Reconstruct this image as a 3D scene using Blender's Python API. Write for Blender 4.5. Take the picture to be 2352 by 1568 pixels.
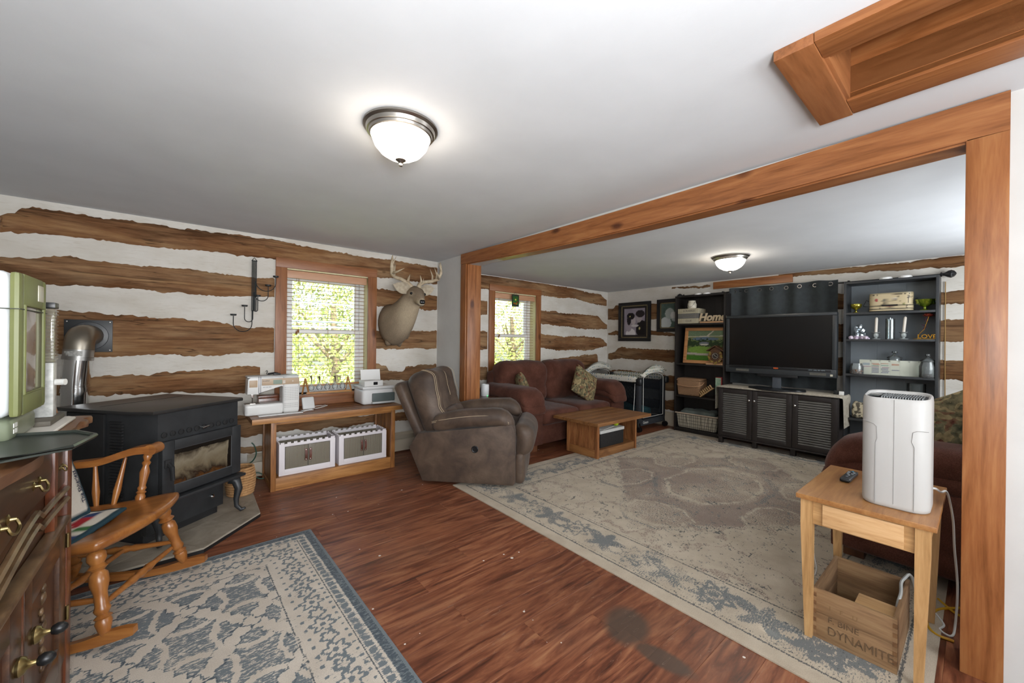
import bpy, bmesh, math, random
import numpy as np
from mathutils import Vector, Matrix, noise
PI = math.pi
SC = bpy.context.scene
COL = SC.collection
for o in list(bpy.data.objects): bpy.data.objects.remove(o)
random.seed(7)

# ------------------------------------------------------------------ camera
YAW, PIT, ROLL = [math.radians(a) for a in (39.88, -0.055, 0.656)]
fw = Vector((math.sin(YAW)*math.cos(PIT), math.cos(YAW)*math.cos(PIT), math.sin(PIT)))
rt = Vector((math.cos(YAW), -math.sin(YAW), 0)); up = rt.cross(fw)
r2 = math.cos(ROLL)*rt + math.sin(ROLL)*up; u2 = -math.sin(ROLL)*rt + math.cos(ROLL)*up
cam = bpy.data.cameras.new('camera'); co = bpy.data.objects.new('camera', cam); COL.objects.link(co)
mw = Matrix((r2, u2, -fw)).transposed().to_4x4(); mw.translation = Vector((0, 0, 1.3))
co.matrix_world = mw
cam.sensor_width = 36.0; cam.sensor_fit = 'HORIZONTAL'; cam.lens = 900*36/2352
cam.clip_start = .02
SC.camera = co
# ------------------------------------------------------------------ world, sun, lights, exposure
w = bpy.data.worlds.new('world'); SC.world = w; w.use_nodes = True
nt = w.node_tree; bg = nt.nodes['Background']
sky = nt.nodes.new('ShaderNodeTexSky'); sky.sky_type = 'NISHITA'; sky.sun_disc = False
sky.sun_elevation = math.radians(48); sky.sun_rotation = math.radians(200); sky.air_density = 1.2; sky.dust_density = 2
nt.links.new(sky.outputs[0], bg.inputs[0]); bg.inputs[1].default_value = .9
def light(name, kind, loc, energy, color=(1, 1, 1), target=None, size=None, size_y=None, angle=None):
    l = bpy.data.lights.new(name, kind); l.energy = energy; l.color = color
    if kind == 'AREA':
        l.size = size
        if size_y: l.shape = 'RECTANGLE'; l.size_y = size_y
    elif kind == 'POINT': l.shadow_soft_size = size
    elif kind == 'SUN': l.angle = angle
    o = bpy.data.objects.new(name, l); COL.objects.link(o); o.location = loc
    if target is not None:
        o.rotation_euler = (Vector(target)-Vector(loc)).to_track_quat('-Z', 'Y').to_euler()
    return o
light('sun', 'SUN', (0, -5, 12), 26.0, (1, .95, .82), target=(1.5, 0, 2.8), angle=.02)
# photographer's flash just behind the camera, and two added fill lights at unseen walls without windows
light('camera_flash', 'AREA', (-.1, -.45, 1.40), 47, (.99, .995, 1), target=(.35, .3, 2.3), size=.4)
light('rear_fill_light', 'AREA', (.35, -2.35, 1.45), 126, (.93, .965, 1), target=(.25, 2, 2.1), size=2.6, size_y=1.5)  # added soft fill in front of the solid rear wall
light('side_fill_light', 'AREA', (4.2, -.9, 1.55), 50, (.93, .965, 1), target=(4.0, 3, 1.75), size=1.8, size_y=.9)  # added fill at the unseen right wall, brightens the inner room
vs = SC.view_settings
vs.view_transform = 'Standard'; vs.look = 'None'; vs.gamma = 1; vs.use_curve_mapping = False
vs.exposure = 0.36

# ------------------------------------------------------------------ materials
def lin(c):
    if isinstance(c, str): c = tuple(int(c[i:i+2], 16) for i in (0, 2, 4))
    return tuple(((v/255+.055)/1.055)**2.4 if v > 10 else v/255/12.92 for v in c)+(1,)
class NT:
    def __init__(s, name):
        s.m = bpy.data.materials.new(name); s.m.use_nodes = True; s.t = s.m.node_tree
        s.p = s.t.nodes['Principled BSDF']; s.out = s.t.nodes['Material Output']
    def n(s, typ, **kw):
        nd = s.t.nodes.new('ShaderNode'+typ)
        for k, v in kw.items():
            if k[0] == '_': setattr(nd, k[1:], v)
            else:
                key = int(k[1:]) if k[0] == 'i' and k[1:].isdigit() else k.replace('__', ' ')
                if hasattr(v, 'is_linked'): s.t.links.new(v, nd.inputs[key])
                else: nd.inputs[key].default_value = v
        return nd
    def math(s, op, a, b=0, c=0):
        return s.n('Math', _operation=op, i0=a, i1=b, i2=c).outputs[0]
    def coords(s, kind='Object', scale=(1, 1, 1), loc=(0, 0, 0), rot=(0, 0, 0)):
        tc = s.n('TexCoord')
        mp = s.n('Mapping', Vector=tc.outputs[kind], Scale=scale, Location=loc, Rotation=rot)
        return mp.outputs[0]
    def noise(s, vec, scale, detail=4, rough=.55, dist=0):
        return s.n('TexNoise', Vector=vec, Scale=scale, Detail=detail, Roughness=rough, Distortion=dist).outputs[0]
    def ramp(s, fac, stops, interp='LINEAR'):
        r = s.n('ValToRGB', Fac=fac); cr = r.color_ramp; cr.interpolation = interp
        while len(cr.elements) < len(stops): cr.elements.new(.5)
        for e, (p, c) in zip(cr.elements, stops):
            e.position = p; e.color = c if not isinstance(c, (str,)) else lin(c)
        return r.outputs[0]
    def mix(s, fac, a, b, mode='MIX'):
        m = s.n('Mix', _data_type='RGBA', _blend_type=mode)
        for k, v in ((0, fac), (6, a), (7, b)):
            if hasattr(v, 'is_linked'): s.t.links.new(v, m.inputs[k])
            else: m.inputs[k].default_value = v
        return m.outputs[2]
    def set(s, **kw):
        for k, v in kw.items():
            k = k.replace('__', ' ')
            if hasattr(v, 'is_linked'): s.t.links.new(v, s.p.inputs[k])
            else: s.p.inputs[k].default_value = v
        return s
    def bump(s, h, strength=.3, dist=.01):
        b = s.n('Bump', Height=h, Strength=strength, Distance=dist)
        s.t.links.new(b.outputs[0], s.p.inputs['Normal'])
MATS = {}
def M(name, c1, c2=None, scale=6, stretch=(1, 1, 1), rough=.5, metal=0, bump=0, bscale=None, bdist=.004, spec=.5, sheen=0, coat=0, lo=.35, hi=.65, detail=4, rlo=None):
    if name in MATS: return MATS[name]
    t = NT(name); v = t.coords(scale=stretch)
    t.set(Roughness=rough, Metallic=metal, Specular__IOR__Level=spec, Base__Color=lin(c1))
    if sheen: t.set(Sheen__Weight=sheen)
    if coat: t.set(Coat__Weight=coat, Coat__Roughness=.15)
    if c2:
        f = t.noise(v, scale, detail)
        t.set(Base__Color=t.ramp(f, [(lo, c1), (hi, c2)]))
    if bump:
        t.bump(t.noise(v, bscale or scale*6, 3), bump, bdist)
    MATS[name] = t.m
    return t.m
def wood(name, dark, mid, light_, axis=0, scale=1.0, rough=.42, knots=.0, bump=.15, rand=0.0, coat=0, spec=.5):
    if name in MATS: return MATS[name]
    t = NT(name)
    sc = [9*scale]*3; sc[axis] = .8*scale
    v = t.coords(scale=sc)
    if rand:
        oi = t.n('ObjectInfo'); add = t.n('VectorMath', _operation='MULTIPLY_ADD', i0=oi.outputs['Random'], i1=(37, 53, 71), i2=v); v = add.outputs[0]
    f1 = t.noise(v, 1.6, 5, .6, 1.2); f2 = t.noise(v, 9, 3, .6, .3)
    f = t.math('ADD', t.math('MULTIPLY', f1, .72), t.math('MULTIPLY', f2, .28))
    c = t.ramp(f, [(.32, dark), (.5, mid), (.68, light_)])
    if knots:
        ks = [4.2*scale]*3; ks[axis] = 2.2*scale
        vo = t.n('TexVoronoi', Vector=t.coords(scale=ks), Scale=1.0).outputs['Distance']
        c = t.mix(t.ramp(vo, [(.07, (knots, knots, knots, 1)), (.16, (0, 0, 0, 1))]), c, lin(dark)[:3]+(1,), 'MULTIPLY')
    if rand:
        hsv = t.n('HueSaturation', Color=c, Value=t.math('MULTIPLY_ADD', oi.outputs['Random'], rand, 1-rand/2)); c = hsv.outputs[0]
    t.set(Base__Color=c, Roughness=rough, Specular__IOR__Level=spec)
    if coat: t.set(Coat__Weight=coat, Coat__Roughness=.2)
    if bump: t.bump(f2, bump, .003)
    MATS[name] = t.m
    return t.m
def glassy(name, tint='ffffff', rough=.02, refl=.9, opacity=.08):
    # thin clear wall: mostly transparent with a Fresnel reflection
    if name in MATS: return MATS[name]
    t = NT(name); t.t.nodes.remove(t.p)
    tr = t.n('BsdfTransparent', Color=lin(tint)); gl = t.n('BsdfGlossy', Roughness=rough); df = t.n('BsdfDiffuse', Color=lin(tint))
    fr = t.n('Fresnel', IOR=1.45)
    a = t.n('MixShader', i0=opacity, i1=tr.outputs[0], i2=df.outputs[0])
    b = t.n('MixShader', i0=t.math('MULTIPLY', fr.outputs[0], refl), i1=a.outputs[0], i2=gl.outputs[0])
    t.t.links.new(b.outputs[0], t.out.inputs[0]); MATS[name] = t.m
    return t.m
def emit(name, col, strength):
    if name in MATS: return MATS[name]
    t = NT(name); t.set(Base__Color=lin(col), Emission__Color=lin(col), Emission__Strength=strength, Roughness=.4)
    MATS[name] = t.m
    return t.m
def vcol(name, rough=.9, fine=None, sheen=0, bump=.0, bscale=400):
    # colour comes from a per-vertex dye pattern; optional pile noise
    if name in MATS: return MATS[name]
    t = NT(name); a = t.n('VertexColor', _layer_name='dye').outputs[0]
    if fine:
        v = t.coords(scale=fine[1]); f = t.noise(v, fine[0], 3, .6)
        a = t.mix(1.0, a, t.ramp(f, [(.3, (1-fine[2],)*3+(1,)), (.7, (1, 1, 1, 1))]), 'MULTIPLY')
    t.set(Base__Color=a, Roughness=rough, Specular__IOR__Level=.25)
    if sheen: t.set(Sheen__Weight=sheen)
    if bump: t.bump(t.noise(t.coords(), bscale, 2), bump, .003)
    MATS[name] = t.m
    return t.m

# ------------------------------------------------------------------ geometry helpers
def rotz(a): return Matrix.Rotation(a, 4, 'Z')
def RM(ax, deg): return Matrix.Rotation(math.radians(deg), 4, ax)
def TR(x, y, z): return Matrix.Translation((x, y, z))
class B:
    """collects shapes into one mesh"""
    def __init__(s): s.bm = bmesh.new(); s.mx = Matrix()
    def at(s, mx): s.mx = mx; return s
    def _v(s, pts): return [s.bm.verts.new(s.mx @ Vector(p)) for p in pts]
    def faces(s, pts, fs):
        v = s._v(pts)
        for f in fs:
            try: s.bm.faces.new([v[i] for i in f])
            except ValueError: pass
        return v
    def box(s, c, d, bev=0, seg=2, rot=None, taper=None):
        hx, hy, hz = d[0]/2, d[1]/2, d[2]/2
        pts = [Vector((sx*hx, sy*hy, sz*hz)) for sz in (-1, 1) for sy in (-1, 1) for sx in (-1, 1)]
        if taper:
            for p in pts:
                if p.z > 0: p.x *= taper[0]; p.y *= taper[1]
        if rot is not None: pts = [rot @ p for p in pts]
        v = s._v([p+Vector(c) for p in pts])
        fs = [s.bm.faces.new([v[i] for i in f]) for f in ((0, 2, 3, 1), (4, 5, 7, 6), (0, 1, 5, 4), (2, 6, 7, 3), (0, 4, 6, 2), (1, 3, 7, 5))]
        if bev:
            es = list({e for f in fs for e in f.edges})
            bmesh.ops.bevel(s.bm, geom=es, offset=bev, segments=seg, profile=.6, affect='EDGES')
        return s
    def b2(s, x0, x1, y0, y1, z0, z1, bev=0, seg=2):
        return s.box(((x0+x1)/2, (y0+y1)/2, (z0+z1)/2), (abs(x1-x0), abs(y1-y0), abs(z1-z0)), bev, seg)
    def ring(s, c, n, r, a=None, b=None):
        return [Vector(c)+a*(math.cos(2*PI*i/n)*r)+b*(math.sin(2*PI*i/n)*r) for i in range(n)]
    def loft(s, rings, caps=True, close=False):
        vs_ = [s._v(r) for r in rings]; n = len(rings[0])
        pr = list(zip(vs_, vs_[1:])) + ([(vs_[-1], vs_[0])] if close else [])
        for a, b in pr:
            for i in range(n):
                j = (i+1) % n
                try: s.bm.faces.new((a[i], a[j], b[j], b[i]))
                except ValueError: pass
        if caps and not close:
            for q in (list(reversed(vs_[0])), vs_[-1]):
                try: s.bm.faces.new(q)
                except ValueError: pass
        return s
    def tube(s, pts, r, n=8, closed=False, caps=True, flat=1.0):
        pts = [Vector(p) for p in pts]; m = len(pts)
        rs = r if isinstance(r, (list, tuple)) else [r]*m
        tang = []
        for i in range(m):
            if closed: t = pts[(i+1) % m]-pts[i-1]
            else: t = pts[min(i+1, m-1)]-pts[max(i-1, 0)]
            tang.append(t.normalized() if t.length > 1e-9 else Vector((0, 0, 1)))
        ref = Vector((0, 0, 1)) if abs(tang[0].z) < .9 else Vector((1, 0, 0))
        a = tang[0].cross(ref).normalized(); rings = []
        for i in range(m):
            t = tang[i]; a = (a-t*a.dot(t)); a = a.normalized() if a.length > 1e-6 else t.orthogonal().normalized()
            b = t.cross(a)
            rings.append(s.ring(pts[i], n, rs[i], a, b*flat))
        return s.loft(rings, caps, closed)
    def cyl(s, p0, p1, r0, r1=None, n=16): return s.tube([p0, p1], [r0, r0 if r1 is None else r1], n)
    def lathe(s, prof, n=24, c=(0, 0, 0), rot=None, sx=1, sy=1, ribs=0, ribd=0):
        rings = []
        for r, z in prof:
            r = max(r, 1e-4)
            rg = []
            for i in range(n):
                a = 2*PI*i/n; rr = r*(1+ribd*math.cos(ribs*a)) if ribs else r
                p = Vector((math.cos(a)*rr*sx, math.sin(a)*rr*sy, z))
                if rot is not None: p = rot @ p
                rg.append(p+Vector(c))
            rings.append(rg)
        return s.loft(rings)
    def turn(s, p0, p1, prof, n=14):
        """turned spindle from p0 to p1; prof = [(t, r)]"""
        p0, p1 = Vector(p0), Vector(p1); d = p1-p0; t = d.normalized(); a = t.orthogonal().normalized(); b = t.cross(a)
        return s.loft([s.ring(p0+d*q, n, r, a, b) for q, r in prof])
    def prism(s, poly, h0, h1, axis='z', bev=0, seg=1):
        f = {'z': lambda u, v, h: (u, v, h), 'y': lambda u, v, h: (u, h, v), 'x': lambda u, v, h: (h, u, v)}[axis]
        a = s._v([f(u, v, h0) for u, v in poly]); b = s._v([f(u, v, h1) for u, v in poly]); n = len(poly)
        fs = [s.bm.faces.new((a[i], a[(i+1) % n], b[(i+1) % n], b[i])) for i in range(n)]
        fs += [s.bm.faces.new(list(reversed(a))), s.bm.faces.new(b)]
        if bev:
            es = list({e for f_ in fs[-2:] for e in f_.edges})
            bmesh.ops.bevel(s.bm, geom=es, offset=bev, segments=seg, profile=.6, affect='EDGES')
        return s
    def rbox(s, c, d, r, n=8, rot=None, fn=None, puff=0):
        """soft rounded box; fn deforms local points (unit-free), puff bulges the faces"""
        h = Vector(d)/2; inner = Vector((max(h.x-r, 0), max(h.y-r, 0), max(h.z-r, 0)))
        idx = {}; verts = []
        def key(p): return (round(p[0]*n), round(p[1]*n), round(p[2]*n))
        def vert(p):
            k = key(p)
            if k in idx: return idx[k]
            # denser sampling towards the edges
            q = Vector([math.copysign(1-(1-abs(t))**1.6, t) if abs(t) < 1 else t for t in p])
            P = Vector((q.x*h.x, q.y*h.y, q.z*h.z))
            ci = Vector([max(-i, min(i, v)) for v, i in zip(P, inner)]); dd = P-ci
            rr = Vector((min(r, h.x), min(r, h.y), min(r, h.z)))
            if dd.length > 1e-9:
                # project on the rounded border
                u = Vector([dd[i]/rr[i] if rr[i] > 1e-9 else 0 for i in range(3)])
                mxc = max(abs(a) for a in u)
                u = u.normalized()*mxc
                P = ci+Vector((u.x*rr.x, u.y*rr.y, u.z*rr.z))
            if puff:
                e = [1-(abs(P[i])/h[i])**2 if h[i] > 0 else 0 for i in range(3)]
                P = Vector((P.x*(1+puff*e[1]*e[2]), P.y*(1+puff*e[0]*e[2]), P.z*(1+puff*e[0]*e[1])))
            if fn: P = Vector(fn(P))
            if rot is not None: P = rot @ P
            verts.append(P+Vector(c)); idx[k] = len(verts)-1
            return idx[k]
        fs = []
        g = [-1+2*i/n for i in range(n+1)]
        for ax in range(3):
            for sg in (-1, 1):
                for i in range(n):
                    for j in range(n):
                        q = []
                        for (a, b) in ((i, j), (i+1, j), (i+1, j+1), (i, j+1)):
                            p = [0, 0, 0]; p[ax] = sg; p[(ax+1) % 3] = g[a]; p[(ax+2) % 3] = g[b]; q.append(vert(p))
                        if sg < 0: q.reverse()
                        fs.append(q)
        s.faces(verts, fs)
        return s
    def grid(s, fn, nu, nv, flip=False):
        pts = [fn(i/nu, j/nv) for j in range(nv+1) for i in range(nu+1)]
        fs = []
        for j in range(nv):
            for i in range(nu):
                a = j*(nu+1)+i; q = [a, a+1, a+nu+2, a+nu+1]
                fs.append(q[::-1] if flip else q)
        s.faces(pts, fs); return s
    def weld(s, d=1e-5): bmesh.ops.remove_doubles(s.bm, verts=s.bm.verts, dist=d); return s
    def jitter(s, amp, sc=4, seed=0):
        for v in s.bm.verts:
            v.co += noise.noise_vector(v.co*sc+Vector((seed, seed*2, 5)))*amp
        return s
    def obj(s, name, m, parent=None, smooth=40, kind=None, recalc=True):
        if recalc: bmesh.ops.recalc_face_normals(s.bm, faces=s.bm.faces)
        me = bpy.data.meshes.new(name); s.bm.to_mesh(me); s.bm.free()
        if smooth:
            me.shade_smooth()
            if smooth < 180: me.set_sharp_from_angle(angle=math.radians(smooth))
        if m: me.materials.append(m)
        o = bpy.data.objects.new(name, me); COL.objects.link(o)
        if parent: o.parent = parent
        if kind: o['kind'] = kind
        return o
def tag(o, label, cat, group=None):
    o['label'] = label; o['category'] = cat
    if group: o['group'] = group
    return o
def thing(name, label, cat, loc=(0, 0, 0), rz=0, group=None):
    o = bpy.data.objects.new(name, None); COL.objects.link(o); o.location = loc; o.rotation_euler = (0, 0, rz)
    o.empty_display_size = .05
    return tag(o, label, cat, group)
def struct(o): o['kind'] = 'structure'; return o
def dup(root, loc=None, rz=None, label=None, parent=None):
    r = root.copy(); COL.objects.link(r)
    if loc is not None: r.location = loc
    if rz is not None: r.rotation_euler = (0, 0, rz)
    if label: r['label'] = label
    if parent is not None: r.parent = parent
    for ch in list(root.children): dup(ch, parent=r)
    return r
def inst(o, name=None, loc=None, rot=None, parent=None, scale=None):
    """single copy sharing mesh data"""
    c = o.copy(); COL.objects.link(c)
    if loc is not None: c.location = loc
    if rot is not None: c.rotation_euler = rot
    if scale is not None: c.scale = scale
    if parent is not None: c.parent = parent
    return c
def text(s, size, mx, m, parent, name='lettering', ext=.0006, align='CENTER', shear=0, bold=0):
    cu = bpy.data.curves.new(name, 'FONT'); cu.body = s; cu.size = size; cu.extrude = ext; cu.align_x = align; cu.align_y = 'CENTER'; cu.shear = shear; cu.offset = bold
    cu.resolution_u = 3
    to = bpy.data.objects.new(name, cu); COL.objects.link(to)
    dg = bpy.context.evaluated_depsgraph_get(); me = bpy.data.meshes.new_from_object(to.evaluated_get(dg))
    bpy.data.objects.remove(to); me.transform(mx); me.materials.clear(); me.materials.append(m); me.name = name
    o = bpy.data.objects.new(name, me); COL.objects.link(o); o.parent = parent
    return o
def dye(o, fn):
    """per-vertex dye colour from local coordinates, fn(x, y, z arrays) -> rgb linear arrays"""
    me = o.data; n = len(me.vertices); co_ = np.empty(n*3, 'f'); me.vertices.foreach_get('co', co_); co_ = co_.reshape(-1, 3)
    rgb = np.clip(fn(co_[:, 0], co_[:, 1], co_[:, 2]), 0, 1)
    a = me.color_attributes.new('dye', 'FLOAT_COLOR', 'POINT')
    a.data.foreach_set('color', np.concatenate([rgb, np.ones((n, 1))], 1).astype('f').ravel())
def L3(c): return np.array(lin(c)[:3])
def xy_on_x(side=-1):
    """text plane facing -x (letters run towards -y)"""
    return Matrix(((0, 0, -1, 0), (-1, 0, 0, 0), (0, 1, 0, 0), (0, 0, 0, 1)))
FACE_NX = Matrix(((0, 0, -1, 0), (-1, 0, 0, 0), (0, 1, 0, 0), (0, 0, 0, 1)))   # reads from -x side
FACE_NY = Matrix(((1, 0, 0, 0), (0, 0, -1, 0), (0, 1, 0, 0), (0, 0, 0, 1)))    # reads from -y side
def arc(c, r, a0, a1, n, plane='xz'):
    o = []
    for i in range(n+1):
        a = math.radians(a0+(a1-a0)*i/n); u, v = math.cos(a)*r, math.sin(a)*r
        o.append({'xz': (c[0]+u, c[1], c[2]+v), 'xy': (c[0]+u, c[1]+v, c[2]), 'yz': (c[0], c[1]+u, c[2]+v)}[plane])
    return o

def spath(pts, k=6):
    """smooth curve through points"""
    P = [Vector(p) for p in pts]; P = [P[0]*2-P[1]]+P+[P[-1]*2-P[-2]]; o = []
    for i in range(1, len(P)-2):
        for j in range(k):
            t = j/k; a, b_, c, d = P[i-1], P[i], P[i+1], P[i+2]
            o.append(.5*((2*b_)+(c-a)*t+(2*a-5*b_+4*c-d)*t*t+(3*b_-a-3*c+d)*t**3))
    return o+[P[-2]]
# ================================================================== the setting
YA, XB, XP, ZC, ZC2 = 4.36, 5.90, 2.42, 2.275, 2.205
XL, YR = -1.2, -2.4
m_ceiling = M('ceiling_paint', 'd6dade', 'd1d5d9', 3, rough=.85, bump=.12, bscale=90, bdist=.002, spec=.2)
m_plaster = M('wall_plaster', 'cbcbc8', 'c5c5c2', 4, rough=.85, bump=.1, bscale=60, bdist=.002, spec=.2)
def chink_mat():
    t = NT('chinking'); v = t.coords(scale=(1, 1, 2.2))
    a = t.noise(v, 2.5, 5); b = t.noise(t.coords(scale=(2, 2, 14)), 6, 4)
    c = t.ramp(a, [(.3, 'c6c0b5'), (.55, 'd2cec6'), (.75, 'd8d5cf')])
    c = t.mix(t.ramp(b, [(.56, (0, 0, 0, 1)), (.72, (.35,)*3+(1,))]), c, lin('b3a797'))
    t.set(Base__Color=c, Roughness=.9, Specular__IOR__Level=.2); t.bump(t.noise(v, 14, 5), .35, .012)
    return t.m
m_chink = chink_mat()
def log_mat(name, d, m, l, ax):
    t = NT(name); s = [7]*3; s[ax] = .7
    oi = t.n('ObjectInfo'); v = t.n('VectorMath', _operation='MULTIPLY_ADD', i0=oi.outputs['Random'], i1=(31, 31, 31), i2=t.coords(scale=s)).outputs[0]
    f1 = t.noise(v, 1.3, 6, .62, .8); f2 = t.noise(v, 8, 5, .65)
    f = t.math('ADD', t.math('MULTIPLY', f1, .65), t.math('MULTIPLY', f2, .35))
    c = t.ramp(f, [(.35, d), (.48, m), (.62, l)])
    wz = t.noise(t.coords(scale=[1.5 if i == ax else 4 for i in range(3)]), 1.0, 4); c = t.mix(t.ramp(wz, [(.42, (.0,)*3+(1,)), (.62, (.6,)*3+(1,))]), c, t.mix(1.0, c, lin('c9a57c'), 'MULTIPLY'))
    gr = t.noise(t.coords(scale=[1.2 if i == ax else 6 for i in range(3)], loc=(7, 7, 7)), 1.2, 4); c = t.mix(t.ramp(gr, [(.55, (0, 0, 0, 1)), (.75, (.5,)*3+(1,))]), c, lin('9a8568'))
    s2 = [10]*3; s2[ax] = .55
    cr = t.noise(t.coords(scale=s2), 1.1, 3, .5, .4)            # long drying cracks
    crack = t.ramp(t.math('ABSOLUTE', t.math('SUBTRACT', cr, .5)), [(.0, (1,)*3+(1,)), (.009, (0, 0, 0, 1))])
    c = t.mix(t.math('MULTIPLY', crack, .7), c, lin('2a1d12'))
    vo = t.n('TexVoronoi', Vector=t.coords(scale=[4.5 if i != ax else 2.6 for i in range(3)]), Scale=1.0).outputs['Distance']
    c = t.mix(t.ramp(vo, [(.03, (.75,)*3+(1,)), (.09, (0, 0, 0, 1))]), c, lin('3c2917'))
    t.set(Base__Color=c, Roughness=.85, Specular__IOR__Level=.2)
    t.bump(t.math('SUBTRACT', f2, t.math('MULTIPLY', crack, .8)), .5, .008)
    return t.m
m_logA = log_mat('hewn_log', '5a4029', '856447', 'a3835f', 0)
m_logB = log_mat('hewn_log_end_wall', '4d3623', '74563b', '8d7050', 1)  # darker copy of the log wood, dimmer far-room light put into the colour
m_pine = wood('stained_pine_lengthwise_y', '6f401c', '905a32', 'a57043', 1, 1.1, .38, .8, .1)
m_pinez = wood('stained_pine_upright', '6f401c', '905a32', 'a57043', 2, 1.1, .38, .8, .1)
m_pinex = wood('stained_pine_lengthwise_x', '6c4222', '8c5833', '9d6a42', 0, 1.1, .42, .6, .1)
m_pinecz = wood('stained_pine_casing_upright', '6c4222', '8c5833', '9d6a42', 2, 1.1, .42, .6, .1)

# ---- floor of planks laid along x
def floor_mat():
    t = NT('floor_planks'); oi = t.n('ObjectInfo'); geo = t.n('NewGeometry').outputs['Position']
    v = t.n('VectorMath', _operation='MULTIPLY_ADD', i0=oi.outputs['Random'], i1=(41, 57, 0), i2=t.coords(scale=(.9, 7, 1))).outputs[0]
    f1 = t.noise(v, 1.7, 6, .6, 2.2); f2 = t.noise(v, 7, 5, .62, .8)
    f = t.math('ADD', t.math('MULTIPLY', f1, .74), t.math('MULTIPLY', f2, .26))
    c = t.ramp(f, [(.33, '3f2216'), (.44, '683a27'), (.56, '87543a'), (.72, 'a57654')])
    hs = t.n('HueSaturation', Color=c, Value=t.math('MULTIPLY_ADD', oi.outputs['Random'], .22, .9)); c = hs.outputs[0]
    # walked-off finish near the stove, paint flecks, scuffs and one big stain
    wear = t.noise(geo, 1.4, 4, .6); c = t.mix(t.ramp(wear, [(.55, (0, 0, 0, 1)), (.8, (.32,)*3+(1,))]), c, lin('6d5a4b'))
    sx = t.n('SeparateXYZ', Vector=geo)
    nz = t.noise(geo, 5, 3)
    def blob(cx, cy, rx, ry, ang):
        ca, sa = math.cos(ang), math.sin(ang)
        dx = t.math('SUBTRACT', sx.outputs[0], cx); dy = t.math('SUBTRACT', sx.outputs[1], cy)
        u = t.math('ADD', t.math('MULTIPLY', dx, ca/rx), t.math('MULTIPLY', dy, sa/rx)); w_ = t.math('ADD', t.math('MULTIPLY', dx, -sa/ry), t.math('MULTIPLY', dy, ca/ry))
        d = t.math('SQRT', t.math('ADD', t.math('MULTIPLY', u, u), t.math('MULTIPLY', w_, w_)))
        return t.math('ADD', d, t.math('MULTIPLY', nz, .35))
    st = t.math('MINIMUM', blob(1.572, 1.035, .175, .14, .6), blob(1.52, .83, .07, .17, .15))
    c = t.mix(t.ramp(st, [(.72, (.85,)*3+(1,)), (1.45, (0, 0, 0, 1))]), c, lin('4b3f36'))
    vo = t.n('TexVoronoi', Vector=geo, Scale=5.5).outputs['Distance']; big = t.noise(geo, 3, 2)
    fl = t.math('MULTIPLY', t.math('LESS_THAN', vo, .05), t.math('GREATER_THAN', big, .5))
    vo2 = t.n('TexVoronoi', Vector=geo, Scale=13).outputs['Distance']
    fl = t.math('MAXIMUM', fl, t.math('MULTIPLY', t.math('LESS_THAN', vo2, .075), t.math('GREATER_THAN', big, .56)))
    scr = t.noise(t.n('Mapping', Vector=geo, Scale=(3, 22, 1), Rotation=(0, 0, .9)).outputs[0], 1.4, 2)
    sc_ = t.ramp(t.math('ABSOLUTE', t.math('SUBTRACT', scr, .63)), [(0, (.35,)*3+(1,)), (.006, (0, 0, 0, 1))])
    c = t.mix(sc_, c, lin('a08a78')); c = t.mix(fl, c, lin('d8d2cc'))
    t.set(Base__Color=c, Roughness=t.math('MULTIPLY_ADD', f2, .25, .24), Specular__IOR__Level=.45)
    t.bump(f2, .08, .002)
    return t.m
m_floor = floor_mat()
floor = struct(B().b2(XL-.2, XB+.2, YR-.2, YA+.2, -.12, -.012).obj('floor', M('subfloor', '3a2418'), smooth=0))
ROW, Y0, PL = .157, 3.07, 1.22
offs = {-1: .862, 0: .22, 1: 1.094, 2: .50, -8: .98, -6: 1.17, -5: .5, -7: .1, -4: 1.05, -3: .35, -2: .7}
full = None
rng = random.Random(3)
k0 = int(math.floor((-.35-Y0)/ROW)); k1 = int(math.ceil((YA-Y0)/ROW))
for k in range(k0, k1):
    ya, yb = Y0+k*ROW, min(Y0+(k+1)*ROW, YA)
    xs = offs.get(k, rng.uniform(0, PL)); x = xs
    while x > XL: x -= PL
    while x < XB:
        a, b_ = max(x, XL), min(x+PL, XB)
        if b_-a > .02:
            whole = (b_-a) > PL-.001 and yb-ya > ROW-.001
            if whole and full: o = inst(full, loc=(a+PL/2, ya, 0))
            else:
                w2, e = (b_-a)/2, .0012; d = yb-ya
                p = B(); p.faces([(-w2, 0, -.012), (w2, 0, -.012), (w2, d, -.012), (-w2, d, -.012), (-w2, 0, -e), (w2, 0, -e), (w2, d, -e), (-w2, d, -e), (-w2+e, e, 0), (w2-e, e, 0), (w2-e, d-e, 0), (-w2+e, d-e, 0)],
                             [(0, 1, 5, 4), (1, 2, 6, 5), (2, 3, 7, 6), (3, 0, 4, 7), (4, 5, 9, 8), (5, 6, 10, 9), (6, 7, 11, 10), (7, 4, 8, 11), (8, 9, 10, 11)])
                o = p.obj('plank', m_floor, floor, smooth=0); o.location = ((a+b_)/2, ya, 0)
                if whole: full = o
        x += PL
struct(B().b2(XL-.2, XP, YR-.2, Y0+k0*ROW, -.012, 0).obj('floor', M('rear_floor', '5e2f1b', '7a4225', 3, (1, 8, 1), .35), smooth=0))

# ---- ceilings (room with hatch hole, inner room)
HX0, HX1, HY0, HY1 = 1.63, 1.965, -.75, .335
cl = B()
cl.b2(XL-.2, HX0, YR-.2, YA+.2, ZC, ZC+.1).b2(HX1, XP+.02, YR-.2, YA+.2, ZC, ZC+.1).b2(HX0, HX1, HY1, YA+.2, ZC, ZC+.1).b2(HX0, HX1, YR-.2, HY0, ZC, ZC+.1)
struct(cl.obj('ceiling', m_ceiling, smooth=0))
struct(B().b2(XP+.02, XB+.2, -1.5, YA+.2, ZC2, ZC2+.17).obj('ceiling', m_ceiling, smooth=0))

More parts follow.
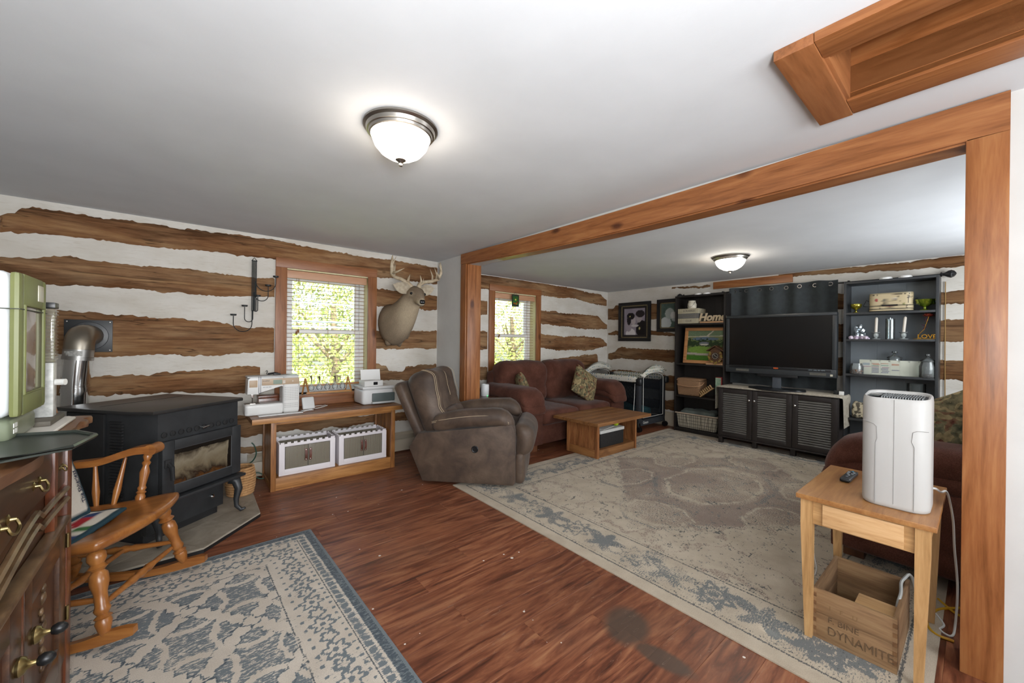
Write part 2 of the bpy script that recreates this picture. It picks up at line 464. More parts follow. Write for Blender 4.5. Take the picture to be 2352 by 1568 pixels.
# ---- log walls
W1 = (.745, 1.568, .745, 1.99)      # window holes in wall_left: x0 x1 z0 z1
W2 = (3.295, 4.122, .745, 1.995)
wl = B()
xs = [XL-.2, W1[0], W1[1], W2[0], W2[1], XB+.2]
for a, b_, hole in ((xs[0], xs[1], 0), (xs[1], xs[2], W1), (xs[2], xs[3], 0), (xs[3], xs[4], W2), (xs[4], xs[5], 0)):
    if not hole: wl.b2(a, b_, YA, YA+.24, -.05, 2.4)
    else: wl.b2(a, b_, YA, YA+.24, -.05, hole[2]).b2(a, b_, YA, YA+.24, hole[3], 2.4)
wall_left = struct(wl.obj('wall_left', m_chink, smooth=0))
wall_far = struct(B().b2(XB, XB+.22, -1.5, YA, -.05, 2.4).obj('wall_far', m_chink, smooth=0))
LOGS_A = [([(-0.987, 2.137), (-0.927, 2.148), (-0.902, 2.195), (-0.846, 2.228), (-0.748, 2.22), (-0.652, 2.223), (-0.523, 2.217), (-0.371, 2.227), (-0.208, 2.232), (-0.035, 2.226), (0.152, 2.237), (0.352, 2.244), (0.512, 2.241), (0.547, 2.244), (0.72, 2.252), (0.841, 2.232), (1.055, 2.226), (1.284, 2.219), (1.531, 2.212), (1.797, 2.224), (2.085, 2.217), (2.365, 2.204), (2.438, 2.199)], [(-0.987, 2.013), (-0.876, 2.023), (-0.78, 2.036), (-0.665, 2.039), (-0.522, 2.043), (-0.369, 2.034), (-0.248, 2.032), (-0.121, 2.035), (0.058, 2.052), (0.251, 2.058), (0.353, 2.048), (0.547, 2.057), (0.548, 2.052), (0.658, 2.05), (1.057, 2.017), (1.65, 1.994), (1.869, 2.012), (2.087, 1.994), (2.441, 1.988)]),
 ([(-1.158, 1.847), (-1.021, 1.835), (-0.949, 1.85), (-0.906, 1.847), (-0.862, 1.853), (-0.779, 1.875), (-0.712, 1.895), (-0.643, 1.9), (-0.579, 1.885), (-0.446, 1.881), (-0.288, 1.88), (-0.12, 1.885), (0.06, 1.89), (0.253, 1.878), (0.461, 1.87), (0.673, 1.875)], [(-1.157, 1.663), (-0.984, 1.662), (-0.797, 1.657), (-0.71, 1.668), (-0.62, 1.677), (-0.482, 1.682), (-0.327, 1.68), (-0.204, 1.675), (-0.136, 1.658), (-0.048, 1.677), (0.062, 1.669), (0.255, 1.66), (0.357, 1.681), (0.517, 1.688), (0.675, 1.69)]),
 ([(1.625, 1.877), (1.801, 1.877), (1.942, 1.87), (2.242, 1.861), (2.443, 1.856)], [(1.628, 1.674), (1.803, 1.68), (2.017, 1.672), (2.244, 1.662), (2.445, 1.669)]),
 ([(-1.156, 1.506), (-0.983, 1.499), (-0.749, 1.499), (-0.661, 1.499), (-0.562, 1.495), (-0.404, 1.482), (-0.285, 1.471), (-0.117, 1.463), (0.063, 1.453), (0.257, 1.443), (0.411, 1.411), (0.678, 1.406)], [(-1.154, 1.174), (-0.981, 1.162), (-0.7, 1.158), (-0.559, 1.137), (-0.44, 1.138), (-0.283, 1.146), (-0.07, 1.143), (0.066, 1.137), (0.259, 1.138), (0.414, 1.161), (0.68, 1.154)]),
 ([(1.619, 1.405), (1.863, 1.421), (2.063, 1.407), (2.438, 1.427)], [(1.621, 1.189), (1.964, 1.187), (2.441, 1.199)]),
 ([(-1.153, 0.998), (-0.792, 0.988), (-0.587, 0.988), (-0.401, 0.989), (-0.281, 0.995), (-0.113, 1.005), (0.067, 1.015), (0.211, 1.015), (0.311, 1.037), (0.415, 1.046), (0.545, 1.036)], [(-1.152, 0.869), (-0.791, 0.852), (-0.586, 0.851), (-0.438, 0.837), (-0.28, 0.832), (-0.112, 0.834), (0.164, 0.815), (0.449, 0.781), (0.549, 0.78)]),
 ([(1.623, 1.03), (1.781, 1.003), (1.795, 0.948), (1.991, 0.93), (2.007, 0.977), (2.172, 1.001), (2.437, 1.009)], [(1.625, 0.837), (1.773, 0.838), (2.07, 0.812), (2.44, 0.801)]),
 ([(0.173, 0.595), (0.431, 0.573), (0.63, 0.542), (0.85, 0.529), (1.088, 0.498), (1.436, 0.467), (1.683, 0.449), (1.928, 0.452), (2.146, 0.449)], [(0.174, 0.39), (0.433, 0.382), (0.582, 0.392), (0.747, 0.386), (0.852, 0.401), (1.008, 0.349), (1.173, 0.371), (1.347, 0.352), (1.684, 0.381), (1.929, 0.351), (2.147, 0.324)]),
 ([(0.175, 0.337), (0.427, 0.299), (0.59, 0.281), (0.853, 0.26), (1.26, 0.241)], [(0.175, 0.261), (0.428, 0.231), (0.591, 0.227), (0.853, 0.208), (1.261, 0.177)])]
LOGS_A2 = [([(2.946, 2.247), (3.055, 2.241), (3.223, 2.236), (3.56, 2.232), (3.993, 2.223), (4.471, 2.196), (4.864, 2.195), (5.289, 2.164), (5.688, 2.16), (5.786, 2.088), (5.868, 2.064)], [(2.949, 1.998), (3.058, 2.001), (3.188, 2.003), (3.564, 1.993), (4.217, 2.008), (4.68, 2.001), (4.977, 2.024), (5.234, 1.988), (5.535, 1.961), (5.854, 1.953)]),
 ([(2.951, 1.85), (3.06, 1.847), (3.19, 1.85)], [(2.954, 1.643), (3.063, 1.645), (3.193, 1.655)]),
 ([(4.197, 1.775), (4.554, 1.787), (4.606, 1.767), (5.093, 1.775), (5.632, 1.765), (5.729, 1.686), (5.876, 1.621)], [(4.201, 1.578), (4.558, 1.547), (4.875, 1.54), (5.127, 1.514), (5.543, 1.521), (5.888, 1.535)]),
 ([(2.957, 1.435), (3.066, 1.43), (3.196, 1.433)], [(2.961, 1.167), (3.069, 1.169), (3.2, 1.173)]),
 ([(4.203, 1.424), (4.612, 1.388), (4.905, 1.393), (5.303, 1.404), (5.703, 1.377), (5.913, 1.269)], [(4.207, 1.202), (4.59, 1.156), (4.992, 1.154), (5.337, 1.142), (5.612, 1.179), (5.917, 1.232)]),
 ([(2.964, 0.937), (3.073, 0.94), (3.203, 0.939)], [(2.966, 0.765), (3.075, 0.762), (3.206, 0.76)]),
 ([(4.491, 1.025), (4.966, 1.061), (5.279, 1.085), (5.613, 1.09), (5.632, 0.932), (5.857, 0.916), (5.922, 0.965)], [(4.493, 0.892), (4.969, 0.857), (5.284, 0.837), (5.619, 0.814), (5.928, 0.803)])]
LOGS_B = [([(4.358, 1.912), (4.318, 1.909), (4.226, 1.91), (4.187, 1.962), (4.111, 1.968), (3.816, 1.965), (3.484, 1.95), (3.055, 1.917), (2.862, 1.905)], [(4.355, 1.7), (4.315, 1.699), (4.107, 1.692), (3.48, 1.681), (3.052, 1.666), (2.859, 1.659)]),
 ([(4.338, 1.467), (4.312, 1.472), (4.207, 1.499), (4.092, 1.508), (3.478, 1.5), (3.337, 1.488), (3.089, 1.447), (2.856, 1.44)], [(4.338, 1.434), (4.311, 1.434), (4.091, 1.427), (3.477, 1.43), (3.305, 1.414), (3.089, 1.404), (2.855, 1.394)]),
 ([(4.333, 1.09), (4.306, 1.102), (4.189, 1.122), (4.126, 1.2), (4.025, 1.223), (3.938, 1.204), (3.574, 1.201), (3.302, 1.197), (3.086, 1.183), (2.853, 1.18)], [(4.331, 0.985), (4.305, 0.986), (4.174, 0.997), (4.047, 1.019), (3.803, 1.008), (3.461, 1.008), (3.247, 0.998), (3.084, 0.991), (2.851, 0.994)]),
 ([(4.329, 0.786), (4.057, 0.819), (3.921, 0.823), (3.569, 0.805), (3.172, 0.783), (2.848, 0.798)], [(4.325, 0.564), (4.053, 0.546), (3.917, 0.537), (3.566, 0.54), (3.169, 0.541), (2.845, 0.547)]),
 ([(4.014, 0.341), (3.173, 0.395), (3.081, 0.411), (2.835, 0.437)], [(4.012, 0.205), (3.171, 0.241), (3.079, 0.241), (2.833, 0.259)]),
 ([(3.138, 2.174), (2.865, 2.164), (2.548, 2.152)], [(3.138, 2.16), (2.864, 2.136), (2.547, 2.115)]),
 ([(1.689, 2.273), (1.188, 2.206), (0.816, 2.197), (0.486, 2.19), (0.101, 2.206), (-0.233, 2.218)], [(1.688, 2.165), (1.188, 2.145), (0.934, 2.121), (0.815, 2.13), (0.591, 2.108), (0.465, 2.11), (0.1, 2.085), (-0.234, 2.09)]),
 ([(1.462, 1.927), (1.094, 1.909), (1.033, 1.903), (0.589, 1.876), (0.255, 1.846), (0.189, 1.854), (0.116, 1.861), (-0.235, 1.873)], [(1.46, 1.718), (1.092, 1.707), (1.031, 1.704), (0.587, 1.718), (0.254, 1.726), (0.115, 1.724), (-0.236, 1.72)]),
 ([(1.458, 1.544), (1.091, 1.543), (1.03, 1.542), (0.586, 1.56), (0.252, 1.568), (0.114, 1.569), (-0.238, 1.573)], [(1.456, 1.336), (1.089, 1.339), (1.028, 1.339), (0.584, 1.335), (0.251, 1.338), (0.112, 1.347), (-0.239, 1.337)]),
 ([(1.454, 1.136), (1.087, 1.15), (1.026, 1.153), (0.582, 1.155), (0.249, 1.16), (0.111, 1.168), (-0.241, 1.158)], [(1.451, 0.919), (1.085, 0.938), (1.024, 0.942), (0.58, 0.946), (0.247, 0.958), (0.109, 0.949), (-0.242, 0.942)]),
 ([(1.449, 0.711), (1.022, 0.74), (0.579, 0.766), (0.246, 0.789), (0.107, 0.792), (-0.244, 0.801)], [(1.447, 0.451), (1.02, 0.498), (0.577, 0.504), (0.243, 0.487), (0.105, 0.498), (-0.246, 0.509)])]
def interp(P, x):
    for (a, za), (b_, zb) in zip(P, P[1:]):
        if a <= x <= b_: return za+(zb-za)*((x-a)/(b_-a) if b_ > a else 0)
    return P[0][1] if x < P[0][0] else P[-1][1]
def log(parent, top, bot, on, m, seed, lo=None, hi=None, cap=9):
    top = sorted(top); bot = sorted(bot)
    x0 = max(min(top[0][0], bot[0][0]), lo if lo is not None else -99); x1 = min(max(top[-1][0], bot[-1][0]), hi if hi is not None else 99)
    n = max(6, int((x1-x0)/.016)); rows = [0, .06, .3, .5, .72, .94, 1]; dep = [-.004, .009, .013, .012, .013, .009, -.004]
    pts = []
    for i in range(n+1):
        x = x0+(x1-x0)*i/n
        j = lambda s_, f, a: noise.noise(Vector((x*f, s_, seed)))*a
        zt = min(interp(top, x)+j(0, 9, .012)+j(0, 26, .011)+j(5, 60, .008), cap); zb = interp(bot, x)+j(9, 9, .012)+j(9, 26, .011)+j(3, 60, .008)
        for r, d in zip(rows, dep):
            z = zb+(zt-zb)*r; dd = d+noise.noise(Vector((x*3, z*9, seed)))*.006+noise.noise(Vector((x*14, z*30, seed)))*.003
            if i in (0, n): dd = min(dd, .002)
            pts.append((x, YA-dd, z) if on == 'A' else (XB-dd, x, z))
    q = len(rows); fs = [(i*q+k, (i+1)*q+k, (i+1)*q+k+1, i*q+k+1) for i in range(n) for k in range(q-1)]
    b_ = B(); b_.faces(pts, fs); o = b_.obj('log', m, parent, smooth=60)
    return o
for i, (t_, b_) in enumerate(LOGS_A):
    if i in (1, 3): log(wall_left, t_, b_, 'A', m_logA, i*3.1, -1.19, .66)
    else: log(wall_left, t_, b_, 'A', m_logA, i*3.1, -1.19, XP-.005, ZC-.01)
for i, (t_, b_) in enumerate(LOGS_A2):
    if t_[0][0] < 3.0:
        t_ = [(2.6, t_[0][1])]+t_; b_ = [(2.6, b_[0][1])]+b_
    log(wall_left, t_, b_, 'A', m_logA, 50+i*3.1, 2.585, XB-.012, ZC2-.004)
for i, (t_, b_) in enumerate(LOGS_B): log(wall_far, t_, b_, 'B', m_logB, 90+i*3.1, -.9, YA-.012, ZC2-.004)
# other walls of the rooms
struct(B().b2(XL-.2, XL, YR-.2, YA, -.05, 2.4).obj('wall_side', m_plaster, smooth=0))
rw = B().b2(XL, XP+.2, YR-.2, YR, -.05, 2.4)
struct(rw.obj('wall_rear', m_plaster, smooth=0))
struct(B().b2(XP+.15, XB, -1.5, -.95, -.05, 2.4).obj('wall_right', m_plaster, smooth=0))
pw = B(); pw.b2(XP, XP+.15, 3.70, YA, 0, 2.4).b2(XP, XP+.15, YR, -.02, 0, 2.4).b2(XP, XP+.15, -.02, 3.70, 2.15, 2.4)
struct(pw.obj('wall_partition', m_plaster, smooth=0))
# ---- pine casing of the wide opening; the old header board sags in the middle
def sag(y): s = (y+.065)/3.80; return -.038*math.sin(PI*max(0, min(1, s)))
def bar_y(x0, x1, y0, y1, z0, z1, n=24, z0f=None):
    b_ = B(); rings = []
    for i in range(n+1):
        y = y0+(y1-y0)*i/n; s = sag(y); a = z0(y) if callable(z0) else z0; c = z1(y) if callable(z1) else z1
        rings.append([(x0, y, a), (x1, y, a), (x1, y, c), (x0, y, c)])
    return b_.loft(rings)
hb = lambda y: 2.122+(2.158-2.122)*(y/3.7)+sag(y)
struct(bar_y(XP-.03, XP-.001, -.065, 3.78, hb, lambda y: min(ZC-.003, ZC-.003+sag(y)*.6)).obj('trim_1', m_pine, smooth=30))
struct(bar_y(XP-.012, XP+.165, .02, 3.70, lambda y: hb(y)+.012, lambda y: hb(y)+.028).obj('trim_2', m_pine, smooth=30))
struct(bar_y(XP-.016, XP-.004, .035, 3.685, lambda y: hb(y)-.008, lambda y: hb(y)+.012).obj('trim_3', m_pine, smooth=30))
struct(B().b2(XP-.03, XP-.001, 3.675, 3.78, 0, 2.155, .003).obj('trim_4', m_pinez))       # left casing
struct(B().b2(XP-.015, XP+.165, 3.655, 3.70, 0, 2.165, .003).obj('trim_5', m_pinez))      # left jamb
struct(B().b2(XP-.03, XP-.001, -.065, .045, 0, 2.125, .003).obj('trim_6', m_pinez))       # right casing
struct(B().b2(XP-.015, XP+.165, -.02, .035, 0, 2.135, .003).obj('trim_7', m_pinez))       # right jamb
# ---- ceiling hatch: boxed pine frame with a boarded recess
hz = ZC-.035
hatch = thing('ceiling_hatch', 'boxed pine frame around a recessed hatch in the ceiling', 'hatch', (1.80, -.1, ZC))
def hb_(name, x0, x1, y0, y1, z0, z1, m, bev=.003): return B().at(TR(-1.80, .1, -ZC)).b2(x0, x1, y0, y1, z0, z1, bev).obj(name, m, hatch)
hb_('frame_board', 1.50, 2.09, .343, .452, hz, ZC, m_pinex)
hb_('frame_board', 1.50, 1.605, HY0-.1, .342, hz+.004, ZC, m_pine)
hb_('frame_board', 1.965, 2.09, HY0-.1, .342, hz+.004, ZC, m_pine)
hb_('lining_board', HX0-.026, HX0, HY0, HY1+.01, hz+.012, ZC+.3, m_pine)
hb_('lining_board', HX1, HX1+.026, HY0, HY1+.01, hz+.012, ZC+.3, m_pine)
hb_('lining_board', HX0, HX1, HY1-.004, HY1+.02, hz+.012, ZC+.3, m_pinex)
hb_('lining_board', HX0, HX1, HY0-.02, HY0, hz+.012, ZC+.3, m_pinex)
hb_('stop_moulding', HX0, HX0+.02, HY0, HY1-.004, hz+.02, hz+.045, m_pine)
hb_('panel_board', HX0, HX1, HY0, HY1-.004, ZC+.27, ZC+.3, m_pine)
# ---- pine board high on the far wall
struct(B().b2(XB-.03, XB-.002, 1.53, 2.495, 2.085, 2.185, .003).obj('trim_8', m_pine))
# ---- windows
m_vinyl = M('white_vinyl', 'e6e8e8', rough=.35)
m_jamb = M('window_reveal', 'd8cfa8', 'cfc596', 6, rough=.6)
m_pane = glassy('window_glass', 'f4f8f6')
m_slat = wood('blind_slat', 'a8744a', 'c08a5c', 'cf9d70', 0, 1, .4, bump=.05)
m_val = M('blind_valance', 'b98a68', 'c09474', 5, (1, 1, 6), rough=.45)
def window(n, W, cz0, label_blind, slat_bottom):
    x0, x1, z0, z1 = W; c = .097
    wn = struct(bpy.data.objects.new('window_%d' % n, None)); COL.objects.link(wn); wn.location = ((x0+x1)/2, YA, z0)
    T = TR(-(x0+x1)/2, -YA, -z0)
    def P(name, m, *bx, bev=.002):
        b_ = B().at(T)
        for q in bx: b_.b2(*q, bev)
        return b_.obj(name, m, wn)
    yo = YA-.022
    P('casing', m_pinecz, (x0-c+.018, x0+.018, yo, YA, cz0, z1))
    P('casing', m_pinecz, (x1-.018, x1+c-.018, yo, YA, cz0, z1))
    P('casing', m_pinex, (x0-c+.018, x1+c-.018, yo-.003, YA, z1, z1+.09))
    P('reveal', m_jamb, (x0, x0+.012, YA, YA+.2, z0+.02, z1), (x1-.012, x1, YA, YA+.2, z0+.02, z1), (x0+.012, x1-.012, YA, YA+.2, z1-.012, z1), bev=0)
    P('sill', m_pinex, (x0-.02, x1+.02, YA-.09, YA+.2, z0-.03, z0+.0))
    P('apron', m_pinex, (x0-.02, x1+.02, YA-.028, YA, z0-.17, z0-.03))
    ya = YA+.13; zm = 1.375
    f = .045
    P('frame', m_vinyl, (x0+.012, x0+.012+f, ya, ya+.08, z0, z1-.012), (x1-.012-f, x1-.012, ya, ya+.08, z0, z1-.012), (x0+.012, x1-.012, ya, ya+.08, z1-.012-f, z1-.012), (x0+.012, x1-.012, ya, ya+.08, z0, z0+.03))
    a0, a1 = x0+.057, x1-.057
    for (za, zb, yy) in ((zm-.02, z1-.057, ya+.045), (z0+.03, zm+.025, ya+.012)):
        g = .042
        s = P('sash', m_vinyl, (a0, a0+g, yy, yy+.03, za, zb), (a1-g, a1, yy, yy+.03, za, zb), (a0+g, a1-g, yy, yy+.03, za, za+g), (a0+g, a1-g, yy, yy+.03, zb-g, zb))
        p = B().at(T).b2(a0+g, a1-g, yy+.012, yy+.016, za+g, zb-g).obj('pane', m_pane, s, smooth=0)
    # blind with every slat its own part
    bl = thing('window_blind', label_blind, 'blind', ((x0+x1)/2, YA+.045, z1-.015))
    w2 = (x1-x0)/2-.03
    B().b2(-w2-.008, w2+.008, -.03, -.018, -.075, 0, .003).b2(-w2, w2, -.018, .03, -.05, 0).obj('valance', m_val, bl)
    zt = -.095; nsl = int((z1-.015-slat_bottom-.095)/.0405); s0 = None
    for i in range(nsl+1):
        z = zt-.0405*i
        if s0 is None:
            b_ = B(); b_.grid(lambda u, v: (-w2+2*w2*u, -.012+.024*v, .0025*(1-(2*v-1)**2)), 1, 3); b_.grid(lambda u, v: (-w2+2*w2*u, -.012+.024*v, -.002+.0025*(1-(2*v-1)**2)), 1, 3, True)
            s0 = b_.obj('slat', m_slat, bl, smooth=180); s0.location = (0, 0, z)
        else: inst(s0, loc=(0, 0, z))
    B().b2(-w2, w2, -.025, .025, zt-.0405*(nsl+1)-.012, zt-.0405*(nsl+1)+.006, .003).obj('bottom_rail', m_slat, bl)
    cd = B()
    for xx in (-w2*.72, 0, w2*.72):
        for yy in (-.014, .014): cd.tube([(xx, yy, -.05), (xx, yy, zt-.0405*(nsl+1))], .0012, 4)
    cd.obj('ladder_cord', M('blind_cord', 'b09468', rough=.8), bl)
    pc = B()
    for xx in (-w2+.075, -w2+.09): pc.tube([(xx, -.033, -.07), (xx+.003, -.034, -.62+.02*(xx > -w2+.08))], .0015, 5).lathe([(.003, 0), (.008, -.012), (.009, -.03), (.006, -.034)], 8, (xx+.003, -.034, -.60+.02*(xx > -w2+.08)))
    pc.obj('pull_cord', M('blind_tassel', '8a5a30', rough=.5), bl)
    return wn
window(1, W1, .745, 'wooden slat blind in the window beside the mounted deer head', .865)
window(2, W2, .745, 'wooden slat blind in the window behind the maroon sofa under it', .865)
# ================================================================== rugs
def vnoise(x, y, seed=0):
    xi, yi = np.floor(x).astype(int), np.floor(y).astype(int); fx, fy = x-xi, y-yi
    fx = fx*fx*(3-2*fx); fy = fy*fy*(3-2*fy)
    def h(a, b_): n = (a*374761393+b_*668265263+seed*974711) & 0x7fffffff; n = ((n ^ (n >> 13))*1274126177) & 0x7fffffff; return ((n ^ (n >> 16)) & 0xffff)/65535
    return (h(xi, yi)*(1-fx)+h(xi+1, yi)*fx)*(1-fy)+(h(xi, yi+1)*(1-fx)+h(xi+1, yi+1)*fx)*fy
def fbm(x, y, seed=0, o=4):
    t, a, s = 0, .5, 0
    for i in range(o): t = t+a*vnoise(x*2**i, y*2**i, seed+i*17); s += a; a *= .55
    return t/s
def lerp(a, b_, t): return a+(b_-a)*t[:, None]
def sm(e0, e1, x): t = np.clip((x-e0)/(e1-e0), 0, 1); return t*t*(3-2*t)
def rug(name, label, W, Hh, cell, loc, rz, m, fn):
    nx, ny = int(W/cell), int(Hh/cell); th = .006
    def P(u, v):
        x, y = (u-.5)*W, (v-.5)*Hh
        return (x, y, th+.0012*noise.noise(Vector((x*3, y*3, 1))))
    b_ = B(); b_.grid(P, nx, ny)
    r = [(-W/2, -Hh/2), (W/2, -Hh/2), (W/2, Hh/2), (-W/2, Hh/2)]
    b_.faces([(x, y, z) for z in (0, th) for x, y in r], [(i, (i+1) % 4, 4+(i+1) % 4, 4+i) for i in range(4)])
    o = b_.obj(name, m, smooth=40, recalc=False); o.location = loc; o.rotation_euler = (0, 0, rz)
    dye(o, fn); return tag(o, label, 'rug')
# the dye layer stores how much of each yarn colour a spot carries (blue, dark, third colour); the pile breaks it up
def rug_mat(name, base_a, base_b, blue, dark, third, sx, sy, amp=2.2):
    t = NT(name); d = t.n('SeparateColor', Color=t.n('VertexColor', _layer_name='dye').outputs[0])
    v = t.coords(scale=(sx, sy, 1)); n1 = t.noise(v, 1.0, 6, .68, .25); n2 = t.noise(t.coords(), 7, 4); n3 = t.noise(v, 3.1, 3, .6)
    nn = t.math('ADD', t.math('MULTIPLY', n1, .75), t.math('MULTIPLY', n3, .25))
    c = t.ramp(n2, [(.35, base_a), (.65, base_b)])
    def lay(c, ch, col, w_=.14, a=.95):
        f = t.math('SUBTRACT', ch, t.math('MULTIPLY_ADD', nn, amp, .5-amp*.5))          # yarn left where the amount beats the wear
        return t.mix(t.ramp(f, [(.5-w_*.5-.45, (0, 0, 0, 1)), (.5+w_*.5-.45, (a, a, a, 1))]), c, lin(col))
    c = lay(c, d.outputs[2], third, .34, .68); c = lay(c, d.outputs[0], blue); c = lay(c, d.outputs[1], dark, .12, .9)
    fz = t.noise(t.coords(), 330, 2); c = t.mix(1.0, c, t.ramp(fz, [(.3, (.74,)*3+(1,)), (.7, (1, 1, 1, 1))]), 'MULTIPLY')
    t.set(Base__Color=c, Roughness=.95, Specular__IOR__Level=.15, Sheen__Weight=.1); t.bump(fz, .3, .004); return t.m
def rug1(x, y, z):
    W, Hh = 1.62, 2.2
    e = np.minimum(W/2-np.abs(x), Hh/2-np.abs(y)); n3 = fbm(x*14, y*14, 21); big = fbm(x*2.2, y*2.6, 5)
    p = .42; wob = (n3-.5)*.045; A, C_ = x+y*.8+wob, x-y*.8+wob+.1
    a = np.abs((A % p)-p/2); c = np.abs((C_ % p)-p/2)
    leaf = .020+.020*np.abs(np.sin(C_*42)); leaf2 = .020+.020*np.abs(np.sin(A*42))
    tre = np.maximum(1-sm(leaf-.004, leaf+.004, a), 1-sm(leaf2-.004, leaf2+.004, c))
    out = np.maximum(1-sm(.004, .009, np.abs(a-leaf-.008)), 1-sm(.004, .009, np.abs(c-leaf2-.008)))
    star = np.hypot((A % p)-p/2, (C_ % p)-p/2)
    blue = .60+.30*(big-.5)*2; blue = np.where(tre > .5, .08, blue); blue = np.maximum(blue, out*.85)
    core = np.hypot((A % p)-p*.02-.0, (C_ % p)-p*.02); blue = np.where((star > .17) & (star < .20) & (tre < .5), .12, blue)
    dark = out*.5+.12*big
    bb = (e < .31); sx = np.where(W/2-np.abs(x) < Hh/2-np.abs(y), y, x)
    q1 = (sx % .19)-.095; th = np.arctan2(e-.195, q1); r1 = np.hypot(q1, e-.195)
    f1 = 1-sm(.005, .010, np.abs(r1-.042-.012*np.sin(6*th))); f1 = np.maximum(f1, 1-sm(.010, .016, r1))
    q2 = ((sx+.095) % .19)-.095; r2_ = np.hypot(q2, e-.195); t2 = np.arctan2(e-.195, q2); f2 = (1-sm(.004, .009, np.abs(r2_-.02-.016*np.abs(np.sin(2.5*t2)))))
    q3 = (sx % .063)-.0315; f3 = 1-sm(.006, .012, np.hypot(q3, (e-.265)*1.3)); f4 = 1-sm(.005, .010, np.hypot(((sx+.03) % .047)-.0235, (e-.125)))
    bl = np.maximum.reduce([f1, f2, f3*.9, f4*.9])*.85+.16+.34*np.clip(fbm(x*5, y*5, 33)-.45, 0, 1)*2
    bl = np.where(e < .10, .42+.5*np.abs(np.sin(sx*70))*(np.abs(e-.08) < .016), bl)
    blue = np.where(bb, bl, blue); dark = np.where(bb, .0, dark)
    for q in (.105, .305): dark = np.maximum(dark, (1-sm(.0025, .006, np.abs(e-q+(n3-.5)*.006)))*.8)
    ed = sm(.058, .046, e+(n3-.5)*.01); blue = np.maximum(blue*(1-ed), ed*.95); dark = np.maximum(dark*(1-ed), ed*(.62))
    lt = sm(.012, .008, e); return np.stack([np.maximum(blue, lt), dark*(1-lt), lt*0], 1)
def rug2(x, y, z):
    W, Hh = 3.78, 2.92
    e = np.minimum(W/2-np.abs(x), Hh/2-np.abs(y)); ex, ey = np.abs(x), np.abs(y); n3 = fbm(x*10, y*10, 31); big = fbm(x*1.5, y*1.9, 77); mid = fbm(x*4, y*4, 41)
    blue = np.full(len(x), .06)+.16*np.clip(mid-.5, 0, 1)*2; dark = np.full(len(x), .02)+.25*np.clip(mid-.58, 0, 1)*2; third = np.full(len(x), .05)
    step = (np.round(y*9)/9)*.35+y*.65; d = ex/1.35+np.abs(step)/1.06
    inn = sm(1.02, .96, d); third = np.maximum(third, inn*(.50+.62*big)*(.62+.75*mid)); blue = np.maximum(blue, inn*.25*mid)
    worn = np.clip((fbm(x*2.3, y*2.3, 91)-.30)*2.4, 0, 1); xw, yw = x+(n3-.5)*.05, y+(fbm(x*9, y*9, 14)-.5)*.05
    def octo(cx, cy, rx, ry, w_):
        q = np.maximum(np.maximum(np.abs(xw-cx)/rx, np.abs(yw-cy)/ry), (np.abs(xw-cx)/rx+np.abs(yw-cy)/ry)*.70); return 1-sm(w_*.3, w_, np.abs(q-1)), q
    for cx, cy, rx, ry in ((0, 0, .66, .42), (-.42, .60, .34, .20), (.42, .60, .34, .20), (-.42, -.60, .34, .20), (.42, -.60, .34, .20), (-.98, .0, .24, .28), (.98, .0, .24, .28)):
        l, q = octo(cx, cy, rx, ry, .10); third = np.where(q < .9, third*.82, third); blue = np.maximum(blue, l*.60*worn); dark = np.maximum(dark, l*.30*worn)
        l2, q2 = octo(cx, cy, rx*.8, ry*.8, .06); blue = np.where(l2 > .5, blue*.4, blue); third = np.where(l2 > .5, third*.5, third)
        th = np.arctan2((y-cy)/ry, (x-cx)/rx); r_ = np.hypot((x-cx)/rx, (y-cy)/ry); fl = 1-sm(.05, .1, np.abs(r_-.42-.12*np.sin(6*th))); blue = np.maximum(blue, fl*.48*worn); dark = np.maximum(dark, (1-sm(.03, .07, np.abs(r_-.2)))*.42*worn)
    dark = np.maximum(dark, (1-sm(.012, .03, np.abs(d-1.0)))*.42)
    # scattered sprigs in the pale field
    for k, (gx, gy) in enumerate(((.53, .47), (.61, .37))):
        u, v = ((x+k*.2) % gx)-gx/2, ((y+k*.13) % gy)-gy/2; th = np.arctan2(v, u); r_ = np.hypot(u, v)
        dark = np.maximum(dark, (1-sm(.006, .014, np.abs(r_-.05-.03*np.sin(5*th+k))))*(.52-.3*inn)); dark = np.maximum(dark, (1-sm(.004, .010, np.abs(u-.05*np.sin(v*20))))*(np.abs(v) < .13)*(.40-.25*inn))
    fa, fb_, fc_ = fbm(x*5, y*5, 151), fbm(x*8, y*8, 163), fbm(x*3.2, y*3.2, 177)
    dark = np.maximum(dark, (1-sm(.004, .014, np.abs(fa-.5)))*.74); blue = np.maximum(blue, (1-sm(.008, .022, np.abs(fb_-.5)))*(.55+.15*inn)); dark = np.maximum(dark, (1-sm(.003, .010, np.abs(fb_-.56)))*.66); third = np.maximum(third, (1-sm(.02, .05, np.abs(fc_-.5)))*.62)
    # border band with blossoms
    sx = np.where(W/2-ex < Hh/2-ey, y, x); band = (e > .10) & (e < .405)
    q1 = (sx % .46)-.23; th = np.arctan2(e-.25, q1); r1 = np.hypot(q1, e-.25); f1 = np.maximum(1-sm(.010, .02, np.abs(r1-.085-.022*np.sin(8*th))), 1-sm(.02, .035, r1)); f1 = np.maximum(f1, 1-sm(.006, .012, np.abs(r1-.055)))
    q2 = ((sx+.23) % .46)-.23; r2_ = np.hypot(q2*.8, e-.25); t2 = np.arctan2(e-.25, q2); f2 = 1-sm(.0, .03, r2_-.07-.035*np.sin(5*t2)); vine = 1-sm(.010, .018, np.abs(e-.25-.07*np.sin(sx*13.66)))
    bl = np.maximum.reduce([f1*.5, f2*(.30+.35*mid), vine*.45])*(.45+.6*worn)+.20+1.1*np.clip(fbm(x*7, y*7, 61)-.45, 0, 1)
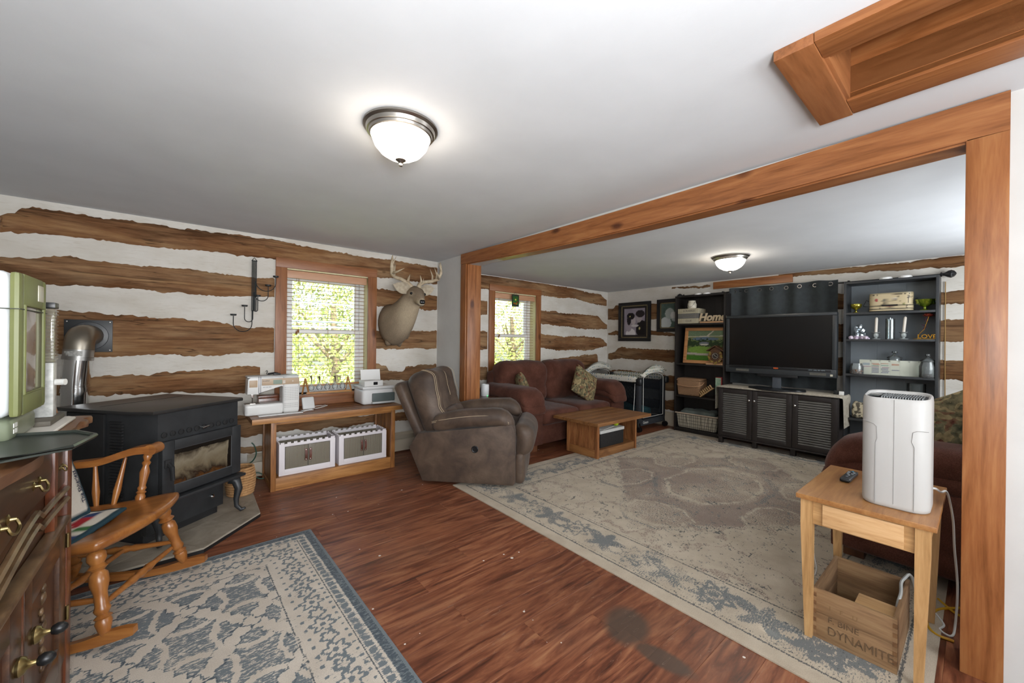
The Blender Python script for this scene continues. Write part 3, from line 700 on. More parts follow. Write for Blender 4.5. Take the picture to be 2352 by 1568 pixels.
    blue = np.where(band, bl, blue); third = np.where(band, .25*mid, third); dark = np.where(band, np.maximum(f1*.2+f2*.30*mid+.25*worn*mid, (1-sm(.004, .012, np.abs(fb_-.5)))*.5), dark)
    lines = np.zeros(len(x))
    for q, a in ((.085, .85), (.112, .5), (.40, .8), (.43, .6)): lines = np.maximum(lines, (1-sm(.0035, .008, np.abs(e-q+(n3-.5)*.008)))*a)
    pl = sm(.08, .074, e); blue *= 1-pl; third *= 1-pl; dark = np.maximum(dark*(1-pl), lines); return np.stack([blue, dark, third], 1)
m_rug1 = rug_mat('trellis_rug', 'c6bbac', 'd4cabc', '6b757b', '48525a', '9fb0ba', 34, 95, 2.9)
m_rug2 = rug_mat('faded_rug', 'b5a793', 'c3b6a2', '6e7272', '505354', '75605a', 60, 150, 2.9)
rug('area_rug', 'blue and cream distressed rug with a trellis pattern in front of the rocking chair', 1.62, 2.2, .0075, (-.12, 1.80, .0005), math.radians(1.2), m_rug1, rug1)
rug('area_rug', 'large faded beige rug with blue grey border under the coffee table', 3.78, 2.92, .0125, (3.745, 1.565, .0005), 0, m_rug2, rug2)
RZ = .0075     # top of the rugs

# ================================================================== recliner
def leather(name, a, b_, c):
    t = NT(name); v = t.coords()
    f = t.noise(v, 5, 6, .6, .5); g = t.noise(v, 60, 3)
    col = t.ramp(f, [(.3, a), (.5, b_), (.72, c)])
    t.set(Base__Color=col, Roughness=t.math('MULTIPLY_ADD', f, -.35, .72), Specular__IOR__Level=.35, Sheen__Weight=.08)
    w1 = t.noise(v, 9, 4, .55, .6)
    t.bump(t.math('ADD', t.math('MULTIPLY', g, .15), t.math('MULTIPLY', w1, .5)), .3, .015)
    return t.m
m_lea = leather('worn_brown_suede', '3a2e26', '4d3e33', '625244')
m_thread = M('tan_thread', 'b6a488', rough=.8)
m_blk = M('black_plastic', '17181a', rough=.35)
m_steel = M('brushed_nickel', 'a39f99', rough=.32, metal=1)
m_chrome = M('chrome', 'cfcfce', rough=.12, metal=1)
rec = thing('recliner', 'brown suede recliner with tan stitching turned towards the coffee table', 'recliner', (2.237, 3.189, .004), math.atan2(-.728, .686))
HW = .41
sp = [(-.42, .03), (-.55, .325), (-.47, .455), (-.30, .475), (.30, .55), (.39, .56), (.415, .50), (.42, .05), (.40, .028)]
for sg in (-1, 1):
    b_ = B(); y0, y1 = (HW-.13, HW) if sg > 0 else (-HW, -HW+.13); b_.prism(sp, y0, y1, 'y', .012, 2); b_.obj('side_panel', m_lea, rec)
    def pad(p):
        t = (p.x/.37+1)/2; q = Vector(p); q.z += .075*t-.05*max(0, t-.86)/.14*1.2+.025*math.sin(PI*t); q.y *= .86+.2*math.sin(PI*min(1, t*1.05)); q.y += 0
        q.z += .006*noise.noise(Vector((p.x*14, p.y*8, sg)))
        return q
    ap = B().rbox((.025, sg*(HW-.085), .535), (.75, .21, .165), .08, 12, fn=pad).obj('arm_pad', m_lea, rec, 180)
    if True:
        st = B()
        for dz in (0, .012):
            st.tube([(-.34+.70*i/16, sg*(HW-.085+.1*(.86+.2*math.sin(PI*min(1, i/16*1.05)))-.004+(.003 if .1 < i/16 < .9 else 0)), .553+dz+.075*i/16+.025*math.sin(PI*i/16)-.06*max(0, i/16-.86)/.14) for i in range(17)], .0022, 5)
        st.obj('stitching', m_thread, ap)
B().b2(-.40, .36, -HW+.13, HW-.13, .05, .32, .02).obj('base', m_lea, rec)
def seatf(p): q = Vector(p); q.z -= max(0, q.x-.2)*.25; return q
B().rbox((.06, 0, .40), (.74, 2*HW-.27, .2), .07, 8, fn=seatf, puff=.12).obj('seat_cushion', m_lea, rec, 180)
# footrest: puffed roll over the front and a flat lower panel
def roll(p):
    q = Vector(p); q.x += .045*math.cos(min(1.6, abs(p.z)/.16*1.5)); q.z += .004*noise.noise(Vector((p.y*18, p.z*20, 2))); return q
B().rbox((.45, 0, .405), (.17, 2*HW-.09, .30), .085, 10, fn=roll).jitter(.004, 9).obj('footrest_roll', m_lea, rec, 180)
B().rbox((.45, 0, .165), (.10, 2*HW-.07, .29), .05, 8).jitter(.004, 8).obj('footrest_panel', m_lea, rec, 180)
# back: outer shell and puffed cushion with sewn channels
ba = math.radians(-25); R = Matrix.Rotation(ba, 4, 'Y')
B().rbox((-.58, 0, .62), (.10, 2*HW-.14, .60), .045, 8, rot=R).obj('back_shell', m_lea, rec, 180)
def backc(p):
    q = Vector(p); w_ = abs(p.y)/.33
    q.x += .055*math.exp(-((w_-.8)/.22)**2)*(p.x > 0)*(1 if p.z > -.2 else .6)   # side wings
    if p.x > 0: q.x -= .02*math.exp(-((p.z+.08)/.05)**2)
    if p.x > 0: q.x -= .012*math.exp(-((w_-.42)/.05)**2)
    q.x += .03*math.exp(-((p.z-.22)/.12)**2)*(p.x > 0)
    q.y *= 1-.10*max(0, p.z)/.3
    return q
R2 = Matrix.Rotation(math.radians(-22), 4, 'Y')
bc = B().rbox((-.44, 0, .71), (.22, .70, .60), .10, 18, rot=R2, fn=backc).jitter(.004, 11).obj('back_cushion', m_lea, rec, 180)
def bp(x, y, z): return (-.44, 0, .71) if False else tuple(R2 @ backc(Vector((x, y, z)))+Vector((-.44, 0, .71)))
st = B()
for yy in (-.315, -.30):
    st.tube([bp(.104-.085*max(0, (z-.2)/.1)**2*(z > .2), yy, z) for z in [-.27+.57*i/22 for i in range(23)]], .0022, 5)
for yy in (-.15, .15, .30):
    st.tube([bp(.122-.085*max(0, (z-.2)/.1)**2*(z > .2), yy, z) for z in [-.02+.30*i/14 for i in range(15)]], .002, 5)
st.obj('stitching', m_thread, bc)
def lum(p): q = Vector(p); q.z += .004*noise.noise(Vector((p.y*20, p.z*9, 0))); return q
B().rbox((-.25, 0, .545), (.14, .52, .2), .07, 8, rot=R2, fn=lum).obj('lumbar_roll', m_lea, rec, 180)
b_ = B(); b_.lathe([(.0, .004), (.018, .004), (.019, .009), (.026, .011), (.031, .006), (.031, 0)], 20, (.06, -HW-.0, .335), Matrix.Rotation(PI/2, 4, 'X')); b_.obj('recline_button', m_blk, rec)

# ================================================================== sofas
def chenille(name, a, b_, c):
    t = NT(name); v = t.coords()
    f = t.noise(v, 7, 5); g = t.noise(v, 170, 2, .7)
    col = t.ramp(t.math('ADD', t.math('MULTIPLY', f, .5), t.math('MULTIPLY', g, .5)), [(.3, a), (.5, b_), (.7, c)])
    t.set(Base__Color=col, Roughness=.95, Specular__IOR__Level=.1, Sheen__Weight=.12, Sheen__Roughness=.4)
    t.bump(g, .6, .004); return t.m
m_sofa = chenille('maroon_chenille', '3f251c', '533329', '684438')
m_foot = wood('walnut_foot', '3a2012', '5a3520', '6d452c', 2)
def tapestry():
    t = NT('tapestry_cushion'); v = t.coords(scale=(1, 1, 1))
    v2 = t.n('VectorMath', _operation='ADD', i0=v, i1=t.n('TexNoise', Vector=v, Scale=7.0).outputs[1]).outputs[0]
    cell = t.n('TexVoronoi', Vector=v2, Scale=9.0); cc = t.n('SeparateColor', Color=cell.outputs['Color'])
    c = t.ramp(cc.outputs[0], [(.0, '4b4a36'), (.22, '8a7a58'), (.42, '5b2320'), (.58, 'a3906a'), (.74, '3f4a3c'), (.9, '7a6a4a')], 'CONSTANT')
    g = t.noise(v, 30, 4); c = t.mix(.4, c, t.ramp(g, [(.35, '3a2f22'), (.6, 'a5946f')]), 'MIX')
    t.set(Base__Color=c, Roughness=.9, Specular__IOR__Level=.15); t.bump(t.noise(v, 220, 2), .4, .003); return t.m
m_tap = tapestry()
def throw_pillow(label, loc, rot, s=.44, group=None, th=.15):
    def f(p):
        u, v = p.x/(s/2), p.y/(s/2); k = max(0, 1-abs(u)**2.6)*max(0, 1-abs(v)**2.6)
        q = Vector(p); q.z *= (.10+.9*k**.5); pin = 1-.07*(1-abs(v)**2)*abs(u)**2; pin2 = 1-.07*(1-abs(u)**2)*abs(v)**2
        q.x *= pin; q.y *= pin2; q.z += .01*noise.noise(Vector((p.x*7, p.y*7, loc[0]))); return q
    o = B().rbox((0, 0, 0), (s, s, th), .02, 14, fn=f).obj('throw_pillow', m_tap, None, 180)
    o.location = loc; o.rotation_euler = rot; return tag(o, label, 'cushion', group)
def sofa(label, loc, rz, W=1.97):
    s = thing('sofa', label, 'sofa', loc, rz); h = W/2; D0, D1 = -.48, .47
    B().b2(-h+.16, h-.16, D0+.03, D1-.05, .075, .30, .02).obj('base', m_sofa, s)
    B().rbox((0, D1-.10, .50), (W-.30, .20, .82), .06, 8).obj('back_frame', m_sofa, s, 180)
    for k in (-1, 1):
        cw = (W-.64)/2
        def sf(p): q = Vector(p); q.z += .012*noise.noise(Vector((p.x*5, p.y*5, k)))-.02*max(0, -p.y-.25); return q
        B().rbox((k*cw/2, -.12, .385), (cw-.004, .74, .19), .07, 10, fn=sf, puff=.06).obj('seat_cushion', m_sofa, s, 180)
        bw = (W-.34)/2
        def bf(p):
            q = Vector(p); q.y -= .05*math.exp(-((p.z-.12)/.12)**2)*(p.y < 0); q.y += .028*math.exp(-((p.z+.05)/.035)**2)*(p.y < 0); q.z += .015*noise.noise(Vector((p.x*6, p.z*4, k*3))); q.y += .01*noise.noise(Vector((p.x*6, p.z*6, k*3+7))); return q
        B().rbox((k*bw/2, .24, .745), (bw-.006, .28, .56), .11, 14, rot=RM('X', -9), fn=bf, puff=.05).obj('back_cushion', m_sofa, s, 180)
        # arm: upholstered block, front panel and two drooping pads
        ax = k*(h-.165)
        B().rbox((ax, -.02, .32), (.30, .88, .50), .06, 8).obj('arm', m_sofa, s, 180)
        fp = [(-.15, .08)]+[(-.15+.30*i/12, .44+.13*math.sin(PI*i/12)) for i in range(13)]+[(.15, .08)]
        b_ = B().at(TR(ax, 0, 0)); b_.prism(fp, D0-.0, D0+.05, 'y', .018, 2); b_.obj('arm_front_panel', m_sofa, s)
        def pf(p):
            q = Vector(p); q.z -= .14*max(0, (-p.y-.28)/.2)**2; q.z += .03*math.cos(p.x/.2*1.3)-.02; q.z += .006*noise.noise(Vector((p.x*8, p.y*8, k))); return q
        B().rbox((ax, -.06, .665), (.37, .92, .17), .085, 12, fn=pf).obj('arm_pad', m_sofa, s, 180)
        def pf2(p): q = Vector(p); q.z -= .12*max(0, (-p.y-.28)/.2)**2; return q
        B().rbox((ax, -.075, .575), (.355, .92, .13), .065, 10, fn=pf2).obj('arm_pad', m_sofa, s, 180)
        for yy in (D0+.09, D1-.12): B().box((k*(h-.20), yy, .04), (.13, .10, .08), .006, taper=None).obj('foot', m_foot, s)
    return s
sofa('maroon chenille sofa under the window with its back to the log wall', (3.93, 3.79, 0), 0)
sofa('maroon chenille sofa partly hidden behind the side table and air purifier', (4.0, .10, RZ), PI)
throw_pillow('thin tapestry pillow tucked against the left arm of the sofa under the window', (3.36, 3.80, .70), (math.radians(72), math.radians(8), math.radians(60)), .40)
throw_pillow('plump tapestry pillow leaning on the right side of the sofa under the window', (4.36, 3.60, .70), (math.radians(68), math.radians(32), math.radians(-12)), .44)
throw_pillow('tapestry pillow with green triangles standing on the sofa behind the air purifier', (3.47, .13, .79), (rotz(-.15) @ RM('Y', -72) @ rotz(.5)).to_euler(), .42)

# ================================================================== coffee table
m_oak = wood('rustic_oak_x', '5f3d22', '835934', '976c42', 0, 1.2, .45, .3, .15)
m_oakz = wood('rustic_oak_upright', '5e3416', '94603a', 'b98552', 2, 1.5, .45, 0, .15)
ct = thing('coffee_table', 'rustic wooden coffee table with an open boxed base on the beige rug', 'coffee table', (3.90, 2.93, RZ))
for i in range(5):
    w_ = .66/5; B().b2(-.525, .525, -.33+w_*i+.0006, -.33+w_*(i+1)-.0006, .385, .42, .003).obj('top_board', m_oak, ct)
B().b2(-.385, .355, -.225, .235, .36, .3849, .003).obj('apron', m_oak, ct)
for k, x in ((0, -.38), (1, .35)):
    for i in range(4): B().b2(x-.008, x+.008, -.185+.0915*i, -.185+.0915*(i+1)-.001, .09, .36, .002).obj('end_plank', m_oakz, ct)
    B().b2(x-.014, x+.014, -.23, -.186, 0, .36, .002).obj('stile', m_oakz, ct)
    B().b2(x-.014, x+.014, .182, .23, 0, .36, .002).obj('stile', m_oakz, ct)
    B().b2(x-.014, x+.014, -.186, .182, 0, .09, .002).obj('end_rail', wood('rustic_oak_y', '6e4524', '94643a', 'a97a48', 1, 1.2, .45, .3, .15), ct)
B().b2(-.366, .336, -.215, -.19, 0, .085, .002).obj('front_rail', m_oak, ct)
B().b2(-.366, .336, .19, .215, 0, .085, .002).obj('back_rail', m_oak, ct)
B().b2(-.366, .336, -.19, .19, .07, .085).obj('shelf', m_oak, ct)
bx = thing('storage_box', 'black storage box with a white gridded lid inside the coffee table', 'box', (3.86, 2.93, RZ+.086))
B().b2(-.225, .225, -.165, .165, 0, .16, .003).obj('body', M('black_card', '1c1b1a', '262423', 30, rough=.8), bx)
def gridmat():
    t = NT('white_grid_card'); v = t.coords(scale=(38, 38, 38)); s = t.n('SeparateXYZ', Vector=v); fs = [t.math('LESS_THAN', t.math('FRACT', s.outputs[i]), .1) for i in range(3)]
    t.set(Base__Color=t.mix(t.math('MAXIMUM', t.math('MAXIMUM', fs[0], fs[1]), 0), lin('d6d6d2'), lin('6d6d6a')), Roughness=.6); return t.m
B().b2(-.232, .232, -.172, .172, .16, .195, .003).obj('lid', gridmat(), bx)
pp = B().prism([(-.15, -.1), (.15, -.1), (.15, .1), (-.15, .1)], 0, .004, 'z').obj('paper_pad', M('white_paper', 'd9d8d4', rough=.8)); pp.location = (3.83, 2.90, RZ+.282); pp.rotation_euler = (0, 0, .2)
tag(pp, 'white paper pad lying on the gridded box lid', 'paper')
tb = B().lathe([(.033*math.sin(PI*i/14), -.033*math.cos(PI*i/14)) for i in range(15)], 22).obj('tennis_ball', M('tennis_felt', 'b9cf2a', 'a8c01f', 60, rough=.95), None, 180); tb.location = (4.02, 2.83, RZ+.315)
tag(tb, 'yellow green tennis ball resting on the gridded box lid', 'ball')
bpy.context.view_layer.update()
# ================================================================== desk bench under window 1
m_dk = wood('desk_pine_x', '7a4f2b', 'a5723f', 'bd8a52', 0, 1.3, .4, .35, .12)
m_dkz = wood('desk_pine_upright', '6e4324', '996636', 'b27d47', 2, 1.3, .4, .2, .12)
m_dktop = wood('desk_top_board', '6a452a', '875a36', '9a6b42', 0, 1.3, .4, .3, .1)
dk = thing('desk', 'wooden bench desk with a low shelf under the window by the stove', 'desk', (1.11, 4.05, 0))
def D(name, m, x0, x1, y0, y1, z0, z1, bev=.003): return B().at(TR(-1.11, -4.05, 0)).b2(x0, x1, y0, y1, z0, z1, bev).obj(name, m, dk)
for i in range(4): D('top_board', m_dktop, .425, 1.73, 3.80+.13*i, 3.80+.13*(i+1)-.0008, .592, .632)
D('top_edge', m_dk, .425, 1.73, 3.79, 3.7995, .590, .633)
D('top_rail', m_dk, .60, 1.62, 3.835, 3.865, .562, .5915)
for x in (.565, 1.617):
    D('leg', m_dkz, x, x+.04, 3.83, 3.875, 0, .5915); D('leg', m_dkz, x, x+.04, 4.26, 4.305, 0, .5915)
    for j in range(4): D('end_plank', m_dkz, x+.012, x+.028, 3.875+.09625*j, 3.875+.09625*(j+1)-.0012, .05, .5915, .001)
    D('foot_rail', m_dk, x+.006, x+.034, 3.875, 4.26, 0, .05)
D('front_rail', m_dk, .605, 1.617, 3.84, 3.862, 0, .108)
D('shelf', m_dk, .605, 1.617, 3.862, 4.26, .085, .100)
# ---- clear-front folding crates on the shelf
m_cw = M('crate_white_plastic', 'e2dde0', rough=.4)
def ribbed():
    t = NT('ribbed_clear_plastic'); t.t.nodes.remove(t.p); s = t.n('SeparateXYZ', Vector=t.coords(scale=(95, 1, 1)))
    st = t.math('ADD', t.math('MULTIPLY', t.math('SINE', t.math('MULTIPLY', s.outputs[0], 6.283)), .5), .5)
    tr = t.n('BsdfTransparent', Color=lin('c9c2b2')); df = t.n('BsdfPrincipled', Base__Color=lin('a39c8c'), Roughness=.25)
    mx = t.n('MixShader', i0=t.math('MULTIPLY_ADD', st, .35, .35), i1=tr.outputs[0], i2=df.outputs[0]); t.t.links.new(mx.outputs[0], t.out.inputs[0]); return t.m
m_rib = ribbed(); m_strap = M('brown_leather_strap', '5a3327', '6b4034', 20, rough=.55)
def fold_crate(label, x, y, fill):
    c = thing('storage_crate', label, 'crate', (x, y, .1005)); W, D_, Hh = .462, .27, .275; w2, d2 = W/2, D_/2
    B().b2(-w2, w2, -d2, d2, 0, .012).obj('base', m_cw, c)
    t_ = .008
    for ys in (-d2, d2-t_):
        fr = B(); fr.b2(-w2, -w2+.045, ys, ys+t_, .012, Hh, .001).b2(w2-.045, w2, ys, ys+t_, .012, Hh, .001).b2(-w2+.045, w2-.045, ys, ys+t_, .012, .052, .001).b2(-w2+.045, w2-.045, ys, ys+t_, Hh-.025, Hh, .001); fr.obj('frame', m_cw, c)
    for xs in (-w2, w2-t_): B().b2(xs, xs+t_, -d2+t_, d2-t_, .012, Hh, .001).obj('end_wall', m_cw, c)
    cr = B(); n = 9
    for ys in (-d2, d2-t_):
        for i in range(n): cr.b2(-w2+.012+i*(W/n), -w2+.012+i*(W/n)+.028, ys, ys+t_, Hh, Hh+.013)
    for xs in (-w2, w2-t_):
        for i in range(6): cr.b2(xs, xs+t_, -d2+.012+i*.042, -d2+.012+i*.042+.02, Hh, Hh+.013)
    cr.obj('stacking_lugs', m_cw, c)
    for k in (-1, 1):
        d = B().b2(min(0, k*(w2-.047))+.001, max(0, k*(w2-.047))-.001, -d2+.001, -d2+.006, .053, Hh-.027, .001).obj('clear_door', m_rib, c)
        B().tube([(k*.002, -d2, .054), (k*.002, -d2, Hh-.028), (k*(w2-.049), -d2, Hh-.028), (k*(w2-.049), -d2, .054)], .002, 5, True).obj('door_rim', M('smoke_plastic', '6f6a62', rough=.4), d)
        def strap(u, v): z = .105+.105*v; return (k*.018-.010+.02*u, -d2-.004-.012*math.sin(PI*v), z)
        b_ = B(); b_.grid(strap, 2, 8); b_.grid(lambda u, v: tuple(Vector(strap(u, v))+Vector((0, .003, 0))), 2, 8, True); b_.obj('strap_handle', m_strap, d)
        rv = B()
        for z in (.115, .20): rv.lathe([(.005, 0), (.004, .003), (0, .004)], 10, (k*.018, -d2-.006, z), Matrix.Rotation(PI/2, 4, 'X'))
        rv.obj('rivet', m_chrome, d)
    B().b2(-w2+t_, w2-t_, d2-t_*2, d2-t_, .052, Hh-.025).obj('back_panel', m_rib, c)
    fill(x, y)
    return c
def fillA(x, y):
    def fold(p): q = Vector(p); q.z += .018*noise.noise(Vector((p.x*9, p.y*9, 4))); q.z *= 1-.5*abs(p.x)/.2; return q
    o = B().rbox((0, 0, .05), (.33, .22, .10), .04, 10, fn=fold).obj('folded_cloth', M('dark_grey_cloth', '4b4a46', '5c5a55', 12, rough=.95), None, 180); o.location = (x-.03, y, .113); tag(o, 'dark grey cloth folded inside the crate nearest the stove', 'cloth')
    o = B().rbox((0, 0, .06), (.10, .16, .11), .045, 8).obj('fabric_roll', M('mustard_cloth', 'a07a2c', 'b48c3c', 14, rough=.95), None, 180); o.location = (x+.165, y-.01, .115); tag(o, 'mustard yellow cloth roll inside the crate nearest the stove', 'cloth')
def fillB(x, y):
    o = B().rbox((0, 0, .05), (.4, .22, .09), .03, 8).jitter(.008, 9).obj('folded_cloth', M('sage_cloth', '8c8b78', '9a9884', 12, rough=.95), None, 180); o.location = (x, y, .117); tag(o, 'pale sage cloth folded inside the crate nearest the recliner', 'cloth')
fold_crate('white clear fronted crate on the desk shelf nearest the stove', .868, 4.035, fillA)
fold_crate('white clear fronted crate on the desk shelf nearest the recliner', 1.364, 4.035, fillB)

# ================================================================== stove on its tiled pad
m_iron = M('stove_black_enamel', '26282a', '303234', 9, rough=.42, spec=.5, bump=.05, bscale=160)
m_irond = M('stove_flat_black', '19191a', '222223', 12, rough=.75)
PADZ = .032
pad_poly = [(.45, 4.345), (.435, 3.357), (.10, 3.0), (-1.17, 2.94), (-1.17, 4.345)]
pad = thing('hearth_pad', 'grey tiled hearth pad with black edging under the stove', 'hearth', (0, 3.6, 0))
B().at(TR(0, -3.6, 0)).prism(pad_poly, .0005, PADZ-.010, 'z').obj('base', M('hearth_edge', '151515', rough=.6), pad, 0)
def tile_mat():
    t = NT('slate_tile'); oi = t.n('ObjectInfo'); v = t.n('VectorMath', _operation='MULTIPLY_ADD', i0=oi.outputs['Random'], i1=(19, 23, 0), i2=t.coords()).outputs[0]
    f = t.noise(v, 6, 5, .6, .6); c = t.ramp(f, [(.3, '786f62'), (.5, '92887a'), (.7, 'a59b8c')])
    h = t.n('HueSaturation', Color=c, Value=t.math('MULTIPLY_ADD', oi.outputs['Random'], .2, .9)); t.set(Base__Color=h.outputs[0], Roughness=.6); t.bump(f, .25, .006); return t.m
m_tile = tile_mat()
def clip_poly(P, a, b_, c):      # keep a*x+b*y <= c
    out = []
    for i in range(len(P)):
        p, q = P[i], P[(i+1) % len(P)]; dp, dq = a*p[0]+b_*p[1]-c, a*q[0]+b_*q[1]-c
        if dp <= 0: out.append(p)
        if dp*dq < 0: t = dp/(dp-dq); out.append((p[0]+(q[0]-p[0])*t, p[1]+(q[1]-p[1])*t))
    return out
ins = []
n = len(pad_poly)
area = sum(pad_poly[i][0]*pad_poly[(i+1) % n][1]-pad_poly[(i+1) % n][0]*pad_poly[i][1] for i in range(n))
for i in range(n):
    (x0, y0), (x1, y1) = pad_poly[i], pad_poly[(i+1) % n]; dx, dy = x1-x0, y1-y0; l = math.hypot(dx, dy); nx, ny = dy/l, -dx/l
    if area < 0: nx, ny = -nx, -ny
    ins.append((nx, ny, nx*x0+ny*y0-.004))
ca, sa = math.cos(math.radians(38)), math.sin(math.radians(38)); ts = .305
for iu in range(-7, 8):
    for iv in range(-7, 8):
        q = [(iu*ts+.0015, iv*ts+.0015), ((iu+1)*ts-.0015, iv*ts+.0015), ((iu+1)*ts-.0015, (iv+1)*ts-.0015), (iu*ts+.0015, (iv+1)*ts-.0015)]
        P = [(.10+u*ca-v*sa, 3.0+u*sa+v*ca) for u, v in q]
        for e in ins:
            P = clip_poly(P, *e)
            if len(P) < 3: break
        if len(P) >= 3: B().at(TR(0, -3.6, 0)).prism(P, PADZ-.010, PADZ, 'z').obj('tile', m_tile, pad, 0)
B().at(TR(0, -3.6, 0)).prism([(x*.998, y*.9995+.001) for x, y in pad_poly], PADZ-.0102, PADZ-.0022, 'z').obj('grout', M('grout', 'a59c8e', rough=.9), pad, 0)

stv = thing('wood_stove', 'black iron wood stove with a glass fire door on curved legs', 'stove', (.09, 3.298, PADZ), math.radians(38))
TPZ = .86-PADZ
top = [(-.29, 0), (.31, 0), (.33, .03), (.33, .72), (-.33, .72), (-.33, .11)]
def S(name, m=m_iron, bev=.004, *bx):
    b_ = B()
    for q in bx: b_.b2(*q, bev)
    return b_.obj(name, m, stv)
B().prism(top, TPZ-.022, TPZ, 'z', .006, 2).obj('top_plate', M('stove_top', '232323', '2d2c2b', 8, rough=.35), stv)
S('top_vent', m_irond, .001, (-.25, .25, .48, .484, TPZ, TPZ+.001))
body = [(-.25, .02), (.285, .02), (.305, .045), (.305, .66), (-.305, .66), (-.305, .13)]
B().prism(body, .24, TPZ-.022, 'z', .004).obj('body', m_iron, stv, 30)
S('pedestal', m_irond, .004, (-.24, .24, .14, .60, .0, .24))
S('ash_lip', m_iron, .006, (-.275, .30, -.045, .05, .265, .285))
S('ash_drawer', m_iron, .003, (-.25, .25, .10, .14, .06, .235))
b_ = B(); b_.lathe([(.0, .0), (.012, 0), (.013, .012), (.006, .02), (0, .02)], 12, (.16, .10, .15), Matrix.Rotation(PI/2, 4, 'X')); b_.obj('drawer_knob', m_chrome, stv)
for i in range(10):
    x = -.215+.05*i
    b_ = B(); b_.lathe([(.018, .001), (.017, .005), (.013, .006), (.012, -.001), (0, -.001)], 14, (x, .018, .672), Matrix.Rotation(PI/2, 4, 'X')); b_.obj('vent_hole', m_irond, stv)
b_ = B(); b_.tube([(.02, .02, .672), (.02, -.005, .676)], .006, 8).tube([(.0, -.008, .672), (.045, -.008, .68)], .005, 8); b_.obj('damper_knob', m_chrome, stv)
# fire door
dr = B(); x0, x1, z0, z1, y0, y1 = -.245, .285, .295, .635, -.012, .022
dr.b2(x0, x0+.07, y0, y1, z0, z1, .005).b2(x1-.07, x1, y0, y1, z0, z1, .005).b2(x0+.07, x1-.07, y0, y1, z0, z0+.06, .005).b2(x0+.07, x1-.07, y0, y1, z1-.06, z1, .005)
door = dr.obj('fire_door', m_iron, stv)
def soot():
    t = NT('sooty_glass'); v = t.coords(scale=(1, 1, 1)); s = t.n('SeparateXYZ', Vector=v)
    n1 = t.noise(v, 9, 5, .6, .8); h = t.math('ADD', t.math('MULTIPLY', s.outputs[2], 3.2), t.math('MULTIPLY', n1, .75))
    c = t.ramp(h, [(.0, '8a7f70'), (.1, '2b1408'), (.32, '5d3a1a'), (.44, '2a2018'), (.62, '6b604c'), (.85, '7d7361'), (1.0, '3d352a')])
    ed = t.math('MAXIMUM', t.math('GREATER_THAN', t.math('ABSOLUTE', t.math('ADD', s.outputs[0], t.math('MULTIPLY', n1, .03))), .185), t.math('GREATER_THAN', t.math('ADD', s.outputs[2], t.math('MULTIPLY', n1, .03)), .205))
    t.set(Base__Color=t.mix(ed, c, lin('14110e')), Roughness=.12, Specular__IOR__Level=.6); return t.m
gl = B().b2(-.195, .195, -.004, .006, 0, .22).obj('glass', soot(), door, 0); gl.location = (.02, 0, .355)
B().tube([(-.175, -.003, .355), (.215, -.003, .355), (.215, -.003, .575), (-.175, -.003, .575)], .005, 6, True).obj('gasket_rim', M('door_rim_grey', '4a4c4e', rough=.4), door)
B().tube([(-.215, -.015, .50), (-.215, -.045, .48), (-.212, -.05, .40)], [.011, .013, .010], 8).b2(-.235, -.195, -.02, -.01, .475, .525, .003).obj('latch_handle', m_irond, door)
# side panel: ribbed heat shield
sh = B()
for i in range(26): sh.b2(-.316, -.304, .20, .30, .30+.018*i, .31+.018*i)
sh.obj('heat_shield', m_irond, stv)
S('side_panel', m_irond, .003, (-.318, -.305, .34, .64, .20, .80))
for x, y in ((.27, .03), (-.24, .05), (.27, .62), (-.27, .62)):
    k = 1 if x > 0 else -1; f = -1 if y < .3 else 1
    pts = [(x-k*.02, y-f*.02, .24), (x+k*.01, y+f*.01, .225), (x+k*.012, y+f*.03, .17), (x-k*.005, y+f*.028, .10), (x-k*.004, y+f*.03, .05), (x+k*.012, y+f*.055, .018), (x+k*.02, y+f*.08, .03)]
    B().tube(pts, [.03, .032, .026, .018, .015, .014, .008], 10).obj('leg', m_iron, stv, 180)
# stove pipe and wall plate
pi = thing('stove_pipe', 'shiny metal stove pipe with an elbow into the log wall', 'stove pipe', (-.58, 4.10, PADZ))
O = Vector((-.58, 4.10, PADZ))
B().tube([(-.02, 0, .5), (-.012, 0, .88)], .072, 24).obj('lower_section', m_chrome, pi)
B().tube([(-.012, 0, .875), (-.012, 0, .905)], .078, 24).tube([(-.012, 0, .92), (0, 0, 1.105)], .073, 24).tube([(-.012, 0, .905), (-.012, 0, .922)], .075, 24).obj('middle_section', m_chrome, pi)
B().tube([(0, 0, 1.10), (.002, 0, 1.12)], .08, 24).tube([(.002, 0, 1.12), (.006, 0, 1.175)], .078, 24).obj('collar', M('galvanised', 'aaa9a6', rough=.35, metal=1), pi)
lb = B().grid(lambda u, v: (.006+.0795*math.sin((u-.5)*1.3-.3), -.0795*math.cos((u-.5)*1.3-.3), 1.13+.035*v), 6, 1).obj('label_plate', M('maker_plate', 'cfcfca', '8c8c88', 90, (1, 1, 3), rough=.4), pi)
el = [(.006, 0, 1.175), (.008, 0, 1.21), (.010, .012, 1.245), (.014, .04, 1.268), (.02, .08, 1.274), (.025, .255, 1.274)]
B().tube(el, .077, 24).obj('elbow', M('galvanised_elbow', '9b9488', rough=.38, metal=1), pi)
pl = thing('wall_plate', 'black square metal plate around the stove pipe on the log wall', 'plate', (-.558, 4.34, 1.302))
B().b2(-.127, .127, 0, .008, -.122, .122, .002).obj('plate', M('painted_steel_black', '24272a', rough=.4), pl)
b_ = B(); b_.lathe([(.082, .004), (.082, .012), (.105, .010), (.107, .0)], 32, (0, -.0, 0), Matrix.Rotation(PI/2, 4, 'X')); b_.obj('trim_ring', M('painted_steel_ring', '2b2e31', rough=.35), pl)
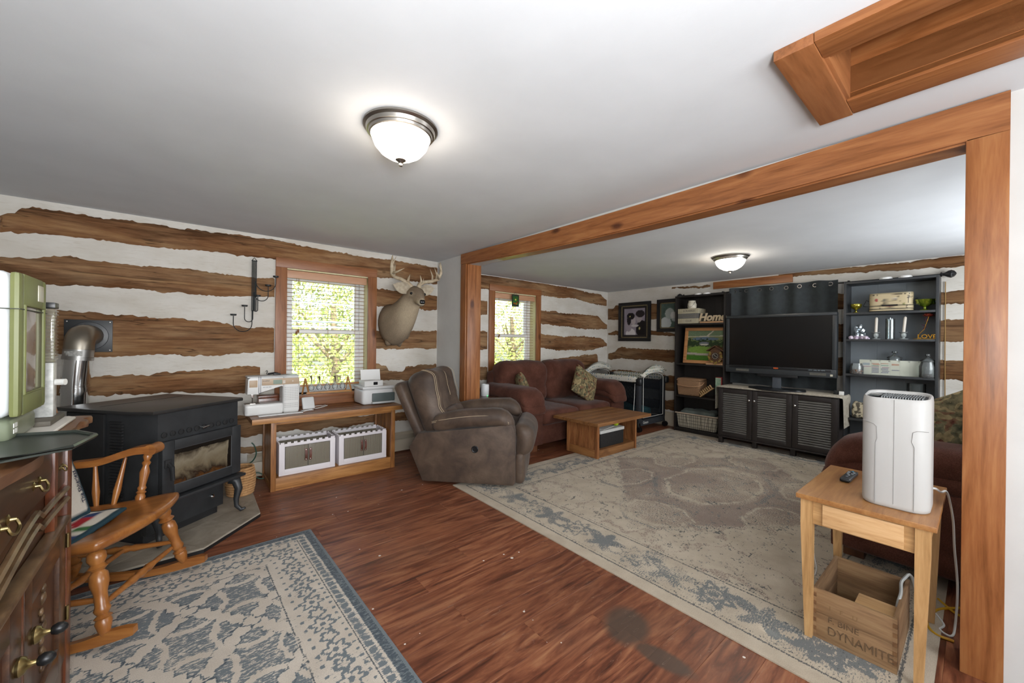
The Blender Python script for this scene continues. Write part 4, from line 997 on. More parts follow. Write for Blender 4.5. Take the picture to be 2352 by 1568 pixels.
for sx in (-1, 1):
    for sz in (-1, 1): b_ = B(); b_.lathe([(.005, 0), (.004, .003), (0, .0035)], 8, (sx*.112, 0, sz*.108), Matrix.Rotation(PI/2, 4, 'X')); b_.obj('screw', m_steel, pl)
# woven basket behind the stove leg
bk = thing('rope_basket', 'tan woven rope basket standing behind the stove leg', 'basket', (.36, 3.86, PADZ))
b_ = B()
for i in range(11): b_.tube(arc((0, 0, .012+.02*i), .085+.012*math.sin(i/10*PI), 0, 345, 24, 'xy'), .011, 6)
b_.obj('body', M('seagrass', 'a57a4e', 'bd9466', 60, rough=.9, bump=.5, bscale=150), bk)
B().lathe([(0, .004), (.08, .004), (.08, .008), (0, .008)], 20).obj('bottom', M('seagrass', 'a57a4e'), bk)
# green cord by the wall, heater along the wall
hcord = B().tube(spath([(.47, 4.20, .36), (.49, 4.19, .33), (.505, 4.19, .26), (.485, 4.20, .20), (.45, 4.20, .17), (.43, 4.18, .13), (.47, 4.16, .10), (.52, 4.155, .09), (.55, 4.15, .07)]), .005, 8)
tag(hcord.obj('garden_hose', M('green_rubber', '1f4d3d', rough=.5)), 'thin dark green cord looping down beside the stove', 'cord')
tag(B().tube([(.44, 4.13, .10), (.50, 4.11, .065), (.53, 4.10, .05), (.555, 4.10, .05)], .005, 8).obj('garden_hose', M('green_rubber', '1f4d3d')), 'short green cord running low from the stove to the desk', 'cord')
def heater(label, x0, x1):
    h = thing('baseboard_heater', label, 'heater', ((x0+x1)/2, YA, 0)); w_ = (x1-x0)/2; m = M('heater_enamel', 'b9ae9a', 'c2b8a6', 4, rough=.45)
    b_ = B(); b_.prism([(-.012, .02), (-.065, .02), (-.068, .135), (-.06, .15), (-.055, .15), (-.055, .03), (-.012, .03)], -w_, w_, 'x'); b_.obj('cover', m, h)
    B().b2(-w_, w_, -.012, -.001, .01, .22).prism([(-.014, .21), (-.055, .19), (-.057, .197), (-.014, .22)], -w_, w_, 'x').obj('back_plate', m, h)
    B().b2(-w_, w_, -.05, -.014, .06, .13).obj('fins', M('heater_dark', '4b463e', rough=.7), h)
heater('cream baseboard heater along the log wall beneath the desk', .455, 2.35)
# ================================================================== rocking chair
m_maple = wood('honey_maple', '7d481e', '98602e', 'ab723a', 0, .8, .28, 0, .04, coat=.3)
m_maplez = wood('honey_maple_turned', '7d481e', '98602e', 'ab723a', 2, .8, .28, 0, .04, coat=.3)
rc = thing('rocking_chair', 'honey coloured wooden rocking chair with turned legs in front of the stove', 'rocking chair', (-.335, 2.665, .0075), math.radians(-27))
RKR = 1.25
def rk(x): return (x+.02)**2/(2*RKR)
for sg in (-1, 1):
    b_ = B(); rings = []
    for i in range(25):
        x = -.50+.85*i/24; z = rk(x); w_ = .016; h = .034+.012*math.exp(-((x-.26)/.08)**2)-.014*sm(np.array(.33), np.array(.37), np.array(x)); y = sg*(.275-.03*(x < 0)*(-x))
        rings.append([(x, y-w_, z), (x, y+w_, z), (x, y+w_*.8, z+h), (x, y-w_*.8, z+h)])
    b_.loft(rings); b_.obj('rocker', m_maple, rc, 50)
    LEG = [(0, .014), (.06, .02), (.16, .028), (.20, .024), (.22, .03), (.25, .018), (.28, .024), (.31, .028), (.36, .022), (.50, .022), (.62, .032), (.72, .03), (.76, .02), (.80, .034), (.84, .022), (.9, .032), (.97, .03), (1, .022)]
    B().turn((.245, sg*.275, rk(.245)+.03), (.17, sg*.215, .385), LEG).obj('leg', m_maplez, rc, 50)
    B().turn((-.24, sg*.255, rk(-.24)+.03), (-.17, sg*.18, .355), LEG).obj('leg', m_maplez, rc, 50)
    STR = [(0, .009), (.12, .012), (.3, .013), (.4, .019), (.44, .014), (.5, .021), (.56, .014), (.6, .019), (.7, .013), (.88, .012), (1, .009)]
    B().turn((.21, sg*.24, .19), (-.21, sg*.225, .165), STR).obj('stretcher', m_maple, rc, 50)
    # arm with scrolled front and its supports
    b_ = B(); rings = []
    for i in range(19):
        t = i/18; x = -.235+.30*t; z = .632+.045*sm(np.array(.25), np.array(.85), np.array(t)); y = sg*(.235+.10*t); w_ = .024+.012*t
        th = .016+.004*t
        rings.append([(x, y-w_, z-th), (x, y+w_, z-th), (x, y+w_, z+th), (x, y-w_, z+th)])
    b_.loft(rings); b_.tube([(.065, sg*.335-.037, .675), (.065, sg*.335+.037, .675)], .030, 16); b_.obj('armrest', m_maple, rc, 50)
    B().turn((.05, sg*.245, .40), (.045, sg*.325, .665), [(0, .014), (.05, .017), (.15, .022), (.2, .016), (.23, .022), (.26, .015), (.31, .02), (.35, .014), (.6, .022), (.72, .013), (.78, .02), (.82, .012), (.9, .02), (1, .014)]).obj('arm_post', m_maplez, rc, 50)
    for xa, xb, yb in ((-.06, -.045, .30), (-.13, -.155, .262)):
        B().turn((xa, sg*.235, .395), (xb, sg*yb, .642), [(0, .009), (.35, .016), (.6, .012), (1, .007)]).obj('arm_spindle', m_maplez, rc, 50)
B().turn((.205, -.24, .16), (.205, .24, .16), STR).obj('stretcher', m_maple, rc, 50)
B().turn((0, -.23, .178), (.0, .23, .178), STR).obj('stretcher', m_maple, rc, 50)
def seatp(p):
    q = Vector(p); u, v = p.x/.26, p.y/.28
    q.y *= 1-.16*max(0, -u); q.x -= .05*abs(v)**2*(u > 0); q.z -= .022*max(0, 1-((u+.25)**2*1.1+v*v*1.2))*(p.z > -.01)
    q.z += .028*max(0, u)**2-.03*max(0, u-.75); q.z += u*.012; return q
B().rbox((0, 0, .395), (.54, .57, .05), .024, 14, fn=seatp).obj('seat', m_maple, rc, 60)
for i in range(7):
    y = -.17+.34*i/6; B().turn((-.20, y*.85, .40), (-.36-.02*(1-(y/.17)**2), y*1.35, .95), [(0, .009), (.4, .014), (1, .007)]).obj('back_spindle', m_maplez, rc, 50)
for sg in (-1, 1): B().turn((-.19, sg*.19, .40), (-.36, sg*.275, .98), [(0, .014), (.2, .02), (.3, .014), (.5, .02), (.62, .013), (.8, .018), (1, .012)]).obj('back_post', m_maplez, rc, 50)
b_ = B(); b_.loft([[(-.37-.045*(1-(y/.31)**2)-.008, y, .93), (-.37-.045*(1-(y/.31)**2)+.012, y, .93), (-.40-.045*(1-(y/.31)**2)+.008, y, 1.06-.05*(y/.31)**2), (-.40-.045*(1-(y/.31)**2)-.012, y, 1.06-.05*(y/.31)**2)] for y in [-.31+.62*i/12 for i in range(13)]]); b_.obj('crest_rail', m_maple, rc, 50)
# patchwork cushion: seat pad and back pad
cu = thing('chair_cushion', 'patchwork seat and back cushion with dark green border on the rocking chair', 'cushion', (-.335, 2.665, .405), math.radians(-27))
m_patch = vcol('patchwork_cotton', .95, fine=(300, (1, 1, 1), .12), bump=.2, bscale=90)
def patch(W, Hh, back=False):
    def f(x, y, z):
        e = np.minimum(W/2-np.abs(x), Hh/2-np.abs(y)); col = np.tile(L3('d3cdc0'), (len(x), 1))
        if not back:
            a = (x*18).astype(int)*7+(y*18).astype(int)*3; h = ((np.floor(x/.055)*13+np.floor(y/.055)*29) % 11); dl = np.abs((x/.055) % 1-.5)+np.abs((y/.055) % 1-.5)
            for k, c in ((2, 'a3262e'), (5, '32466e'), (8, '3d6b3c'), (9, 'a3262e')): col = np.where(((h == k) & (dl < .85))[:, None], L3(c), col)
        else:
            ln = np.abs(x+.015*np.sin(y*30)-W*.12) < .006; col = np.where(ln[:, None], L3('5d5a4a'), col)
        return np.where((e < .022)[:, None], L3('27404a'), col)
    return f
def padfn(p): q = Vector(p); q.z *= .55+.45*max(0, 1-(p.x/.21)**4)*max(0, 1-(p.y/.21)**4); q.z += .004*noise.noise(Vector((p.x*20, p.y*20, 0))); return q
sp_ = B().rbox((0, 0, 0), (.36, .42, .028), .012, 26, fn=padfn).obj('seat_pad', m_patch, cu, 180); dye(sp_, patch(.36, .42)); sp_.location = (-.085, -.095, .026); sp_.rotation_euler = (0, math.radians(-2), .12)
bp_ = B().rbox((0, 0, 0), (.42, .44, .05), .02, 20, fn=padfn).obj('back_pad', m_patch, cu, 180); dye(bp_, patch(.42, .44, True)); bp_.matrix_local = TR(-.125, -.115, .245) @ RM('Y', 73) @ RM('Z', 90)
text('The Sbheriess', .028, TR(-.165, .0, .0268) @ Matrix.Rotation(PI/2, 4, 'Z') if False else TR(.168, -.075, .027) @ Matrix.Rotation(PI/2, 4, 'Z'), M('navy_thread', '1f2a44'), bp_, 'embroidery')

# ================================================================== antique sideboard
m_mah = wood('dark_mahogany', '26160d', '432a1a', '5c3d26', 1, 1.0, .3, 0, .05, coat=.3)
m_mahz = wood('red_mahogany_upright', '43200f', '6b3820', '7f4828', 2, 1.0, .3, 0, .05, coat=.3)
m_mould = M('worn_moulding', '4d3826', '7c6347', 30, (1, .4, 1), rough=.35)
m_brass = M('old_brass', '8f7d52', 'a8966a', 20, rough=.35, metal=1)
sb = thing('sideboard', 'dark mahogany antique sideboard with brass pulls at the left edge', 'sideboard', (-.57, 1.45, .0075))
SBT = TR(.57, -1.45, 0)
def Q(name, m, *bx, bev=.004):
    b_ = B().at(SBT)
    for q in bx: b_.b2(*q, bev)
    return b_.obj(name, m, sb)
Q('body', m_mah, (-.84, -.345, .80, 2.15, .13, .955), bev=.003)
tp = [(-.86, .76), (-.30, .76), (-.29, .80)]+[(-.295-.012*math.sin(i*PI/4.0), .8+1.28*i/24) for i in range(1, 25)]
tp += [(-.283, 2.10), (-.272, 2.13), (-.278, 2.155), (-.30, 2.165), (-.286, 2.19), (-.272, 2.215), (-.278, 2.245), (-.31, 2.262), (-.35, 2.25), (-.86, 2.25)]
B().at(SBT).prism(tp, .955, .982, 'z', .006, 2).obj('top', wood('sideboard_top', '4a2c1a', '6d4a30', '84603f', 1, 1, .35, 0, .05), sb)
Q('corner_post', m_mahz, (-.35, -.318, 2.10, 2.17, .0, .955)); Q('corner_post', m_mahz, (-.35, -.318, .80, .86, .0, .955))
Q('back_foot', m_mah, (-.84, -.78, 2.09, 2.15, 0, .13)); Q('back_foot', m_mah, (-.84, -.78, .80, .86, 0, .13))
Q('stile', m_mahz, (-.345, -.322, 1.945, 1.985, .65, .955))
def serp(y): return .012*math.sin((y-.8)*4.6)
b_ = B().at(SBT); rg = []
for i in range(25):
    y = .87+1.065*i/24; s_ = serp(y); rg.append([(-.345, y, .79), (-.322+s_, y, .79), (-.316+s_, y, .86), (-.322+s_, y, .945), (-.345, y, .945)])
b_.loft(rg); dw = b_.obj('drawer', m_mah, sb, 50)
def pull(y, z, parent, k=1.0):
    b_ = B().at(SBT); xf = -.318+serp(y) if z > .7 else -.320
    for dy in (-.03*k, .03*k): b_.lathe([(.012*k, 0), (.013*k, .003), (.006*k, .006), (.004*k, .016*k)], 12, (xf, y+dy, z), Matrix.Rotation(PI/2, 4, 'Y'))
    b_.tube(spath([(xf+.014*k, y-.03*k, z), (xf+.02*k, y-.028*k, z-.016*k), (xf+.022*k, y, z-.024*k), (xf+.02*k, y+.028*k, z-.016*k), (xf+.014*k, y+.03*k, z)]), .0035*k, 6)
    return b_.obj('bail_pull', m_brass, parent)
for y in (1.05, 1.42, 1.76): pull(y, .862, dw)
d2 = Q('drawer', m_mah, (-.345, -.324, 1.99, 2.095, .77, .945)); pull(2.035, .84, d2, .6)
for z, yo in ((.752, 0), (.715, .03)):
    B().at(SBT).tube([(-.318, .86+1.23*i/30, z+.035*math.sin((.86+1.23*i/30-1.45)*5.2)*(1 if 1.2 < .86+1.23*i/30 < 1.75 else .35)) for i in range(31)], .009, 6).obj('bead_moulding', m_mould, sb)
B().at(SBT).prism([(-.345, .628), (-.310, .634), (-.304, .645), (-.312, .656), (-.345, .66)], .86, 2.10, 'y').obj('rail_moulding', m_mould, sb) if False else Q('rail_moulding', m_mould, (-.345, -.308, .86, 2.10, .632, .652), bev=.008)
for y0, y1, ky in ((1.625, 2.095, 1.70), (.87, 1.60, 1.56)):
    d = Q('door', m_mah, (-.345, -.320, y0, y0+.07, .14, .62), (-.345, -.320, y1-.09, y1, .14, .62), (-.345, -.320, y0+.07, y1-.09, .54, .62), (-.345, -.320, y0+.07, y1-.09, .14, .23))
    B().at(SBT).b2(-.345, -.332, y0+.07, y1-.09, .23, .54).obj('panel', wood('panel_mahogany', '2a160c', '442615', '5a341d', 2, 1, .32, 0, .05), d)
    cv = B().at(SBT); yc = (y0+y1)/2-.01
    for i in range(9): z = .27+.03*i; cv.lathe([(.016+.008*math.sin(i*2), 0), (.012, .006), (0, .009)], 8, (-.332, yc+.02*math.sin(i*1.9), z), Matrix.Rotation(PI/2, 4, 'Y'))
    cv.obj('carving', m_mould, d, 180)
    b_ = B().at(SBT); R_ = Matrix.Rotation(PI/2, 4, 'Y'); b_.lathe([(0, 0), (.022, 0), (.024, .006), (.02, .014), (.012, .018), (.007, .026), (.006, .034)], 16, (-.320, ky, .45), R_); b_.obj('brass_knob', m_brass, d)
    b_ = B().at(SBT); b_.lathe([(.004, .032), (.012, .036), (.016, .046), (.014, .058), (.007, .066), (0, .068)], 14, (-.320, ky, .45), R_); b_.obj('black_knob', m_blk, d, 180)
Q('stile', m_mahz, (-.345, -.321, 1.602, 1.623, .14, .63))
hg = B().at(SBT)
for z in (.30, .56): hg.cyl((-.316, 2.098, z-.025), (-.316, 2.098, z+.025), .005)
hg.obj('hinge', m_brass, sb)
B().at(SBT).prism([(.86, .13), (2.10, .13), (2.10, .03), (2.04, .05), (1.95, .10), (1.2, .10), (1.0, .05), (.86, .03)], -.345, -.325, 'x').obj('apron', m_mah, sb)

# ---- on the sideboard
tr = thing('serving_tray', 'white tray lying on the sideboard behind the green machine', 'tray', (-.52, 1.97, .9895))
trp = [(-.22, -.25), (.14, -.25), (.205, -.12), (.21, .20), (.19, .23), (-.22, .23)]
B().prism(trp, 0, .010, 'z', .003).obj('rim', M('white_melamine', 'd8d4cc', rough=.4), tr)
bkk = B().b2(-.13, .135, -.10, .10, 0, .016, .002).obj('dark_book', M('dark_cover', '4a443b', '5c564a', 14, rough=.6)); bkk.location = (-.475, 2.085, 1.0); tag(bkk, 'dark flat book lying on the white tray', 'book')
cn = thing('canister_rack', 'narrow clear ribbed canister with a knob beside the green machine', 'canister', (-.375, 2.105, 1.0165))
m_clear = glassy('clear_plastic', 'e9e6d8', .06, .9, .18)
b_ = B(); b_.rbox((0, 0, .285), (.05, .05, .19), .006, 4)
for i in range(15): b_.b2(-.0265, .0265, -.0265, .0265, .20+.012*i, .204+.012*i)
b_.obj('ribbed_tube', m_clear, cn, 50)
B().b2(-.027, .027, -.027, .027, .38, .40, .003).obj('cap', m_blk, cn)
B().b2(-.024, .024, -.024, .024, 0, .19, .004).obj('lower_body', M('white_glitter', 'cfd0cb', 'a9aaa6', 45, rough=.3), cn)
B().cyl((.02, 0, .12), (.05, -.01, .12), .011, .011, 14).obj('knob', M('white_plastic', 'dcdcd8', rough=.35), cn)
mc = thing('countertop_machine', 'white and olive green machine with a clear window standing on the sideboard', 'appliance', (-.545, 1.825, .9998))
m_mw = M('machine_white', 'dfe3e6', rough=.4); m_mg = M('machine_green', '696e41', '727748', 8, rough=.45)
B().rbox((-.012, 0, .275), (.385, .275, .41), .03, 8).obj('body', m_mw, mc, 180)
def fr(y0, y1, z0, z1): return (.178, .198, y0, y1, z0, z1)
gf = B(); gf.b2(*fr(-.135, -.095, .075, .475), .01).b2(*fr(.095, .135, .075, .475), .01).b2(*fr(-.095, .095, .075, .135), .006).b2(*fr(-.095, .095, .385, .475), .006)
front = gf.obj('door_frame', m_mg, mc)
B().b2(.176, .1955, -.095, .095, .135, .385, .002).obj('door_window', M('tinted_window', '9a948c', '75685c', 5, rough=.08, spec=.8), front)
B().tube([(.198, -.095, .135), (.198, .095, .135), (.198, .095, .385), (.198, -.095, .385)], .004, 6, True).obj('window_rim', m_mg, front)
B().b2(.19, .1995, .035, .095, .405, .455, .002).obj('screen', M('screen_grey', 'b9b6a6', rough=.3), front)
B().b2(-.205, .199, -.139, .139, .372, .3745).obj('seam', M('dark_seam', '3b3f33', rough=.7), mc)
B().b2(-.10, .06, -.16, -.04, .48, .515, .01).obj('lid_handle', m_mw, mc)
B().cyl((.05, -.10, .50), (.085, -.10, .50), .008).obj('lid_peg', m_mw, mc)
B().rbox((.0, 0, .036), (.36, .265, .072), .02, 6).obj('base', M('olive_translucent', '6d7560', '7a826c', 5, rough=.3), mc, 180)
lg = B()
for dy in (-.016, .002):
    for dz in (.026, .042): lg.b2(.179, .1815, dy-.08, dy-.08+.014, dz, dz+.012)
lg.obj('emblem', M('white_print', 'd8d8d2', rough=.5), mc, kind=None)
tpoly = [(.16, -.19), (.215, -.40), (.325, -.33), (.35, -.19), (.30, -.10), (.16, -.06)]
B().prism(tpoly, .008, .013, 'z').tube([(x, y, .016) for x, y in tpoly], .006, 6, True).obj('output_tray', M('dark_tray', '2b302c', '353a35', 6, rough=.35), mc)
# ================================================================== wall sconce (five cups)
m_wire = M('black_wrought_iron', '1d2224', rough=.5)
sc = thing('candle_sconce', 'black wrought iron wall sconce with five stepped candle cups', 'sconce', (.492, 4.335, 1.5))
b_ = B().at(TR(-.492, -4.335, -1.5))
for i in range(4): b_.tube([(.476+.0105*i, 4.335, 2.02), (.476+.0105*i, 4.335, 1.55)], .004, 6)
b_.tube([(.474, 4.335, 2.02), (.492, 4.335, 2.047), (.511, 4.335, 2.02)], .0035, 6)
b_.tube([(.47, 4.335, 2.018), (.515, 4.335, 2.018)], .004, 6)
b_.obj('stem', m_wire, sc)
for (cx, cz), (bx, bz), sx in (((.335, 1.502), (.399, 1.359), .478), ((.418, 1.588), (.451, 1.45), .484), ((.519, 1.688), (.504, 1.549), .492), ((.601, 1.791), (.547, 1.649), .500), ((.663, 1.881), (.590, 1.744), .507)):
    h = abs(sx-cx)/2; mid = (sx+cx)/2; pts = [(sx, 4.335, 1.56 if sx < .49 else max(1.56, bz+.18))]
    pts += [(mid+(h if sx > cx else -h)*math.cos(PI*i/10), 4.335-.02*i/10, bz+h-h*math.sin(PI*i/10)) for i in range(11)]
    pts += [(cx, 4.315, cz-.004)]
    a = B().at(TR(-.492, -4.335, -1.5)); a.tube(pts, .0035, 7); ar = a.obj('arm', m_wire, sc)
    c = B().at(TR(-.492, -4.335, -1.5)); c.lathe([(.004, -.002), (.022, .0), (.025, .014), (.022, .014), (.02, .004), (0, .004)], 16, (cx, 4.315, cz)); c.obj('candle_cup', m_wire, ar)
hk = B().tube([(.595, 4.352, .985), (.602, 4.345, .995), (.608, 4.34, .985), (.602, 4.34, .975), (.598, 4.34, .965), (.604, 4.34, .957), (.612, 4.342, .962)], .003, 6).obj('wall_hook', m_wire); tag(hk, 'tiny black curled hook on the chinking above the sewing machine', 'hook')

# ================================================================== sewing machine
m_sw = M('sewing_white', 'dcdcda', rough=.3); m_beige = M('sewing_beige', 'b59d82', rough=.4); m_grey = M('light_grey_plastic', 'b4b6b6', rough=.4)
sw = thing('sewing_machine', 'white and beige computer sewing machine standing on the desk', 'sewing machine', (.60, 4.07, .633))
B().rbox((-.062, 0, .048), (.285, .17, .096), .014, 6).obj('bed', m_sw, sw, 60)
B().rbox((.142, .0, .165), (.135, .185, .33), .022, 6).obj('tower', m_sw, sw, 60)
hp = [(-.19, .185), (-.105, .18), (-.02, .232), (.08, .235), (.08, .325), (-.165, .33), (-.185, .315)]
B().prism(hp, -.085, .085, 'y', .012, 2).obj('arm', m_sw, sw, 40)
B().b2(-.19, .205, -.08, .08, .325, .338, .006).obj('top_cover', m_grey, sw)
B().b2(-.175, -.115, -.0875, -.083, .245, .305, .002).obj('head_plate', m_beige, sw)
pn = B().b2(-.085, .205, -.0955, -.084, .258, .315, .003).obj('control_panel', m_beige, sw)
B().b2(.0, .068, -.0965, -.0945, .265, .303).obj('display', M('lcd_grey', '7f8f80', rough=.25), pn)
bt = B()
for z in (.270, .284): bt.b2(.073, .093, -.0975, -.0945, z, z+.008, .001)
bt.b2(.148, .155, -.0975, -.0945, .282, .290); bt.obj('buttons', m_sw, pn)
text('brother', .017, TR(-.053, -.0962, .298) @ FACE_NY, M('print_black', '1c1c1c', rough=.6), pn, 'brand_lettering')
for xx in (-.108, -.094): B().b2(xx, xx+.003, -.088, -.0, .19, .335).obj('thread_slot', M('slot_navy', '23243a'), sw)
bt = B()
for i in range(3): bt.b2(-.075+.022*i, -.057+.022*i, -.0885, -.084, .238, .246, .001)
bt.obj('speed_buttons', m_grey, sw)
ch = B()
for r in range(11):
    for q in range(13): ch.b2(.088+.0085*q, .0905+.0085*q, -.0937, -.0925, .225-.0155*r-(.02 if r > 7 else 0), .232-.0155*r-(.02 if r > 7 else 0))
ch.obj('stitch_chart', M('chart_grey', '83827e'), sw, 0, kind='stuff')
B().tube([(-.145, -.02, .185), (-.145, -.02, .10)], .004, 8).b2(-.155, -.135, -.03, -.005, .15, .19, .002).b2(-.165, -.125, -.045, .0, .098, .104).obj('needle_bar', m_chrome, sw)
B().b2(-.20, -.09, -.06, .05, .0955, .0985, .001).obj('needle_plate', m_steel, sw)
B().tube([(-.02, .06, .345), (.03, .06, .352), (.06, .05, .348)], .008, 8).b2(.02, .075, .02, .06, .338, .35, .003).obj('spool_holder', m_blk, sw)
b_ = B(); b_.lathe([(.0, 0), (.035, 0), (.038, .008), (.035, .02), (0, .022)], 20, (.208, .02, .24), Matrix.Rotation(PI/2, 4, 'Y')); b_.obj('hand_wheel', m_sw, sw)
pc = B().b2(-.17, .17, -.03, .03, 0, .006, .001).obj('white_ruler', m_sw); pc.location = (.655, 3.935, .6335); pc.rotation_euler = (0, 0, .03); tag(pc, 'flat white accessory lying in front of the sewing machine', 'accessory')
bm_ = thing('wooden_box', 'small reddish wooden box standing behind the sewing machine', 'box', (.60, 4.225, .633))
B().b2(-.085, .085, -.05, .05, 0, .12, .006).obj('body', m_mahz, bm_); B().b2(-.088, .088, -.053, .053, .12, .145, .006).obj('lid', m_mahz, bm_)
# ---- router on the desk
rt_ = thing('wireless_router', 'small white router tilted on its stand in the middle of the desk', 'router', (.885, 4.0, .633), .1)
B().rbox((0, 0, .07), (.105, .028, .115), .012, 6, rot=RM('X', -20)).obj('body', M('router_white', 'c9cbcb', rough=.35), rt_, 60)
B().b2(-.05, .05, .0, .05, 0, .006, .002).obj('stand', m_sw, rt_); B().tube([(-.05, -.03, .005), (.03, -.01, .012)], .005, 6).obj('stand_foot', m_sw, rt_)
tag(B().tube([(.93, 4.03, .66), (.97, 4.06, .66), (1.02, 4.11, .652), (1.05, 4.17, .64), (1.09, 4.21, .638), (1.10, 4.18, .638), (1.04, 4.11, .638), (.97, 4.05, .64), (.93, 4.03, .65)], .0038, 7).obj('white_cable', M('white_cable', 'd6d6d2', rough=.5)), 'coiled white cable lying on the desk beside the router', 'cable')
# ---- printer
pr = thing('printer', 'white printer with paper in its tray on the desk behind the recliner', 'printer', (1.545, 4.13, .633))
B().rbox((0, 0, .08), (.33, .28, .16), .03, 6).obj('body', M('printer_white', 'd9dada', rough=.35), pr, 60)
B().b2(-.165, .165, -.145, .13, .158, .185, .008).obj('scanner_lid', M('printer_white', 'd9dada'), pr)
B().b2(-.07, .17, -.155, -.128, .03, .115, .01).obj('output_slot', M('slot_dark', '56605f', rough=.5), pr)
B().b2(-.075, .165, -.175, -.10, .012, .03, .003).obj('output_tray', M('printer_grey', 'b9bdbd', rough=.35), pr)
B().b2(-.12, .05, .04, .11, .185, .235, .01).obj('paper_feed', M('printer_white', 'd9dada'), pr)
B().box((0, .095, .26), (.21, .004, .17), 0, rot=RM('X', -12)).obj('paper_sheet', M('paper', 'e4e4e2', rough=.7), pr)
pk = thing('ink_box', 'small white box lying on top of the printer', 'box', (1.50, 4.06, .8195), .1)
B().b2(-.10, .10, -.045, .045, 0, .055, .003).obj('carton', M('carton_white', 'dededc', rough=.5), pk); B().b2(-.005, .04, -.0465, -.045, .012, .042).obj('black_print', m_blk, pk)
# ---- wooden rack of glass on the sill
rk_ = thing('glass_rack', 'wooden stand holding a row of round glass vials on the window sill', 'stand', (1.13, 4.31, .7455))
m_bam = M('bamboo', 'a87442', 'bb8852', 8, (1, 1, .3), rough=.5)
for sx in (-.205, .205):
    B().tube([(sx+.03, -.03, .0), (sx, 0, .16)], .008, 4).tube([(sx-.02, .03, 0), (sx, 0, .16)], .008, 4).obj('end_frame', m_bam, rk_)
B().b2(-.20, .225, -.038, -.022, .004, .024, .002).obj('lower_bar', m_bam, rk_)
m_vial = glassy('vial_glass', 'f2f6f6', .03, 1.0, .25)
for i in range(5):
    x = -.15+.075*i
    g = B(); g.lathe([(.006, -.03), (.024, -.022), (.03, 0), (.024, .022), (.01, .03), (.01, .05), (.012, .052)], 16, (x, 0, .062)); vl = g.obj('glass_vial', m_vial, rk_, 180)
    B().tube(arc((x, -.004, .062), .033, -200, 20, 14, 'xz'), .003, 6).obj('wire_holder', M('white_wire', 'd9dcdc', rough=.35), vl)
for i, h in ((0, .07), (1, .06), (3, .06)):
    x = -.15+.075*i; B().tube([(x, 0, .10), (x+.004, 0, .11+h*.5), (x-.004, .004, .115+h)], [.003, .006, .010], 6).obj('sprout', M('dry_sprout', '4d4632', '5c5238', 30, rough=.9), rk_)

# ================================================================== mounted deer head
def etube(b_, pts, rx, ry, n=24, up=Vector((0, 0, 1)), fn=None):
    rings = []; m = len(pts); pts = [Vector(p) for p in pts]
    for i in range(m):
        t = (pts[min(i+1, m-1)]-pts[max(i-1, 0)]).normalized(); a = t.cross(up).normalized(); c = a.cross(t).normalized()
        rings.append([pts[i]+a*(math.cos(2*PI*k/n)*rx[i])+c*(math.sin(2*PI*k/n)*ry[i]) for k in range(n)])
    return b_.loft(rings)
de = thing('deer_mount', 'mounted whitetail deer head with antlers on the log wall beside the window', 'deer mount', (1.83, 4.345, 1.47))
DT = TR(-1.83, -4.345, -1.47)
kp = [((1.815, 4.345, 1.455), 0.125, 0.2), ((1.812, 4.32, 1.462), 0.155, 0.235), ((1.815, 4.27, 1.475), 0.165, 0.243), ((1.825, 4.21, 1.5), 0.16, 0.227), ((1.845, 4.15, 1.545), 0.143, 0.193), ((1.868, 4.1, 1.605), 0.127, 0.159), ((1.89, 4.065, 1.665), 0.112, 0.134), ((1.908, 4.035, 1.72), 0.1, 0.12), ((1.922, 4.005, 1.768), 0.086, 0.105), ((1.932, 3.965, 1.792), 0.088, 0.102), ((1.936, 3.925, 1.781), 0.08, 0.088), ((1.935, 3.885, 1.755), 0.06, 0.068), ((1.931, 3.85, 1.728), 0.046, 0.06160000000000001), ((1.927, 3.82, 1.707), 0.04, 0.052640000000000006), ((1.924, 3.8, 1.693), 0.034, 0.043680000000000004), ((1.923, 3.79, 1.686), 0.022, 0.025)]
b_ = B().at(DT); etube(b_, [k[0] for k in kp], [k[1] for k in kp], [k[2] for k in kp], 28)
b_.tube([(1.85, 4.24, 1.33), (1.865, 4.24, 1.27), (1.885, 4.25, 1.225)], [.075, .05, .012], 12)
b_.tube([(1.765, 4.26, 1.30), (1.75, 4.27, 1.255), (1.745, 4.285, 1.235)], [.06, .035, .01], 10)
b_.tube([(1.93, 4.22, 1.40), (1.955, 4.225, 1.345), (1.965, 4.24, 1.315)], [.06, .035, .01], 10)
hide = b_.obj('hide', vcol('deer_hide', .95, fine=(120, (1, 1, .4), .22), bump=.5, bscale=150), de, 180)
def hidecol(x, y, z):
    X, Y, Z = x+1.83, y+4.345, z+1.47; base = np.tile(L3('8a7a66'), (len(x), 1)); n_ = fbm(X*30, Z*30+Y*20, 3)
    base = base*(.82+.36*n_)[:, None]
    th = sm(4.08, 3.98, Y)*sm(1.77, 1.70, Z); base = base*(1-.6*th)[:, None]+L3('b8a98f')*(.6*th)[:, None]
    fc = sm(3.99, 3.93, Y)*sm(1.78, 1.83, Z); base = base*(1-.5*fc)[:, None]+L3('6b5a49')*(.5*fc)[:, None]
    for sg in (-1, 1):
        er = sm(.042, .018, np.sqrt((X-1.936-sg*.078)**2+(Y-3.925)**2+(Z-1.80)**2)); base = base*(1-.6*er)[:, None]+L3('b5a78f')*(.6*er)[:, None]
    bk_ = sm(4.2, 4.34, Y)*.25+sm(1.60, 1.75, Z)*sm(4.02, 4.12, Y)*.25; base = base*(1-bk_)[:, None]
    mz = sm(3.87, 3.82, Y)*sm(1.735, 1.69, Z); return base*(1-.6*mz)[:, None]+L3('c9bda6')*(.6*mz)[:, None]
dye(hide, hidecol)
